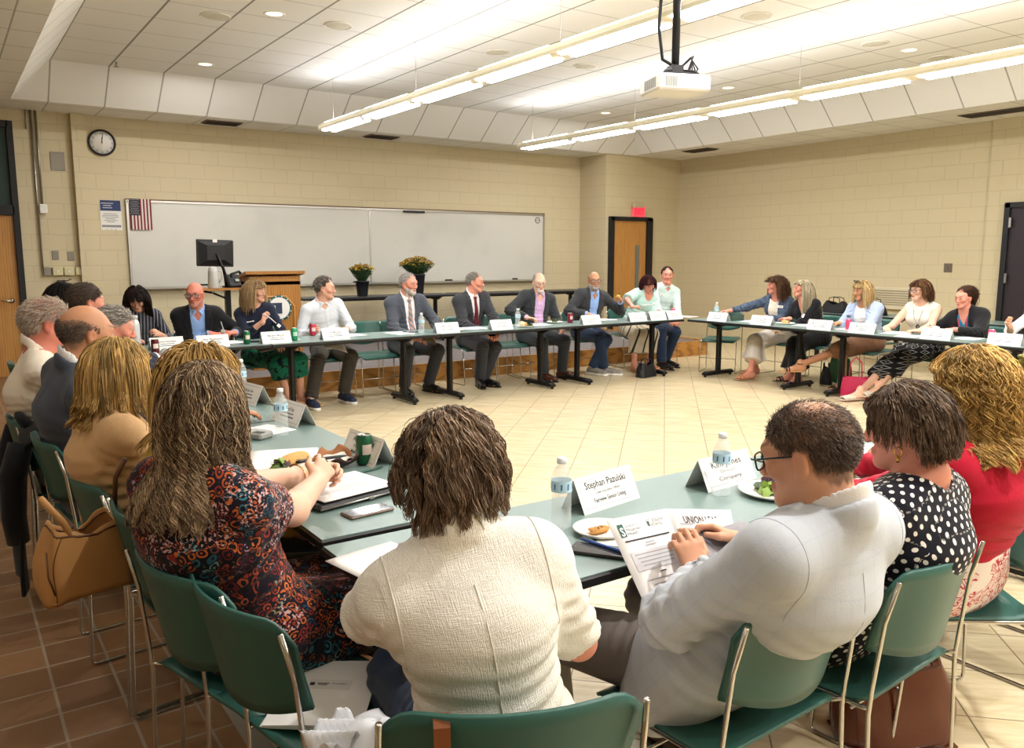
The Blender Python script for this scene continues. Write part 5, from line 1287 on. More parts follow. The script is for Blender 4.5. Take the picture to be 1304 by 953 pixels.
P = Person('man with white goatee in dark jacket over a lavender checked shirt', (6.24, 8.60), 170, (6.26, 8.46, 1.335), (-12, -14, 3), 'm', 1.0, 1.06, 'light', belly=.4,
    hand=dict(R=H((5.98, 8.34, .79), d=(.8, -.5, -.1), n=DN, curl=.6, pole=(.9, -.1, -.5)), L=H((6.44, 8.22, .62), d=(-.2, -.5, -.9), n=(-.3, .9, 0), curl=.5)), feet=dict(R=dict(p=(6.16, 8.22, .085), d=(.1, -1)), L=dict(p=(6.46, 8.24, .085), d=(.35, -1))))
P.body(brow='#8a7f78'); P.wear = [P.top('shirt', C_lav, neck='collar', nk=(.06, .12), placket=True)]; P.jacket('jacket', C_slate, open_=(.075, .06, .40)); P.pants('trousers', C_slate); P.shoes(L_brn); P.hair('short', '#b2aaa2', .016, 1200, mask='balding', vol=.004); P.beard('#cfc6bd', goatee=True, t=.006); P.glasses('#8d8680', .0012)
P = Person('bald man with grey beard and glasses raising a bite of food', (7.14, 8.60), 168, (7.16, 8.45, 1.345), (-14, -3, 0), 'm', 1.0, 1.06, 'tan', belly=.3,
    hand=dict(L=H((7.42, 8.22, .95), d=(-.5, -.5, .6), n=(-.7, .2, -.5), curl=.9, pole=(.9, .1, -.6)), R=H((6.92, 8.30, .80), d=(.3, -.9, -.1), n=DN, curl=.5, pole=(.8, -.1, -.6))), feet=dict(R=dict(p=(7.12, 8.18, .085), d=(.5, -.8)), L=dict(p=(7.0, 8.28, .085), d=(.2, -1), knee=(-.4, .8, 1))))
P.body(brow='#5f554e', beard=('#958b83', .8)); P.wear = [P.top('shirt', C_blue, neck='collar', nk=(.05, .10), placket=True)]; P.jacket('jacket', C_char, open_=(.07, .05, .40)); P.cuffs(C_blue); P.pants('jeans', C_jean); P.shoes(L_gry, 'sneaker', M_white); P.hair('short', '#6d6058', .008, 900, mask='fringe', vol=.003); P.beard('#a39a92', t=.005); P.glasses('#2a2324', .0024); P.badge(-.12, -.09, .02, .02, 'lapel_pin')
P = Person('woman in mint blouse and striped skirt leaning over her food', (7.98, 8.60), 172, (8.06, 8.36, 1.255), (-10, -28, 14), 'f', .96, 1.02, 'pink', bust=.7,
    hand=dict(R=H((7.66, 8.24, .87), d=(.7, -.5, .1), n=(0, .3, -1), curl=.9, pole=(.9, 0, -.5)), L=H((8.12, 8.2, .80), d=(-.6, -.6, 0), n=DN, curl=.6)), feet=dict(R=dict(p=(7.62, 8.14, .10), d=(-.2, -1)), L=dict(p=(7.88, 8.14, .10), d=(.1, -1))))
P.body(); P.top('blouse', C_mint, .95, neck='scoop', nk=(.085, .13), puff=.03, t=.014); P.skirt('skirt', mk_stripe('striped_linen', '#c4b79f', [(0, '#c4b79f'), (.62, '#2c2724'), (.8, '#c4b79f')], .042), .62, flare=.01); P.shoes(L_tan, 'sandal')
P.hair('bob', '#3a1519', .17, 2600, vol=.020, part=-.02, frontcut=.035, rad=.002, grav=.9, spread=.06, up0=.4, mask='recede')
P = Person('man with short dark hair in pale green shirt, last seat before the corner', (8.50, 8.62), 164, (8.56, 8.50, 1.40), (-22, -2, 0), 'm', 1.05, 1.02, 'pink',
    hand=dict(R=H((8.20, 8.20, .68), d=(.5, -.7, -.2), n=DN, curl=.5), L=H((8.46, 8.18, .66), d=(-.6, -.6, -.1), n=DN, curl=.5)), feet=dict(R=dict(p=(8.15, 8.16, .085), d=(-.1, -1)), L=dict(p=(8.36, 8.30, .085), d=(.1, -1))))
P.body(); P.wear = [P.top('shirt', C_pale, 1.85, neck='collar', nk=(.05, .08), placket=True)]; P.pants('jeans', C_jean); P.shoes(L_blk); P.hair('short', '#33261e', .014, 1700, vol=.006, mask='recede'); P.badge(.09, -.13, .05, .03)
P = Person('woman with long dark hair and fringe bowing her head at the far left', (1.52, 8.56), 176, (1.49, 8.34, 1.24), (-12, -38, 0), 'f', .95, .98, 'fair', hand=dict(R=H((1.40, 8.24, .79), d=(.6, -.6, 0)), L=H((1.66, 8.22, .82), d=(-.5, -.6, .3), n=(-1, 0, 0), curl=.7)))
P.body(); P.top('blouse', mk_stripe('dark_print', '#3a3c44', [(0, '#2a2c34'), (.5, '#8d8f96'), (.7, '#2a2c34')], .03), 1.6, neck='crew'); P.skirt('skirt', C_black, .3); P.shoes(L_blk, 'sandal')
P.hair('long', '#17110f', .36, 2200, vol=.016, part=0, frontcut=.075, rad=.0021, grav=1, spread=.06, up0=.5, tips=('#3a2620', .3))
# ------------------------------------------------------------------ right row, facing left
P = Person('woman in denim jacket and white skirt, first in the right row', (8.98, 6.84), 92, (8.82, 6.84, 1.285), (-30, -2, 0), 'f', .98, 1.06, 'pink', bust=.7,
    hand=dict(R=H((8.46, 7.26, .84), d=(-.8, .5, 0), n=DN, curl=.3, pole=(.8, 0, -.6)), L=H((8.58, 6.78, .79), d=(-.9, -.2, 0), n=DN, curl=.4)), feet=dict(R=dict(p=(8.34, 6.78, .10), d=(-.95, .2)), L=dict(p=(8.72, 7.02, .10), d=(-.9, .3))))
P.body(); t_ = P.top('blouse', C_cream, .8, neck='scoop', nk=(.075, .07)); j_ = P.jacket('denim_jacket', mk_denim(), t=.017, open_=(.075, .075, .4), sleeve=1.85); P.wear = [t_, j_]; P.skirt('skirt', C_skw, .62, flare=.03); P.shoes(L_tan, 'sandal'); P.badge(-.12, -.09, .075, .03)
P.hair('long', '#4a3326', .30, 2400, vol=.016, part=0, mask='recede', frontcut=.03, rad=.0022, curl=.006, freq=70, tips=('#7a5638', .3), up0=.6)
P = Person('woman in black top with long silver-blonde hair gazing upward', (8.98, 6.32), 90, (8.80, 6.40, 1.255), (-34, 6, 0), 'f', .97, 1.06, 'pink', bust=.8,
    hand=dict(R=H((8.56, 6.40, .79), d=(-.2, .9, 0), n=DN, curl=.3, pole=(.8, 0, -.6)), L=H((8.52, 6.42, .66), d=(-.5, .5, -.1), n=DN, curl=.5)), feet=dict(R=dict(p=(8.40, 6.12, .10), d=(-.9, .2)), L=dict(p=(8.62, 6.38, .10), d=(-.9, .35))))
P.body(); P.wear = [P.top('blouse', C_black, 1.45, neck='v', nk=(.05, .17))]; P.skirt('skirt', cloth('black_skirt', '#0f0f12'), .72, flare=.03); P.shoes(L_blk, 'sandal'); P.badge(-.085, -.13, .06, .055)
P.hair('long', '#8d7c62', .46, 2600, vol=.016, part=0, frontcut=.035, rad=.0022, tips=('#c9bd9f', .6), grav=.9, spread=.06, up0=.45)
P = Person('blonde woman in powder blue blazer with sunglasses pushed up on her hair', (8.98, 5.60), 90, (8.82, 5.62, 1.255), (-18, -4, 0), 'f', .97, 1.02, 'tan', bust=.7,
    hand=dict(R=H((8.56, 5.72, .78), d=(-.7, .4, 0), n=DN, curl=.4), L=H((8.50, 5.46, .68), d=(-.6, .5, -.1), n=DN, curl=.5)), feet=dict(R=dict(p=(8.48, 5.56, .10), d=(-.9, .2), knee=(.1, .8, 1)), L=dict(p=(8.16, 5.92, .30), d=(-.8, .55), knee=(.15, .9, .7))))
P.body(); t_ = P.top('blouse', C_white, .8, neck='scoop', nk=(.075, .06)); j_ = P.jacket('blazer', C_ltblue, t=.017, open_=(.075, .07, .42), sleeve=1.75); P.wear = [t_, j_]; P.skirt('shorts', cloth('tan_cotton', '#8f6a50'), 0); P.shoes(L_blk, 'wedge', L_tan); P.badge(.13, -.12, .05, .03, 'brooch', cloth('navy_knit'))
P.hair('long', '#b08d5b', .27, 2600, vol=.018, part=.01, frontcut=.055, rad=.0022, tips=('#dcc08c', .5), grav=.9, spread=.06, up0=.55)
b = MB()
for g_ in (1, -1): b.tube([P.hp(g_*.03 + .024*math.cos(a), .075 + .012*math.sin(a), .128 + .014*math.sin(a)) for a in np.arange(16)*2*pi/16], .004, 6, closed=True); b.tube([P.hp(g_*.055, .07, .125), P.hp(g_*.085, .0, .07)], .0025, 6)
for g_ in (1, -1): b.lathe([(0, .0), (.022, .002)], P.hp(g_*.03, .075, .130), 14, cap=False)
b.build('sunglasses', M_black, P.root)
P = Person('woman in white sleeveless top and glasses with a long necklace', (8.98, 4.92), 92, (8.82, 4.93, 1.29), (-22, -4, 0), 'f', .99, 1.06, 'light', bust=1., armw=1.1,
    hand=dict(R=H((8.50, 5.10, .77), d=(-.6, -.5, 0), n=DN, curl=.4), L=H((8.46, 4.70, .77), d=(-.6, .6, 0), n=DN, curl=.4)), feet=dict(R=dict(p=(8.10, 5.10, .10), d=(-.85, .3)), L=dict(p=(8.30, 5.02, .14), d=(-.9, .15))))
P.body(brow='#5a4030'); P.wear = [P.top('sleeveless_top', C_cream, 0, neck='crew', nk=(.078, .01))]; P.skirt('skirt', mk_diamond(), .42, flare=.03, hang=.05); P.shoes(L_wh, 'mule'); P.glasses('#241d1d', .002)
P.hair('bob', '#4c2f20', .17, 2600, vol=.016, part=-.015, frontcut=.045, rad=.0021, grav=.8, tips=('#9c7548', .25), spread=.06, up0=.55)
b = MB(); P_ = [P.onfront(x, z, .004) for x, z in ((-.06, .01), (-.05, -.06), (-.03, -.14), (0, -.215), (.03, -.14), (.05, -.06), (.06, .01))]; b.tube(P_, .0022, 6); c_ = P.onfront(0, -.235, .008); b.tube([c_ + P.R*.016*math.cos(a) + P.U*.02*math.sin(a) for a in np.arange(16)*2*pi/16], .005, 6, closed=True); b.build('necklace', M_black, P.root)
P = Person('woman with ponytail in black fleece and red lanyard fiddling with wrapper', (8.98, 4.36), 90, (8.80, 4.44, 1.225), (-10, -6, 0), 'f', .97, 1.02, 'pink', bust=.5,
    hand=dict(R=H((8.58, 4.66, .80), d=(-.6, -.6, .1), n=(0, -.4, -1), curl=.8, pole=(.8, 0, -.5)), L=H((8.60, 4.40, .80), d=(-.5, .8, 0), n=(0, 0, -1), curl=.7, pole=(.8, .1, -.5))))
P.body(brow='#4a3526'); t_ = P.top('blouse', cloth('teal_blouse', '#1f6f93'), 0.8, neck='v', nk=(.06, .13)); j_ = P.jacket('fleece_jacket', C_black, t=.022, open_=(.06, .045, .35), lapel=False); P.wear = [t_, j_]; P.pants('trousers', C_black); P.shoes(L_blk, 'sandal')
P.strap('lanyard', [(-.05, .0), (-.045, -.06), (-.03, -.15), (-.01, -.24), (.02, -.24), (.04, -.15), (.05, -.06), (.055, 0)], .006, cloth('lanyard_red', '#c8323c'))
P.hair('short', '#4a3022', .10, 2200, vol=.006, comb=(0, -1, .1), grav=.12, rad=.002, spread=.04, up0=.1, mask='recede')
tails = rng.normal(size=(160, 3))*A(.014, .012, .014); n_ = 9; pp = []
for q_ in tails: pp.append([P.hp(*(A(0, -.10 - .05*math.sin(k/n_*2.6), .03 - .15*(k/n_)**1.4) + q_*(1 + .6*math.sin(k/n_*3)))) for k in range(n_)])
V_, Q_ = tubes_np(np.array(pp), np.full((160, n_), .0026), 3); npmesh('ponytail', V_, Q_, mat('hair'), P.root, np.repeat(np.clip(A(*lin('#5a3d2a'))*(1 + .25*rng.normal(size=160))[:, None], .001, 1), n_*3, 0))
P = Person('person in white short-sleeved shirt and black vest cut off by the right edge', (8.98, 3.62), 90, (8.80, 3.66, 1.29), (-10, -4, 0), 'f', 1.0, 1.05, 'warm', bust=.4,
    hand=dict(R=H((8.46, 3.80, .88), d=(-.5, .1, .5), n=(0, -1, .1), curl=1., pole=(.7, 0, -.7)), L=H((8.5, 3.60, .66), d=(-.7, .3, 0), n=DN, curl=.5)))
P.body(); P.top('shirt', C_white, 1.05, neck='collar', nk=(.05, .1)); P.jacket('vest', C_black, sleeve=.05, open_=(.06, .03, .3), lapel=False); P.pants('trousers', C_black); P.shoes(L_blk); P.hair('short', '#2a1d18', .05, 1200, vol=.012)
# ------------------------------------------------------------------ left row, facing right
P = Person('white-haired man with flushed neck in an off-white shirt, leftmost in view', (.46, 4.50), -92, (.42, 4.48, 1.36), (2, -6, 0), 'm', 1.06, 1.2, 'red', belly=.7,
    hand=dict(R=H((1.0, 4.40, .79), d=(.9, .1, 0)), L=H((1.0, 4.7, .79), d=(.9, -.1, 0))))
P.body(flush=.8, brow='#b5a79c', scalp=('#b09c8a', .55, 'crown')); P.top('shirt', C_oat, 1.85, neck='collar', nk=(.05, .06), t=.016, fold=.0065, ff=1.4); P.pants('trousers', C_char); P.shoes(L_blk); P.hair('short', '#b9aa98', .03, 2600, mask='crown', vol=.008, rad=.0013, cap=False)
P = Person('balding man in slate blue suit seen from behind at the left table', (.50, 3.92), -84, (.50, 3.84, 1.355), (4, -6, 0), 'm', 1.04, 1.12, 'tan', belly=.3,
    hand=dict(R=H((1.12, 4.02, .79), d=(.9, .3, 0), pole=(.6, .2, -.6)), L=H((1.0, 4.25, .79), d=(.9, -.1, 0))))
P.body(flush=.6, scalp=('#5e5044', .6, 'fringe')); P.top('shirt', C_white, neck='collar', nk=(.05, 0)); P.seams(P.jacket('suit_jacket', C_gsuit, open_=(.06, .03, .34)), C_gsuit); P.cuffs(C_white); P.pants('trousers', C_gsuit); P.shoes(L_blk); P.hair('short', '#5e5044', .014, 3200, mask='fringe', vol=.004, rad=.0010, tips=('#8d8075', .3), cap=False, up0=.2)
P = Person('grey-haired man in navy suit reaching over a dark bag on the table', (.62, 5.45), -86, (.84, 5.22, 1.26), (-16, -14, 0), 'm', 1.0, 1.02, 'pink',
    hand=dict(R=H((1.16, 5.98, .87), d=(.75, .55, -.15), n=DN, curl=.12, pole=(.5, 0, -.8)), L=H((1.2, 6.2, .79), d=(.9, .1, 0))))
P.body(flush=.7, brow='#8d8177'); P.top('shirt', C_white, neck='collar', nk=(.05, 0)); P.jacket('suit_jacket', C_nsuit); P.cuffs(C_white, t=.01); P.pants('trousers', C_nsuit); P.shoes(L_blk); P.hair('short', '#8f8880', .03, 1800, vol=.010, tips=('#c2bcb4', .4))
P = Person('man with short brown hair partly hidden behind the balding man', (.70, 6.10), -88, (.78, 5.98, 1.375), (10, -4, 0), 'm', 1.02, 1.05, 'pink', hand=dict(R=H((1.15, 6.45, .79), d=(.8, .3, 0)), L=H((1.15, 6.6, .79), d=(.9, 0, 0))))
P.body(flush=.6); P.top('shirt', C_white, neck='collar', nk=(.05, .05)); P.jacket('jacket', C_black); P.pants('trousers', C_char); P.shoes(L_blk); P.hair('short', '#54463b', .028, 1700, vol=.010)
P = Person('dark-haired person just visible behind the white-haired man', (.66, 6.78), -88, (.74, 6.72, 1.36), (10, -6, 0), 'f', .97, 1.0, 'fair', hand=dict(R=H((1.1, 6.8, .79), d=(.8, .3, 0)), L=H((1.1, 7.0, .79), d=(.9, 0, 0))))
P.body(); P.top('blouse', C_black, 1.9, neck='crew'); P.pants('trousers', C_black); P.shoes(L_blk, 'sandal'); P.hair('bob', '#15100f', .20, 2000, vol=.014, frontcut=.06, rad=.002, grav=.8)
P = Person('blonde woman in camel blazer seen from behind in the left row', (.54, 3.14), -84, (.50, 3.14, 1.265), (22, -6, 0), 'f', .97, 1.04, 'fair', bust=.6,
    hand=dict(R=H((.84, 3.06, .68), d=(.9, .2, -.1), n=DN, pole=(.25, -.5, -.9)), L=H((.86, 3.28, .68), d=(.9, .1, 0), n=DN)), near=True)
P.body(); P.top('blouse', C_blue, 1.5, neck='crew'); P.jacket('blazer', C_tan, t=.016, open_=(.06, .04, .34)); P.pants('jeans', C_jean); P.shoes(L_tan, 'sandal')
P.hair('bob', '#a5854f', .235, 5200, vol=.020, part=-.01, frontcut=.05, rad=.0016, tips=('#d2ae70', .45), clump=80, grav=.9, spread=.05, up0=.35, flick=.02, seed=4)
P = Person('blonde woman almost wholly hidden behind the curly-haired woman', (.60, 2.62), -84, (.67, 2.68, 1.275), (20, -8, 0), 'f', .97, 1.0, 'fair')
P.body(); P.top('blouse', cloth('ochre', '#b99a3f'), 1.6, neck='crew'); P.pants('trousers', C_black); P.shoes(L_blk, 'sandal'); P.hair('bob', '#a5834c', .26, 2600, vol=.018, part=0, frontcut=.06, rad=.002, tips=('#c9a566', .5), grav=.8, up0=.6, seed=5)
P = Person('woman with long curly brown hair in colourful printed dress holding a pen', (.63, 2.20), -64, (.545, 2.16, 1.285), (16, -8, 0), 'f', 1.05, 1.16, 'light', bust=.9, armw=1.28,
    hand=dict(R=H((.905, 2.375, .865), d=(.62, .62, .42), n=(-.15, .85, -.45), curl=(.6, .9, .85, .8), thumb=.25, pole=(.35, -.45, -.85)), L=H((.955, 2.60, .83), d=(.85, -.35, .10), n=(-.2, -.9, -.3), curl=.8, pole=(.5, -.1, -.8))),
    feet=dict(R=dict(p=(1.05, 2.05, .09), d=(.8, .3)), L=dict(p=(1.05, 2.35, .09), d=(.8, .3))), near=True)
DR = mk_dress(); P.body(); P.top('dress_bodice', DR, .5, neck='crew', t=.014, fold=.004); P.skirt('dress_skirt', DR, .45, flare=.05, hang=.10); P.shoes(L_blk, 'sandal')
P.hair('curly', '#5f4a37', .35, 6800, vol=.016, part=0, curl=.0075, freq=120, frontcut=.03, rad=.0011, clump=55, cp=.80, wave=True, tips=('#a68f70', .45), grav=1.2, spread=.07, up0=.22, steps=30, seed=2)
b = MB(); d_ = nrm(P.Wr[1] - P.El[1]); c_ = P.Wr[-1] - nrm(P.Wr[-1] - P.El[-1])*.05; d_ = nrm(P.Wr[-1] - P.El[-1]); u_ = nrm(np.cross(d_, A(0, 0, 1))); v_ = np.cross(d_, u_); b.tube([c_ + (u_*math.cos(a) + v_*math.sin(a))*.040 for a in np.arange(20)*2*pi/20], .0022, 6, closed=True); b.build('bracelet', mat('gold', '#c79a4a', .25, 1), P.root)
# ------------------------------------------------------------------ near row, backs to the camera
P = Person('woman with short brown hair in an ivory tweed jacket, back to the camera', (.87, 1.32), -18, (.81, 1.41, 1.245), (2, -16, 0), 'f', 1.0, .88, 'pink', bust=.6, hunch=.035, armw=1.06, sh=.93,
    hand=dict(L=H((.80, 1.68, .70), d=(.7, .6, -.1), n=DN, curl=.5, el=(.655, 1.48, .83)), R=H((1.02, 1.55, .68), d=(-.5, .8, -.1), n=DN, curl=.5, el=(1.07, 1.30, .735))), near=True)
P.body(); P.top('blouse', C_white, .5, neck='crew'); TW = mk_tweed(); P.seams(P.jacket('tweed_jacket', TW, t=.019, sleeve=.93, open_=(.06, .03, .34), fold=.004), cloth('ivory_seam', '#e3dfd5'), r=.002); P.pants('jeans', C_jean); P.shoes(L_blk, 'sandal')
P.hair('bob', '#78614d', .115, 7000, vol=.019, grav=1.0, rad=.0013, clump=60, curl=.006, freq=60, tips=('#a08c78', .35), spread=.10, up0=.25, seed=6, mask='short', frontcut=.07)
P = Person('man with thinning hair and black glasses in pale grey suit reading a folder', (1.55, 1.36), 2, (1.545, 1.12, 1.238), (14, -14, 0), 'm', 1.0, 1.05, 'warm', belly=.4, hunch=.03,
    hand=dict(L=H((1.545, 1.40, .735), d=(.0, .35, .85), n=(.3, .9, -.2), curl=(.75, .8, .85, .9), thumb=.3, pole=(.75, -.1, -.6)), R=H((1.80, 1.47, .76), d=(-.4, .7, .3), n=(-.6, .6, -.2), curl=.7, pole=(.6, -.1, -.7))),
    feet=dict(L=dict(p=(1.40, 1.80, .09), d=(-.1, 1), knee=(-.35, .8, 1)), R=dict(p=(1.78, 1.66, .09), d=(.2, 1))), near=True)
P.body(flush=.45, scalp=('#54453a', .8, 'thin')); P.top('shirt', C_white, neck='collar', nk=(.05, .05)); P.seams(P.jacket('suit_jacket', C_flt, t=.020, open_=(.06, .04, .36), skirt=.04, fold=.006), cloth('pale_grey_seam', '#bcc2cb'), r=.0013); P.cuffs(C_white); P.pants('trousers', C_gtr); P.shoes(L_brn); P.glasses('#141417', .0022)
P.hair('short', '#5d4c40', .016, 8500, mask='thin', vol=.004, rad=.00065, comb=(0, -1, -.3), tips=('#8d8076', .35), seed=8, spread=.25, up0=.35, cap=False)
P = Person('woman with short dark hair in a navy polka-dot blouse seen from behind', (2.05, 1.34), 4, (2.05, 1.18, 1.225), (12, -10, 0), 'f', 1.0, 1.14, 'pink', bust=.6, hunch=.03,
    hand=dict(L=H((2.02, 1.56, .69), d=(.5, .8, 0), n=DN, curl=.4, pole=(.5, -.1, -.8)), R=H((2.16, 1.58, .69), d=(-.4, .9, 0), n=DN, curl=.4, pole=(.25, -.1, -1))), near=True)
PK = mk_polka(); P.body(); P.top('blouse', PK, 1.25, neck='crew', nk=(.085, .012), t=.015, puff=.02, fold=.004); P.skirt('skirt', PK, .5, hang=.06); P.shoes(L_blk, 'sandal')
P.hair('bob', '#5d4939', .088, 8500, vol=.014, grav=.9, rad=.0010, clump=24, cp=.55, curl=.003, freq=70, tips=('#7d6958', .35), spread=.08, up0=.2, seed=9, frontcut=.07)
b = MB(); c_ = P.hp(-.082, -.0, -.045)
b.tube([c_ + A(0, .010*math.cos(a), -.012 + .012*math.sin(a)) for a in np.arange(14)*2*pi/14], .002, 6, closed=True); b.cyl(c_ + A(0, 0, -.024), c_ + A(0, 0, -.040), .004, sides=8); b.build('earring', mat('gold'), P.root)
P = Person('woman with curly golden hair and claw clip in a crimson sweater', (2.62, 1.32), 0, (2.56, 1.26, 1.275), (-4, -6, 0), 'f', 1.02, 1.2, 'fair', bust=.7,
    hand=dict(L=H((2.44, 1.66, .78), d=(.3, .9, 0), n=DN, curl=.4, pole=(.9, .1, -.5)), R=H((2.75, 1.75, .78), d=(-.2, .9, 0), n=DN, curl=.4, pole=(.3, -.1, -1))), near=True)
P.body(); P.top('sweater', C_red, 1.9, neck='crew', t=.018, fold=.004, low=False); P.skirt('skirt', mk_floral(), .7, flare=.06, hang=.12); P.shoes(L_tan, 'sandal')
P.hair('curly', '#94703a', .27, 6500, vol=.024, part=0, curl=.012, freq=105, frontcut=.05, rad=.0012, clump=60, cp=.80, wave=True, tips=('#d9b470', .5), grav=.8, spread=.10, up0=.3, steps=28, seed=3)
b = MB(); cc_ = P.hp(.085, -.075, .045)
for k in range(7): a = -.9 + k*.3; b.tube([cc_ + (P.H @ A(.004*k - .01, -.02 + .012*math.cos(a*2), .05*a)), cc_ + (P.H @ A(.028, -.022, .046*a)), cc_ + (P.H @ A(.02, -.055, .035*a))], .006, 6)
b.tube([cc_ + (P.H @ A(.03, -.024, .05*a)) for a in np.linspace(-1, 1, 8)], .009, 6); b.build('claw_clip', mat('olive_clip', '#9b9a5c', .3), P.root)
P = Person('person in checked sleeves beside the woman in red, cut off by the frame', (3.36, 1.40), 0, (3.36, 1.36, 1.29), (0, -6, 0), 'm', 1.0, 1.05, 'fair', hand=dict(L=H((3.1, 1.75, .79), d=(0, 1, 0)), R=H((3.5, 1.75, .79), d=(0, 1, 0))))
P.body(); P.top('shirt', mk_plaid('red_white_check', '#ddd5d2', '#8a5560', .02, .004), 1.9, neck='collar'); P.pants('trousers', C_char); P.shoes(L_blk); P.hair('short', '#54463b', .03, 1200)

# ------------------------------------------------------------------ chairs in use and empty ones
for x, y, r, lab in [
    (2.10, 8.60, 168, 'the bald man in the black jacket'), (2.72, 8.58, 175, 'the woman in the green skirt'), (3.46, 8.62, 180, 'the man in navy sneakers'), (4.42, 8.62, 180, 'the man with the striped tie'),
    (5.33, 8.62, 182, 'the man with the maroon tie'), (6.24, 8.62, 170, 'the man in the lavender shirt'), (7.14, 8.62, 168, 'the man eating with raised hand'), (7.98, 8.62, 172, 'the woman in the mint blouse'),
    (8.50, 8.64, 164, 'the man in the pale green shirt'), (1.52, 8.58, 176, 'the woman bowing at the far left'), (9.0, 6.84, 92, 'the woman in the denim jacket'), (9.0, 6.32, 90, 'the woman with silver-blonde hair'),
    (9.0, 5.60, 90, 'the woman in the powder blue blazer'), (9.0, 4.92, 92, 'the woman in the white sleeveless top'), (9.0, 4.36, 90, 'the woman in the black fleece'), (9.0, 3.62, 90, 'the person in the black vest'),
    (.50, 4.50, -92, 'the white-haired man'), (.56, 3.92, -84, 'the balding man in slate blue'), (.60, 5.45, -86, 'the man in the navy suit'), (.68, 6.10, -88, 'the man with short brown hair'), (.64, 6.78, -88, 'the dark-haired person far left'),
    (.61, 3.14, -84, 'the woman in the camel blazer'), (.67, 2.64, -84, 'the hidden blonde woman'), (.66, 2.14, -75, 'the curly-haired woman in the printed dress'), (.86, 1.31, -25, 'the woman in the ivory tweed jacket'),
    (1.55, 1.33, 2, 'the man in the pale grey suit'), (2.03, 1.29, 4, 'the woman in the polka-dot blouse'), (2.68, 1.36, 52, 'the woman in the crimson sweater'), (3.36, 1.38, 0, 'the person in checked sleeves')]:
    chair(x, y, r, 'green shell chair on chrome legs under ' + lab)
chair(3.98, 8.55, 182, 'empty green shell chair between the sneakered man and the striped-tie man')
chair(5.85, 8.62, 178, 'empty green shell chair left of the man in the lavender shirt')
chair(8.62, 7.52, 120, 'empty green shell chair in the far right corner of the tables')
chair(.727, 1.86, -79, 'empty green shell chair at the near left corner holding a white folder')
chair(9.9, 6.1, -90, 'spare green shell chair behind the women in the right row')
# ------------------------------------------------------------------ things on the tables
M_paper = mat('white_paper', '#f0eeec', .7); M_ink = mat('print_ink', '#2c2c30', .7); M_inkg = mat('print_grey_soft', '#a3a3a6', .7); M_card = mat('card_stock', '#efeeeb', .6)
M_plate = mat('paper_plate', '#ece8dd', .6); M_phone = mat('phone_black', '#1a1a1d', .2); M_nap = mat('napkin', '#ece8de', .9, bump=.3, bscale=90)
TT = TZ + .0005
def thing(nm, lab, cat, x, y, z=TT, rz=0, group=None):
    t = empty(nm, (x, y, z), math.radians(rz)); tag(t, lab, cat, group); return t
def name_card(x, y, rz, label, lines, W=.285, Hc=.108, dep=.052, both=True):
    t = thing('name_card', label, 'name card', x, y, TT, rz)
    b = MB(); th = .0015
    for s_ in (-1, 1):
        b.add([(-W/2, s_*dep, 0), (W/2, s_*dep, 0), (W/2, 0, Hc), (-W/2, 0, Hc), (-W/2, s_*(dep - th*1.3), 0), (W/2, s_*(dep - th*1.3), 0), (W/2, 0, Hc - th*1.5), (-W/2, 0, Hc - th*1.5)],
              [(0, 1, 2, 3), (7, 6, 5, 4), (0, 4, 5, 1), (1, 5, 6, 2), (3, 7, 4, 0)] if s_ < 0 else [(3, 2, 1, 0), (4, 5, 6, 7), (1, 5, 4, 0), (2, 6, 5, 1), (0, 4, 7, 3)], False, 0)
        L = math.hypot(dep, Hc); xd = A(1, 0, 0)*(-s_); yd = A(0, -s_*dep, Hc)/L; o = A(0, s_*dep, 0); b.mi = 1
        def P(u, v): return o + xd*u + yd*v
        def bar(u0, v0, u1, v1, mi):
            n_ = np.cross(xd, yd)*.0006; b.add([P(u0, v0) + n_, P(u1, v0) + n_, P(u1, v1) + n_, P(u0, v1) + n_], [(0, 1, 2, 3)], False, mi)
        w2, v0, v1, e = W/2 - .016, .014, L - .014, .0013
        bar(-w2, v0, w2, v0 + e, 2); bar(-w2, v1 - e, w2, v1, 2); bar(-w2, v0, -w2 + e, v1, 2); bar(w2 - e, v0, w2, v1, 2)
        for i, (tx, sz, v, wd) in enumerate(lines):
            if tx: b.text(tx, P(0, v), xd, yd, sz, 1, width=wd, th=.0007, bold=.012 if i != 1 else 0)
            else: bar(-wd/2, v, wd/2, v + sz, 2)
    return b.build('folded_card', [M_card, M_ink, mat('card_border', '#6b7482', .6)], t)
SMALL = lambda nm, a=.12, b_=.14: [(nm, .024, .070, None), (None, .006, .052, a), (None, .007, .034, b_)]
name_card(1.765, 2.03, 9, 'white name card at the near table, beside the water bottle by the tweed jacket', [('Stephan Pazulski', .033, .077, .205), ('Chief Executive Officer', .013, .055, .125), ('Fairview Senior Living', .021, .028, .16)])
name_card(2.29, 1.97, 4, 'white name card half hidden by a water bottle before the grey-suited man', [('Kim Jones', .033, .077, .17), ('Director', .016, .055, .09), ('Company', .021, .028, .13)])
name_card(1.37, 3.02, -86, 'white name card behind the green can by the printed dress', [('Angela Poole', .033, .077, .17), ('Regional Director of', .014, .055, .13), ('Medical Programs', .021, .028, .14)])
name_card(1.39, 3.93, -84, 'white name card behind the water bottle on the left table', SMALL('Laurel Day'))
name_card(1.40, 4.62, -82, 'white name card on the left table beyond the curly hair, standing alone', SMALL('Marcus Lee'))
name_card(1.42, 2.52, -80, 'white name card mostly hidden behind the tweed-jacketed woman', SMALL('Dana Hill'))
name_card(1.42, 5.9, -84, 'white name card lying past the dark bag on the left table', SMALL('Paul West'))
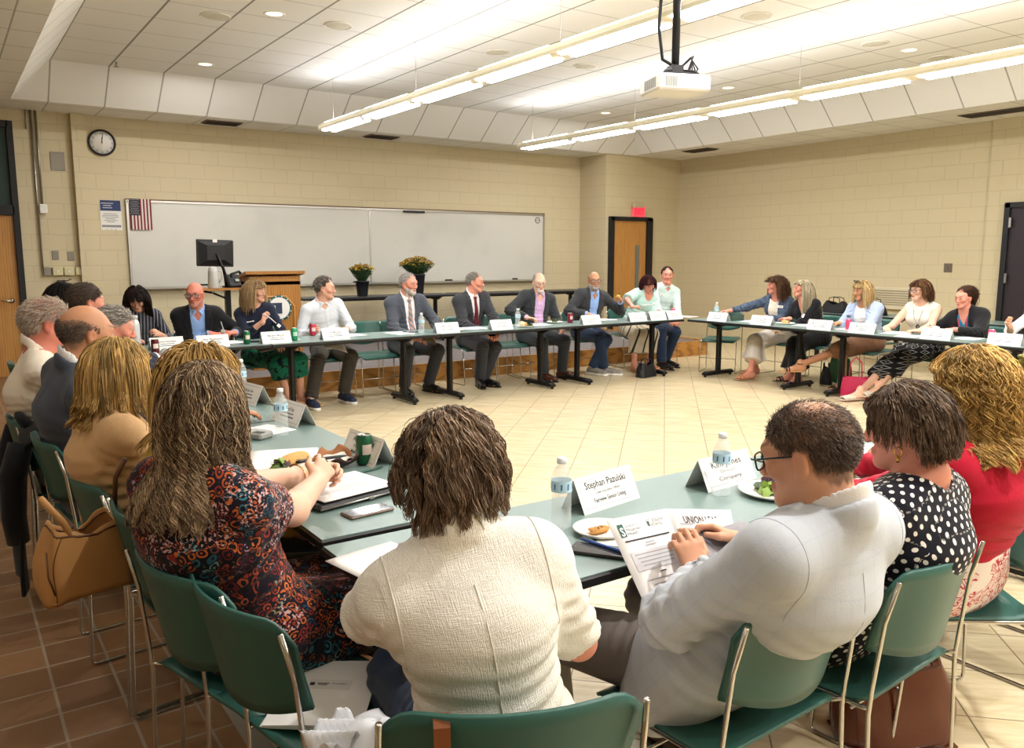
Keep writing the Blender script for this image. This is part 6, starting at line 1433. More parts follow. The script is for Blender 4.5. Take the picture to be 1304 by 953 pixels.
for x, y, rz, lab, tx in [(1.60, 7.70, 4, 'leftmost on the far row, beside the tall pale bottle', 'Lynne Novotny'), (1.99, 7.68, 2, 'in front of the bald man in the black jacket', 'Peter Phaddemess'), (2.58, 7.70, 2, 'in front of the woman with the fork', 'Margaret Murphy'),
    (3.18, 7.71, 2, 'in front of the man in the pale checked shirt', 'Jim Monahan'), (4.44, 7.68, 0, 'in front of the man with the striped tie', 'Mike Skelton'), (5.14, 7.68, 0, 'in front of the man with the maroon tie', 'Craig Beaulac'),
    (6.44, 7.67, 0, 'in front of the man raising a bite', 'Daniel Reyes'), (7.20, 7.67, 0, 'in front of the woman in the mint blouse', 'Amy Schumway'), (7.58, 7.70, 0, 'squeezed between two others at the corner', 'Dr. Ben Hart'), (7.86, 7.68, 4, 'last on the far row, before the pale green shirt', 'Henry Adams')]:
    name_card(x, y, rz, 'white name card ' + lab, SMALL(tx))
for x, y, lab, tx in [(8.08, 7.10, 'first on the right table, near the green tray', 'Naomi Fay'), (8.08, 6.42, 'in front of the woman in the denim jacket', 'Rachel Green'), (8.08, 5.62, 'next to a pink can on the right table', 'Maura Joyce Hurley'), (8.08, 5.10, 'in front of the powder blue blazer', 'Michelle Parkin'),
    (8.08, 4.30, 'in front of the woman in the black fleece', 'Sarah Carson'), (8.08, 3.66, 'rightmost, in front of the black vest', 'Nicholas Pennington')]:
    name_card(x, y, -84, 'white name card ' + lab, SMALL(tx))

# bottles and cans ----------------------------------------------------------
M_pet = mat('clear_bottle', '#eef5f7', .06, spec=.7); M_pet.node_tree.nodes['Principled BSDF'].inputs['Alpha'].default_value = .26; M_lab = mat('bottle_label', '#bcdcea', .4); M_labd = mat('label_blue', '#3a6fa8', .5)
def bottle(x, y, label, z=TT, lid='#f2f4f5'):
    t = thing('water_bottle', label, 'bottle', x, y, z)
    prof = [(.0, .006), (.014, .004), (.026, .0), (.031, .006), (.0315, .03)]
    for k in range(6): z0 = .034 + k*.013; prof += [(.0315, z0), (.0292, z0 + .0065)]
    prof += [(.0315, .114), (.0315, .150), (.031, .158), (.026, .175), (.017, .190), (.0125, .197), (.0125, .203), (.0, .203)]
    MB().lathe(prof, sides=24, cap=False).build('bottle_body', M_pet, t)
    b = MB(); b.lathe([(.0321, .116), (.0321, .150)], sides=28, cap=False); b.mi = 1
    for k in range(28):
        if k % 3: continue
        a = k*2*pi/28; b.add([(.0325*math.cos(a + d), .0325*math.sin(a + d), zz) for d, zz in ((-.08, .124), (.08, .124), (.1, .142), (-.06, .142))], [(0, 1, 2, 3)])
    b.build('wrap_label', [M_lab, M_labd], t)
    b = MB(); b.lathe([(.0, .201), (.0145, .201), (.0145, .217), (.013, .219), (0, .219)], sides=20, cap=False); b.build('screw_cap', mat('cap_' + lid, lid, .4), t)
bottle(1.50, 1.91, 'clear water bottle left of the nearest name card'); bottle(2.17, 1.87, 'clear water bottle in front of the half-hidden name card'); bottle(1.24, 3.67, 'clear water bottle standing in the middle of the left table')
bottle(1.41, 4.85, 'clear water bottle beside the curly-haired head'); bottle(4.16, 7.72, 'clear water bottle by the man with the striped tie'); bottle(5.42, 7.74, 'clear water bottle between maroon tie and lavender shirt'); bottle(8.26, 7.30, 'clear water bottle next to the green tray on the right table')
t = thing('flask', 'tall pale steel flask at the left corner of the far table', 'flask', 1.37, 7.82)
MB().lathe([(0, 0), (.04, 0), (.042, .006), (.042, .225), (.034, .25), (.026, .262), (.026, .27), (0, .27)], sides=28, cap=False).build('flask_body', mat('pale_steel', '#cfd2d6', .35, .2), t)
MB().lathe([(0, .27), (.03, .27), (.03, .298), (.026, .302), (0, .302)], sides=24, cap=False).build('flask_lid', mat('flask_lid_grey', '#c7c9cc', .4), t)
def can(x, y, label, c, band='#e9e4da', z=TT):
    t = thing('soda_can', label, 'can', x, y, z)
    MB().lathe([(0, .004), (.022, .004), (.026, 0), (.0325, .010), (.0325, .105), (.0275, .118), (.0265, .121)], sides=28, cap=False).build('can_body', mat('can_' + c, c, .3, .35), t)
    b = MB(); b.lathe([(.0268, .119), (.0275, .122), (.025, .1225), (.024, .118), (0, .118)], sides=28, cap=False); b.box((0, .006, .1195), (.012, .022, .002)); b.build('can_lid', M_steel, t)
    b = MB(); n = 9
    b.grid(lambda u, v: (.0329*math.cos(-2.2 + u*1.3), .0329*math.sin(-2.2 + u*1.3), .045 + .04*v), n, 5)
    b.build('logo_patch', mat('can_patch_' + band, band, .4), t)
can(1.33, 2.96, 'green soda can in front of the name card by the printed dress', '#1f5a3c', '#c9b7ad'); can(2.32, 7.74, 'green soda can near the woman with the fork', '#1f6b45', '#d8d2c4'); can(2.80, 7.80, 'green soda can behind the third name card', '#2f9a6a', '#bfe3cf')
can(3.13, 8.17, 'red soda can held by the man in the pale checked shirt', '#c23a4e', '#e9c9cc'); can(1.45, 7.42, 'dark red soda can near the inner corner of the far left tables', '#5c2029'); can(6.33, 7.92, 'maroon soda can by the man with the goatee', '#8d2a3a', '#d9b9b9')
for x, y, lab in [(8.02, 7.84, 'behind the last name card of the far row'), (8.30, 5.42, 'behind the name card of the silver-blonde woman'), (8.24, 3.86, 'behind the rightmost name card')]: can(x, y, 'pink soda can ' + lab, '#e0507a', '#f3a9bf')

# plates and food ------------------------------------------------------------
def plate(x, y, label, r=.115, z=TT, oval=1.):
    t = thing('paper_plate', label, 'plate', x, y, z); b = MB(); b.T = (np.diag([1, oval, 1.]), np.zeros(3))
    b.lathe([(0, .003), (r*.66, .003), (r*.74, .006), (r*.92, .016), (r, .017), (r*.99, .013), (r*.78, .002), (r*.6, 0), (0, 0)], sides=40, cap=False); b.T = None
    b.build('plate_dish', M_plate, t)
    b = MB(); b.tube([(r*.985*math.cos(a), oval*r*.985*math.sin(a), .0165) for a in np.arange(40)*2*pi/40], .0018, 6, closed=True); b.build('plate_rim', M_plate, t)
    return t
def leaves(b, n, R, hgt, size, mis, seed=0):
    r = np.random.default_rng(seed)
    for i in range(n):
        a, d = r.uniform(0, 6.28), R*math.sqrt(r.random()); c = A(d*math.cos(a), d*math.sin(a), .008 + hgt*(1 - (d/R)**2)*r.random()); s_ = size*r.uniform(.6, 1.3)
        M = R3(r.normal()*.6, r.normal()*.6, r.uniform(0, 6.28)); k = 6; pts = []
        for j in range(k + 1):
            f = j/k; w_ = math.sin(pi*min(1, f*.92 + .06))*.42*s_*(1 + .25*math.sin(9*f*6 + i)); pts += [(-w_, (f - .5)*s_*1.5, .18*s_*math.sin(pi*f) + .1*s_), (w_, (f - .5)*s_*1.5, .18*s_*math.sin(pi*f) + .1*s_)]
        b.add(np.array(pts) @ M.T + c, [(2*j, 2*j + 1, 2*j + 3, 2*j + 2) for j in range(k)], True, mis[i % len(mis)])
def lump(b, c, r, seed=0, mi=0, n=10):
    rr = np.random.default_rng(seed); ph = rr.uniform(0, 6, 6); prof = []
    vs, f = [], []
    for i in range(n + 1):
        for j in range(2*n):
            th, p = pi*i/n, pi*j/n; k = 1 + .13*math.sin(3*p + ph[0] + 2*th) + .1*math.sin(5*th + ph[1] + p*2)
            vs.append((c[0] + r[0]*k*math.sin(th)*math.cos(p), c[1] + r[1]*k*math.sin(th)*math.sin(p), c[2] + r[2]*k*math.cos(th)))
    for i in range(n):
        for j in range(2*n): f.append((i*2*n + j, (i+1)*2*n + j, (i+1)*2*n + (j+1) % (2*n), i*2*n + (j+1) % (2*n)))
    b.add(vs, f, True, mi)
M_lf = mat('lettuce', '#7c9a3a', .5); M_lf2 = mat('dark_greens', '#2f4a24', .5); M_lf3 = mat('purple_leaf', '#4a2b38', .5); M_bread = mat('bread_crust', '#d0a262', .8, bump=.4, bscale=120); M_brn = mat('browned_filling', '#7a4526', .7, bump=.5, bscale=150); M_cook = mat('cookie', '#b98644', .8, bump=.5, bscale=140); M_pale = mat('pale_bread', '#e3cfa5', .8, bump=.3, bscale=100)
def food_salad(x, y, lab, R=.055, n=60, seed=0, z=TT + .003):
    t = thing('salad', lab, 'salad', x, y, z); b = MB(); leaves(b, n, R, .035, .032, (0, 0, 1, 2), seed); o = b.build('leaves', [M_lf, M_lf2, M_lf3], t); o['kind'] = 'stuff'
    b = MB(); lump(b, (.01, -.01, .01), (R*.5, R*.4, .012), seed); b.build('dressed_base', M_lf2, t)
def food_wrap(x, y, lab, rz=0, L=.12, z=TT + .003, fil=True):
    t = thing('sandwich', lab, 'sandwich', x, y, z, rz); b = MB()
    b.grid(lambda u, v: ((u - .5)*L, .028*math.cos(pi*v) * (1 - .5*abs(2*u - 1)**3), .008 + .034*math.sin(pi*v)*(1 - .35*abs(2*u - 1)**3)), 14, 10, .005); b.build('bread', M_bread, t)
    b = MB(); 
    for k in range(5): lump(b, ((k - 2)*L*.17, -.012, .016), (.014, .014, .012), k)
    o = b.build('filling', M_brn, t); o['kind'] = 'stuff'
plate(1.05, 3.09, 'white oval plate with a half-eaten wrap by the curly-haired woman', .125); food_wrap(1.10, 3.12, 'half-eaten wrap spilling filling on the oval plate', 25, .14); food_salad(1.02, 3.06, 'scrap of salad beside the half-eaten wrap', .025, 16, 3)
plate(1.57, 1.80, 'small white plate with a cookie next to the phone', .088); t = thing('cookie', 'golden oat cookie on the small plate', 'cookie', 1.555, 1.80, TT + .003); b = MB(); lump(b, (0, 0, .009), (.036, .022, .009), 4, 0, 12); b.build('crumb', M_cook, t); b = MB(); [lump(b, (.012*math.cos(k*2), .010*math.sin(k*2.3), .016), (.005, .005, .003), k, 0, 4) for k in range(5)]; o = b.build('topping', M_brn, t); o['kind'] = 'stuff'
plate(2.33, 1.77, 'white plate with green salad in front of the grey-suited man', .122); food_salad(2.35, 1.77, 'mixed green salad on the plate before the grey-suited man', .065, 80, 1)
t = thing('fork', 'clear plastic fork resting on the salad plate', 'fork', 2.36, 1.86, TT + .02, 120); M_clr = mat('clear_plastic', '#d6dcdc', .15, spec=.8); b = MB(); b.tube([(-.08, 0, .01), (-.03, 0, .018), (.02, 0, .004)], .0028, 6); b.build('handle', M_clr, t); b = MB(); [b.tube([(.02, 0, .004), (.04, (k - 1.5)*.005, 0), (.065, (k - 1.5)*.005, .006)], .0014, 5) for k in range(4)]; b.build('tines', M_clr, t)
plate(2.72, 1.80, 'white plate with salad before the polka-dot blouse', .122); food_salad(2.75, 1.80, 'green salad on the plate before the polka-dot blouse', .06, 60, 2)
def napkin(x, y, lab, rz=0, sx=.13, sy=.12, z=TT, crump=.03):
    t = thing('napkin', lab, 'napkin', x, y, z, rz); r = np.random.default_rng(int(x*100 + y*10)); ph = r.uniform(0, 6, 4)
    b = MB(); b.grid(lambda u, v: ((u - .5)*sx, (v - .5)*sy, .002 + crump*.5*(1 + math.sin(7*u + ph[0])*math.sin(6*v + ph[1]))*math.sin(pi*u)*math.sin(pi*v) + .15*crump*(1 + math.sin(23*u + 17*v + ph[2]))), 18, 18, .0015); b.build('tissue', M_nap, t)
    if crump > .02: b = MB(); b.grid(lambda u, v: ((u - .5)*sx*.7, (v - .5)*sy*.6 + .02, crump*.6 + .004 + crump*.3*math.sin(9*u + ph[3])*math.sin(7*v)), 12, 12, .0015); b.build('fold', M_nap, t)
    return t
napkin(2.80, 1.97, 'large crumpled white napkin beyond the salad plates', 10, .20, .18, crump=.07); napkin(1.52, 1.70, 'folded napkin under the small cookie plate', 30, .12, .1, crump=.004); napkin(1.01, 2.93, 'folded white napkin at the table edge by the curly-haired woman', 60, .12, .14, crump=.003)
plate(4.62, 7.80, 'plate with a piece of food between the two men in ties', .11); food_salad(4.62, 7.80, 'small dark salad on the plate between the two men in ties', .045, 30, 5); 
plate(5.56, 7.78, 'plate with bread roll and greens before the lavender shirt', .115); food_salad(5.60, 7.79, 'dark greens heaped beside the bread roll', .05, 40, 6); t = thing('bread_roll', 'pale bread roll half on the greens plate', 'bread roll', 5.51, 7.78, TT + .004); b = MB(); lump(b, (0, 0, .03), (.045, .04, .03), 7); b.build('crust', M_pale, t); b = MB(); lump(b, (.02, -.02, .03), (.03, .025, .02), 8); b.build('torn_side', M_bread, t)
plate(6.18, 8.03, 'plate with green scraps beside the maroon can', .10); food_salad(6.18, 8.03, 'green scraps on the plate beside the maroon can', .03, 16, 7)
plate(1.82, 7.98, 'plate with lettuce near the bald man in the black jacket', .10); food_salad(1.82, 7.98, 'lettuce on the plate near the bald man', .045, 30, 8)
plate(7.62, 8.02, 'plate of food beneath the mint blouse', .10); food_salad(7.62, 8.02, 'salad on the plate beneath the mint blouse', .045, 30, 9)
plate(8.36, 6.30, 'plate with sandwich crust before the woman in the black top', .11); food_wrap(8.36, 6.30, 'sandwich crust on the plate before the woman in the black top', 80, .11)
plate(1.06, 5.45, 'white plate with a sandwich on the left table past the suit sleeve', .115); food_wrap(1.03, 5.45, 'browned sandwich on the far plate of the left table', 10, .12)
t = thing('food_box', 'dark green tray of white snacks near the denim jacket', 'food tray', 8.34, 7.14, TT, 80)
b = MB(); b.box((0, 0, .005), (.3, .2, .008)); [b.box((s_*.146, 0, .04), (.008, .2, .07)) for s_ in (-1, 1)]; [b.box((0, s_*.096, .04), (.3, .008, .07)) for s_ in (-1, 1)]; b.build('tray', mat('dark_green_tray', '#3c5248', .5), t)
b = MB(); [lump(b, (rng.uniform(-.11, .11), rng.uniform(-.07, .07), .03), (.022, .018, .012), k, 0, 5) for k in range(16)]; o = b.build('snacks', M_plate, t); o['kind'] = 'stuff'

# papers, phones, pens ---------------------------------------------------------
def paper(x, y, rz, lab, w=.216, h=.279, lines=0, nm='paper_sheet', z=TT, cat='paper', curl=.002, mats=None, n=1):
    t = thing(nm, lab, cat, x, y, z, rz); b = MB()
    b.grid(lambda u, v: ((u - .5)*w, (v - .5)*h, .0012*n + curl*math.sin(pi*u)*v), 8, 8, .0008*n + .0004); b.build('sheet', mats or M_paper, t)
    b = MB(); r = np.random.default_rng(int(abs(x)*77 + abs(y)*31))
    for k in range(lines):
        f = (k + 1)/(lines + 3); wd = w*r.uniform(.4, .76) if k % 4 else w*.35; yy = h*(.44 - .82*f); x0 = -w*.40
        u0, u1, v_ = (x0/w) + .5, ((x0 + wd)/w) + .5, yy/h + .5
        zz = lambda u: .0020*n + curl*math.sin(pi*u)*v_ + .0006
        b.add([(x0, yy, zz(u0)), (x0 + wd, yy, zz(u1)), (x0 + wd, yy + h*.011, zz(u1)), (x0, yy + h*.011, zz(u0))], [(0, 1, 2, 3)])
    if lines:
        b.mi = 1; b.add([(-.02, h*.42, .003*n + curl), (.02, h*.42, .003*n + curl), (.02, h*.455, .003*n + curl), (-.02, h*.455, .003*n + curl)], [(0, 1, 2, 3)]); b.build('print', [M_inkg, M_ink], t)
    return t
paper(1.10, 3.24, -20, 'white sheet under the oval plate', .28, .30, 0); paper(.93, 1.93, 10, 'blank white sheet at the left end of the near table', .22, .28); paper(1.17, 3.80, -70, 'printed sheets beneath a grey box on the left table', .22, .28, 6)
paper(3.50, 8.0, 5, 'white sheet on the table left of the empty chair', .2, .26); paper(3.98, 7.88, 8, 'white sheet on the table in front of the empty chair', .22, .30); paper(4.95, 7.95, 0, 'printed sheets before the man with the maroon tie', .3, .26, 5); paper(5.85, 7.92, 4, 'white sheet before the man with the goatee', .26, .24)
paper(6.95, 8.02, 0, 'stack of white papers before the man raising a bite', .26, .26, n=6); paper(8.28, 7.86, 10, 'white sheets in the far right corner', .24, .28); paper(8.32, 6.75, -80, 'white papers before the denim jacket', .24, .3, 4, n=4); paper(8.40, 6.05, -85, 'white sheet by the silver-blonde woman', .22, .28)
paper(8.38, 5.45, -85, 'papers before the powder blue blazer', .22, .28, 5); paper(8.32, 4.85, -75, 'papers before the white sleeveless top', .26, .34, 0, n=5); paper(8.14, 4.62, -80, 'white sheet near the edge between two name cards', .22, .26); paper(8.40, 4.15, -85, 'white sheet before the black fleece', .22, .26); paper(8.38, 3.5, -85, 'white sheet at the right edge before the black vest', .22, .26); paper(2.75, 7.96, 5, 'white sheet by the woman with the fork', .24, .26); paper(2.22, 7.98, 12, 'white sheet beside the bald man with the pen', .22, .26)
paper(1.12, 5.72, -80, 'white sheet beyond the sandwich plate', .22, .28); paper(3.2, 1.95, 5, 'white sheet on the near table past the crimson sweater', .22, .28); paper(3.05, 2.0, 12, 'second white sheet on the near table past the crimson sweater', .2, .26)
# papers in laps
def held(lab, c, u, v, w, h, nm='paper_sheet', mats=None, bend=.02, cat='paper', lines=None):
    """sheet centred on c spanned by unit-ish u (width) and v (height)"""
    u, v = nrm(u), nrm(v); n_ = np.cross(u, v); t = thing(nm, lab, cat, 0, 0, 0); t.location = c; b = MB()
    b.grid(lambda a, d: u*(a - .5)*w + v*(d - .5)*h + n_*bend*math.sin(pi*a), 9, 9, .001); b.build('sheet', mats or M_paper, t); return t
held('grey newspaper sheet spread over the lap of the woman in the green skirt', A(2.74, 8.20, .655), A(1, .15, .05), A(-.2, 1, .28), .44, .26, mats=mat('newsprint', '#bdb6ad', .8)); held('white sheet on the knee of the man in navy sneakers', A(3.32, 8.08, .635), A(1, -.2, -.25), A(.1, .8, .5), .24, .20)
held('dark folder held low by the man with the striped tie', A(4.46, 8.12, .63), A(1, -.2, -.3), A(.2, .6, .6), .17, .12, mats=mat('olive_card', '#8a8062', .7)); held('white papers held in the lap of the woman in the black top', A(8.40, 6.42, .62), A(.2, 1, .1), A(-1, .1, .5), .26, .2); held('white sheet held by the person at the right edge', A(8.44, 3.72, .64), A(.1, 1, .1), A(-1, .1, .6), .2, .14)
held('black phone between the hands of the man with the maroon tie', A(5.33, 8.12, .635), A(1, 0, 0), A(0, .8, .5), .14, .07, nm='phone', mats=M_phone, bend=0, cat='phone')
# folder + printed pages by the curly-haired woman
t = thing('portfolio', 'black zipped portfolio open under printed pages', 'portfolio', 1.09, 2.63, TT, 12)
b = MB(); b.box((0, 0, .011), (.36, .29, .020), bev=.008); b.build('cover', mat('portfolio_black', '#15161a', .5), t); b = MB(); b.tube([(-.18, -.147, .012), (.18, -.147, .012)], .003, 6); b.box((.02, -.15, .012), (.02, .006, .008)); b.build('zipper', M_steel, t)
t2 = paper(1.09, 2.63, 12, 'wire-bound printed notes on the black portfolio', .30, .25, 14, nm='notebook', z=TT + .0215, cat='notebook', n=5); b = MB(); [b.tube([(-.14 + k*.0117, .119, .002), (-.14 + k*.0117, .127, .008), (-.14 + k*.0117, .131, .002)], .0012, 4) for k in range(25)]; b.build('wire_binding', M_steel, t2)['kind'] = 'stuff'
def phone(x, y, rz, lab, w=.078, L=.16, z=TT, edge=None, col=None):
    t = thing('phone', lab, 'phone', x, y, z, rz); MB().box((0, 0, .0045), (w, L, .009), bev=.004).build('phone_case', edge or M_phone, t); MB().box((0, 0, .0092), (w*.9, L*.95, .0008)).build('screen', mat('phone_glass', '#3a3a40', .06, spec=.9), t)
    b = MB(); b.box((0, L*.43, .0097), (.012, .003, .0006)); b.build('camera_dot', M_black, t)
phone(1.075, 2.38, -84, 'phone in a tan-edged case by the portfolio', edge=mat('case_tan', '#6e5a4a', .4)); phone(1.455, 1.68, 35, 'large black phone at the table edge by the tweed jacket', .085, .165); phone(4.14, 7.93, 70, 'black phone on the table by the striped-tie man'); phone(6.72, 7.92, 80, 'black phone by the name card of the man raising a bite'); phone(1.12, 5.2, -80, 'black phone in front of the sandwich plate', .09, .17); phone(7.98, 8.0, 80, 'black phone near the pale green shirt'); phone(2.42, 7.86, 60, 'black phone beside the green can near the fork')
def pen(p, q, lab, c, tip=None, r=.0048):
    p, q = A(*p), A(*q); t = thing('pen', lab, 'pen', 0, 0, 0); t.location = p; d = q - p
    MB().tube([d*0, d*.1, d*.85, d*.97, d], [r*.75, r, r, r*.5, .0008], 8).build('barrel', mat('pen_' + c, c, .35), t)
    b = MB(); u = nrm(np.cross(d, A(0, 0, 1))); b.tube([A(0, 0, r*1.4), d*.25 + A(0, 0, r*1.5)], .0013, 5); b.build('clip', M_steel, t)
pen((1.36, 2.865, TT + .005), (1.19, 2.815, TT + .005), 'dark green pen lying behind the notebook', '#1f4a3f'); pen((1.46, 1.765, TT + .014), (1.49, 1.60, TT + .014), 'slim blue and white pen across the phone', '#3c62b0'); pen((.93, 2.62, .875), (1.13, 2.66, .862), 'black pen held by the curly-haired woman', '#17171a', r=.006)
pen((2.22, 8.22, .92), (2.25, 8.20, .79), 'silver pen held upright by the bald man', '#b9bcc2')
pen((8.30, 5.02, TT + .006), (8.20, 4.80, TT + .006), 'blue pen lying on the papers before the white sleeveless top', '#2d3a8c')
t = thing('fork', 'white plastic fork held by the woman in the navy top', 'fork', 2.68, 8.16, .0); t.location = (2.63, 8.17, .985); M_wp = mat('white_plastic', '#eceae6', .4); b = MB(); b.tube([(0, 0, 0), (.06, -.02, -.05), (.11, -.03, -.10)], .005, 6); b.build('handle', M_wp, t); b = MB(); b.box((.135, -.035, -.125), (.035, .012, .03), R3(0, .7)); b.build('tines', M_wp, t)
t = thing('fork', 'white plastic fork held by the woman in the mint blouse', 'fork', 0, 0, 0); t.location = (7.72, 8.14, .90); b = MB(); b.tube([(0, 0, 0), (.07, -.03, .005), (.14, -.05, .0)], .005, 6); b.build('handle', M_wp, t); b = MB(); b.box((.155, -.055, 0), (.04, .02, .008)); lump(b, (.18, -.06, .012), (.02, .016, .014), 3); b.build('tines', [M_wp], t)
t = thing('fork', 'white plastic fork in the hand at the right edge', 'fork', 0, 0, 0); t.location = (8.40, 3.82, .93); b = MB(); b.tube([(0, 0, 0), (-.02, -.02, -.08), (-.02, -.03, -.16)], .005, 6); b.build('handle', M_wp, t); MB().box((-.02, -.03, -.18), (.006, .022, .04)).build('tines', M_wp, t)
t = thing('food_bite', 'bite of bread and greens held up by the bearded man', 'food', 0, 0, 0); t.location = (7.31, 8.14, 1.03); b = MB(); lump(b, (0, 0, 0), (.03, .02, .018), 2); b.build('bread', mat('yellow_chip', '#d8b23e', .6), t); b = MB(); leaves(b, 8, .02, .02, .02, (0,), 4); b.build('greens', M_lf2, t)
t = thing('wrapper', 'small crumpled white wrapper between the hands of the woman in the fleece', 'wrapper', 8.52, 4.55, .80); b = MB(); lump(b, (0, 0, .01), (.03, .035, .018), 5, 0, 12); b.build('foil', M_paper, t); b = MB(); b.box((0, .04, .02), (.02, .03, .004), R3(.4)); b.build('torn_flap', M_paper, t)
# open bowl-like brown case
t = thing('glasses_case', 'open brown clamshell case holding a white cloth behind the pen', 'glasses case', 1.235, 2.985, TT, 10)
for s_ in (-1, 1):
    b = MB(); b.grid(lambda u, v: ((u - .5)*.15*math.sqrt(max(.02, 1 - (2*v - 1)**2*.75)), s_*.002 + s_*.062*v*(1.0), .002 + .038*abs(2*u - 1)**2*.6 + .030*v**2 + (.02*v if s_ > 0 else 0)), 14, 10, .004); b.build('shell', mat('case_brown', '#3a211a', .5) if s_ < 0 else mat('case_lining', '#9a6238', .7), t)
b = MB(); b.grid(lambda u, v: ((u - .5)*.10, (v - .3)*.06, .022 + .010*math.sin(9*u)*math.cos(5*v) + .02*v), 14, 8, .002); b.build('cloth', M_nap, t)
t = thing('card_reader', 'small grey device with black screen by the printed sheets', 'device', 1.13, 3.68, TT, -60); MB().box((0, 0, .016), (.12, .09, .032), bev=.008).build('body', mat('device_grey', '#9a9c98', .4), t); MB().box((.03, -.02, .033), (.05, .03, .002)).build('screen', M_black, t)
# folder held by the grey-suited man
TL, TM, TR, BL, BM, BR = A(1.409, 1.60, .861), A(1.661, 1.63, .84), A(1.903, 1.60, .80), A(1.428, 1.44, .636), A(1.644, 1.47, .618), A(1.803, 1.45, .639)
t = thing('folder', 'open white folder of printed pages held by the grey-suited man', 'folder', 0, 0, 0); t.location = TM; b = MB()
for (a, b_, c, d) in ((TL, TM, BM, BL), (TM, TR, BR, BM)):
    b.grid(lambda u, v: (a*(1-u) + b_*u)*(1-v) + (d*(1-u) + c*u)*v - TM, 6, 6, .0015)
b.build('cover', M_paper, t)
def page(a, b_, d, nm, build):
    ux, vy = b_ - a, a - d; w_, h_ = np.linalg.norm(ux), np.linalg.norm(vy); ux, vy = ux/w_, nrm(vy); n_ = np.cross(ux, vy); m = MB(); O = d - TM + n_*.0018
    def R_(u0, v0, u1, v1, mi, k=.0): m.add([O + ux*w_*u + vy*h_*v + n_*k for u, v in ((u0, v0), (u1, v0), (u1, v1), (u0, v1))], [(0, 1, 2, 3)], False, mi)
    def T_(s_, u, v, sz, wd, mi, k=.0008, bold=0, al='CENTER'): m.text(s_, O + ux*w_*u + vy*h_*v + n_*k, ux, vy, sz, mi, width=wd*w_, th=0, bold=bold, align=al)
    build(R_, T_); return m.build(nm, [M_paper, M_inkg, M_ink, mat('news_grey', '#cfced2', .8), mat('logo_green', '#1f5a4c', .6), mat('face_tint', '#b08a76', .8)], t)
def p1(R_, T_):
    R_(.10, .80, .19, .93, 4, .0006); T_('S', .145, .81, .034, .06, 0, .001, .02); T_('Southern', .31, .89, .012, .2, 2); T_('Management', .33, .85, .012, .24, 2); T_('Health', .29, .81, .012, .16, 2); T_('ST. JOSEPH', .72, .89, .015, .30, 2); T_('HOSPITAL', .73, .85, .011, .22, 2); R_(.58, .86, .61, .91, 4, .0006)
    R_(.12, .745, .86, .760, 2, .0006); R_(.42, .70, .56, .712, 1, .0006); R_(.40, .675, .58, .687, 1, .0006); R_(.12, .45, .88, .64, 3, .0005)
    for k in range(4): R_(.17 + .02*k, .60 - k*.038, .83 - .03*k, .612 - k*.038, 1, .0008)
    R_(.44, .40, .54, .412, 2, .0006)
    for k, (a_, b_) in enumerate(((.2, .7), (.26, .92), (.3, .86), (.2, .42), (.26, .8))): R_(a_, .34 - k*.05, b_, .352 - k*.05, 1, .0006)
def p2(R_, T_):
    R_(.06, .42, .94, .97, 0, .0004); R_(.10, .45, .90, .93, 3, .0006); T_('UNION LEADER', .52, .84, .030, .66, 2, .001, .02); R_(.12, .825, .88, .830, 2, .0009); R_(.16, .75, .84, .785, 1, .0009)
    for k in range(4): R_(.14, .68 - k*.045, .42, .695 - k*.045, 1, .0009)
    for k in range(2): R_(.52 + .13*k, .54, .62 + .13*k, .70, 2, .0008); R_(.535 + .13*k, .57, .605 + .13*k, .67, 5, .001)
page(TL, TM, BL, 'agenda_page', p1); page(TM, TR, BM, 'news_page', p2)
held('grey printed brochure bent over the folder in the hand of the grey-suited man', A(1.76, 1.50, .765), A(1, .05, -.12), A(.1, .9, .5), .30, .12, nm='brochure', mats=mat('brochure_grey', '#8f8c92', .7), bend=-.02)

# bags ---------------------------------------------------------------------------
def bag(nm, lab, loc, rz, w, d, h, m, mt=None, handle=None, cat='bag', slump=.0, top=.75, strap=None, open_=False, seam=True, sq=.45):
    t = thing(nm, lab, cat, 0, 0, 0); t.location = loc; t.rotation_euler[2] = math.radians(rz)
    b = MB()
    def body(u, v):
        a = u*2*pi; k = 1 - (1 - top)*v**1.6; e = sq; cx = abs(math.cos(a))**e*(1 if math.cos(a) > 0 else -1); sy = abs(math.sin(a))**e*(1 if math.sin(a) > 0 else -1)
        bl = 1 + .10*math.sin(pi*v)
        return (w/2*cx*k*bl + .006*math.sin(5*a + 6*v), d/2*sy*(1 - (.55*v if not open_ else .1*v))*bl, h*v - slump*h*v*(1 - abs(cx))*.8 + .008*math.sin(3*a))
    b.grid(body, 41, 14, .004); b.grid(lambda u, v: ((u - .5)*w*.92, (v - .5)*d*.9, .004), 6, 6, .004)
    o = b.build('bag_body', m, t)
    if seam: b = MB(); b.tube([body(u, .93) for u in np.linspace(0, 1, 30)], .004, 6); b.tube([body(.62, v) for v in np.linspace(.02, .95, 12)], .003, 5); b.build('seam', mt or m, t)
    if handle:
        for s_ in (-1, 1): b = MB(); b.tube([(-w*.25, s_*d*.2, h*.9), (-w*.22, s_*d*.2, h + handle*.7), (0, s_*d*.18, h + handle), (w*.22, s_*d*.2, h + handle*.7), (w*.25, s_*d*.2, h*.9)], .006, 8); b.build('handle', mt or m, t)
    if strap: b = MB(); P_ = [A(*p) for p in strap]; b.tube(P_, .008, 8); b.build('strap', mt or m, t)
    return t
M_tanbag = mat('tan_bag_leather', '#b5854f', .5, bump=.1, bscale=80); M_tand = mat('tan_bag_edge', '#5d3a20', .5)
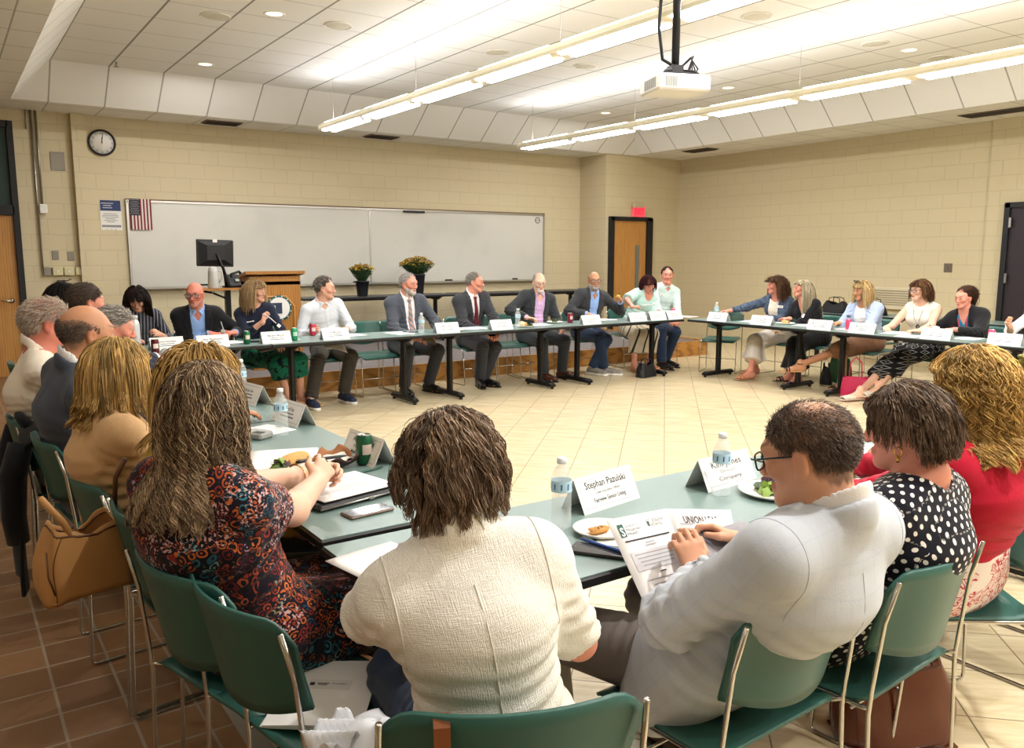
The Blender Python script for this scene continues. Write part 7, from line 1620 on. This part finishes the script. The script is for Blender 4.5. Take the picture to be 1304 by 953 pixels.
t = bag('handbag', 'tan slouchy leather handbag hanging between the chairs over the brown tiles', (.295, 2.74, .54), 15, .255, .14, .225, M_tanbag, M_tand, None, 'handbag', .25, .66, strap=[(.10, .0, .23), (.11, 0, .33), (.135, -.02, .39)], open_=True)
MB().tube([(-.04, -.06, .16), (-.07, -.05, .24), (-.13, -.06, .33)], .010, 8).build('strap', M_tanbag, t)
[MB().tube([(s_*.13, -.07, .17), (s_*.135, -.085, .10), (s_*.13 + .01, -.085, .04)], .003, 5).build('tassel', M_tand, t) for s_ in (-1, 1)]
M_brbag = mat('chestnut_leather', '#5e2a17', .22, spec=.6, bump=.06, bscale=60); bag('tote_bag', 'glossy chestnut leather tote under the polka-dot woman\'s chair', (2.45, 1.36, 0), -30, .38, .20, .29, M_brbag, mat('chestnut_edge', '#3d1a0e', .4), .1, 'tote bag', .2, .72, sq=.7)
bag('handbag', 'slouched black handbag on the floor by the striped skirt', (7.44, 7.72, 0), 10, .30, .16, .19, mat('black_bag_leather', '#16161a', .45), None, .05, 'handbag', .35, .75)
bag('tote_bag', 'raspberry pink tote on the floor beside the right table leg', (8.18, 5.22, 0), -60, .26, .13, .24, mat('pink_tote', '#b51f4c', .4), None, .22, 'tote bag', .0, .95)
bag('tote_bag', 'green shopping bag on the floor behind the crossed legs', (9.1, 6.02, 0), 60, .36, .18, .32, mat('green_bag', '#12582f', .6), None, .08, 'shopping bag', .1, .95)
bag('handbag', 'black bag on the floor under the second chair of the right row', (8.86, 6.05, 0), 40, .26, .14, .2, mat('black_nylon', '#131316', .7), None, .06, 'bag', .3, .8)
bag('shoulder_bag', 'black bag lying on the left table under an outstretched hand', (1.2, 6.08, TZ + .001), 70, .36, .20, .085, mat('black_nylon'), None, None, 'bag', .2, .8)
for x, y, lab, w_ in [(10.62, 7.15, 'left dark bag on the spare table behind the women', .42), (10.66, 6.60, 'right dark bag on the spare table behind the women', .38)]: bag('backpack', lab, (x, y, TZ + .001), 80, w_, .22, .17, mat('black_nylon'), None, .06, 'bag', .35, .7)
t = thing('plastic_packet', 'two crumpled clear plastic cups and bag beside the black bag', 'plastic bag', 1.36, 6.55, TT); M_clrp = mat('crumpled_plastic', '#b9b7b2', .2, spec=.8)
b = MB(); lump(b, (0, 0, .06), (.07, .09, .06), 9, 0, 14); b.build('wrap', M_clrp, t); b = MB(); lump(b, (.03, -.16, .05), (.06, .06, .05), 10, 0, 14); b.build('loose_end', M_clrp, t)
# coat on a chair back
t = thing('coat', 'black coat draped over a chair back at the far left edge', 'coat', .31, 4.36, 0, -92); b = MB()
def coat_s(u, v):
    x = (u - .5)*(.50 + .10*v); s_ = v*.78; top_ = .80 - .05*(2*u - 1)**2
    if s_ < .12: y, z = -.02 + .07 - s_*.9, top_ - .02*(abs(s_ - .06)/.06)**2
    else: y, z = -.06 - .05*math.sin((s_ - .12)*3), top_ - .02 - (s_ - .12)
    return (x + .012*math.sin(9*v), y + .018*math.sin(14*u + 2*v)*min(1, v*2), z)
b.grid(coat_s, 40, 40, .014); b.build('coat_body', C_black, t)
for s_ in (-1, 1): b = MB(); b.tube([(s_*.22, -.07, .74), (s_*.25, -.11, .6), (s_*.24, -.12, .42), (s_*.23, -.11, .30)], [.05, .055, .05, .045], 12); b.build('sleeve', C_black, t)
b = MB(); b.tube([(-.12, -.03, .80), (-.06, -.06, .83), (.06, -.06, .83), (.12, -.03, .80)], .022, 10); b.build('collar', C_black, t)
# folder on the empty corner chair, white plastic bag beside
t = thing('folder', 'white presentation folder with small logo lying on the empty corner chair', 'folder', .72, 1.87, .456, -38)
b = MB(); [b.box((0, 0, .003 + k*.0045), (.235, .31, .003), R3(0, 0, .03*k)) for k in range(3)]; b.build('cover', M_paper, t); b = MB(); b.mi = 0; b.box((.0, .03, .0140), (.11, .045, .0008)); b.mi = 1; b.box((-.045, .03, .0148), (.012, .014, .0006)); b.text('ST. JOSEPH', (.025, .03, .0148), (1, 0, 0), (0, 1, 0), .008, 1); b.box((-.018, .034, .0148), (.03, .003, .0006), mi=1); b.box((-.018, .027, .0148), (.024, .003, .0006), mi=1); b.build('logo_label', [mat('label_pale', '#e2e1df', .5), M_ink], t)
t = thing('plastic_bag', 'white plastic bag bunched beside the tweed jacket on the chair', 'plastic bag', .68, 1.50, .50, 20); M_pb = mat('white_polythene', '#e6e9ee', .3, spec=.6)
b = MB(); b.grid(lambda u, v: ((u - .5)*.22 + .02*math.sin(9*v + 3*u), (v - .5)*.20 + .015*math.sin(11*u), .05*math.sin(pi*u)*math.sin(pi*v) + .014*math.sin(9*u + 6*v) + .008*math.sin(13*v - 5*u) + .02), 34, 34, .002); b.build('film', M_pb, t); b = MB(); b.grid(lambda u, v: ((u - .5)*.12 - .05, (v - .5)*.1 + .06, .06 + .02*math.sin(14*u + 8*v)), 16, 16, .002); b.build('knot', M_pb, t)
t = thing('shoulder_strap', 'brown leather strap hooked over the nearest green chair back', 'bag strap', .641, 1.147, 0, -25); b = MB(); b.add([(x_, y_, z_) for (y_, z_) in ((-.05, .55), (-.06, .70), (-.052, .79), (-.03, .805), (-.008, .79), (.0, .70)) for x_ in (-.014, .014)], [(2*k, 2*k + 1, 2*k + 3, 2*k + 2) for k in range(5)]); b.build('leather', mat('strap_brown', '#7a4522', .5), t); b = MB(); b.box((0, -.058, .70), (.034, .006, .02)); b.build('buckle', mat('gold'), t)

# ------------------------------------------------------------------ platform furniture
t = thing('lectern', 'golden oak lectern with round emblem on the platform', 'lectern', 3.30, 9.93, .21)
b = MB(); b.box((0, .06, .52), (.62, .42, 1.04)); b.build('cabinet', M_oak, t)
b = MB(); b.add([(-.36, -.19, 1.13), (.36, -.19, 1.13), (.36, .32, 1.05), (-.36, .32, 1.05), (-.36, -.19, 1.165), (.36, -.19, 1.165), (.36, .32, 1.085), (-.36, .32, 1.085)], [(3, 2, 1, 0), (4, 5, 6, 7), (0, 1, 5, 4), (1, 2, 6, 5), (2, 3, 7, 6), (3, 0, 4, 7)]); b.box((0, .05, 1.05), (.62, .40, .1)); b.build('top', M_oak, t)
b = MB(); o_ = [(-.22, .12), (-.22, .74), (-.12, .86), (.12, .86), (.22, .74), (.22, .12)]; P_ = [(x, -.155, z) for x, z in o_]; b.tube(P_ + [P_[0]], .012, 8, smooth=False); b.build('raised_moulding', mat('oak_moulding', '#c48a45', .35), t)
b = MB(); b.T = (R3(pi/2), A(.03, -.158, .72)); b.mi = 0; b.lathe([(.155, 0), (.155, .012), (.13, .013)], sides=48, cap=False); b.mi = 1; b.lathe([(0, .0125), (.135, .0125)], sides=48, cap=False); b.mi = 2; b.T = None; b.box((-.0, -.173, .72), (.13, .004, .13)); b.mi = 1; b.box((-.035, -.177, .72), (.035, .004, .07)); b.mi = 0
for k in range(24): a = k*2*pi/24; b.box((.03 + .145*math.cos(a), -.172, .72 + .145*math.sin(a)), (.012, .004, .012), R3(0, -a), mi=1 if k % 2 else 0)
b.build('emblem', [mat('emblem_green', '#2c5a55', .5), M_white, mat('emblem_navy', '#26364f', .5)], t)
MB().box((0, -.02, .03), (.68, .50, .06)).build('plinth', M_oak, t)
t = thing('media_cart', 'narrow cart with wooden shelf left of the lectern', 'cart', 2.58, 9.85, .21)
MB().box((0, 0, .965), (.56, .40, .022)).build('shelf', M_oak, t); b = MB(); b.box((.2, .1, .48), (.06, .06, .95)); b.box((.05, .1, .02), (.5, .4, .04)); b.tube([(-.15, -.1, .95), (.0, 0, .92), (.2, .1, .84)], .012, 8); b.build('post', M_blackmetal, t); b = MB(); [b.tube([(x, -.15, .95), (x + .01, -.15, .915), (x + .03, -.15, .95)], .004, 5) for x in (-.05, .06)]; b.build('cable_hook', M_chrome, t)
z_ = .21 + .976
t = thing('monitor', 'black monitor seen from behind on an arm in front of the whiteboard', 'monitor', 2.66, 9.95, z_); b = MB(); b.box((0, 0, .40), (.42, .025, .31), R3(0, .03), bev=.008); b.add([(x, -.013, z) for x, z in ((-.19, .26), (.19, .26), (.19, .54), (-.19, .54))] + [(x, -.045, z) for x, z in ((-.10, .32), (.10, .32), (.10, .49), (-.10, .49))], [(0, 1, 5, 4), (1, 2, 6, 5), (2, 3, 7, 6), (3, 0, 4, 7), (4, 5, 6, 7)]); b.build('screen_back', M_black, t)
b = MB(); b.tube([(0, -.05, .40), (.07, -.06, .22), (.10, -.03, .12), (.12, 0, 0)], [.014, .016, .022, .025], 10); b.build('arm', M_blackmetal, t); MB().box((0, -.018, .54), (.05, .012, .035)).build('webcam_clip', M_white, t); MB().box((.12, 0, .01), (.09, .09, .02)).build('arm_base', M_blackmetal, t)
t = thing('carafe', 'pale grey thermal carafe on the cart shelf below the monitor', 'carafe', 2.57, 9.74, z_); M_car = mat('carafe_grey', '#b9b9b4', .3); MB().lathe([(0, 0), (.062, 0), (.064, .01), (.055, .19), (.045, .225), (0, .23)], sides=28, cap=False).build('jug', M_car, t); b = MB(); b.tube([(.05, 0, .2), (.095, 0, .19), (.10, 0, .12), (.062, 0, .06)], .009, 8); b.build('handle', M_car, t); b = MB(); b.lathe([(0, .245), (.035, .243), (.047, .226)], sides=20, cap=False); b.build('lid', M_car, t)
t = thing('desk_phone', 'black desk phone propped up between cart and lectern', 'telephone', 2.80, 9.76, z_, 20); b = MB(); b.box((0, 0, .08), (.17, .05, .16), R3(-.5), bev=.012); b.build('base_unit', M_black, t); b = MB(); b.tube([(-.06, -.05, .13), (-.07, -.06, .16), (.05, -.05, .19), (.07, -.04, .17)], [.018, .014, .014, .018], 8); b.build('handset', M_black, t); MB().box((.02, -.045, .09), (.05, .01, .03), R3(-.5)).build('display', mat('lcd', '#8d9488', .3), t)
def flowers(x, y, lab, h_pot, r_pot, R, n, seed, zc, flat=.7):
    t = thing('potted_mum', lab, 'potted plant', x, y, .21 + TZ + .001); r = np.random.default_rng(seed)
    MB().lathe([(0, 0), (r_pot*.72, 0), (r_pot*.74, .01), (r_pot*.98, h_pot*.93), (r_pot*1.05, h_pot*.94), (r_pot*1.05, h_pot), (r_pot*.95, h_pot), (r_pot*.9, h_pot*.92), (0, h_pot*.9)], sides=28, cap=False).build('pot', mat('black_pot', '#1c1d24', .45), t)
    b = MB(); heads = []
    for i in range(n):
        a, d = r.uniform(0, 6.28), R*math.sqrt(r.random()); tip = A(d*math.cos(a), d*math.sin(a), zc + flat*R*.55*(1 - (d/R)**2) + r.normal()*.012); heads.append(tip)
        b0 = A(.4*r_pot*math.cos(a)*d/R, .4*r_pot*math.sin(a)*d/R, h_pot*.9); mid = (b0*.45 + tip*.55) + A(math.cos(a), math.sin(a), 0)*.015; b.tube([b0, mid, tip], .0022, 4, cap=False)
    b.build('stems', M_lf2, t)['kind'] = 'stuff'
    b = MB()
    for i in range(n*5):
        p = heads[r.integers(n)]; f = r.uniform(.25, .92); base = A(0, 0, h_pot*.9); c = base*(1 - f) + p*f + r.normal(size=3)*.012; M = R3(r.normal()*.8, r.normal()*.8, r.uniform(0, 6.28)); s_ = r.uniform(.014, .026)
        b.add(np.array([(-.5, 0, 0), (0, -.9, .1), (.5, 0, 0), (0, .9, .1)])*s_ @ M.T + c, [(0, 1, 2, 3)])
    o = b.build('foliage', mat('mum_leaf', '#2f4a22', .6), t); o['kind'] = 'stuff'
    b = MB()
    for p in heads:
        s_ = r.uniform(.011, .019); M = R3(r.normal()*.5, r.normal()*.5, 0); mi = int(r.integers(0, 3)); k = 7; vs = [(0, 0, .006)]; f = []
        for j in range(k): a = j*2*pi/k; vs += [(s_*math.cos(a - .38), s_*math.sin(a - .38), .002), (s_*1.1*math.cos(a), s_*1.1*math.sin(a), .005), (s_*math.cos(a + .38), s_*math.sin(a + .38), .002)]; f.append((0, 1 + 3*j, 2 + 3*j, 3 + 3*j))
        b.add(np.array(vs) @ M.T + p, f, False, mi)
    o = b.build('blossoms', [mat('mum_yellow', '#d9b52a', .6), mat('mum_gold', '#c2952a', .6), mat('mum_ochre', '#8d6a22', .6)], t); o['kind'] = 'stuff'
flowers(5.26, 11.62, 'yellow chrysanthemums in a black pot, smaller one left of the board divider', .23, .105, .19, 150, 1, .40); flowers(6.20, 11.62, 'larger yellow chrysanthemums in a tall black pot behind the bearded man', .32, .125, .28, 260, 2, .46, .8)
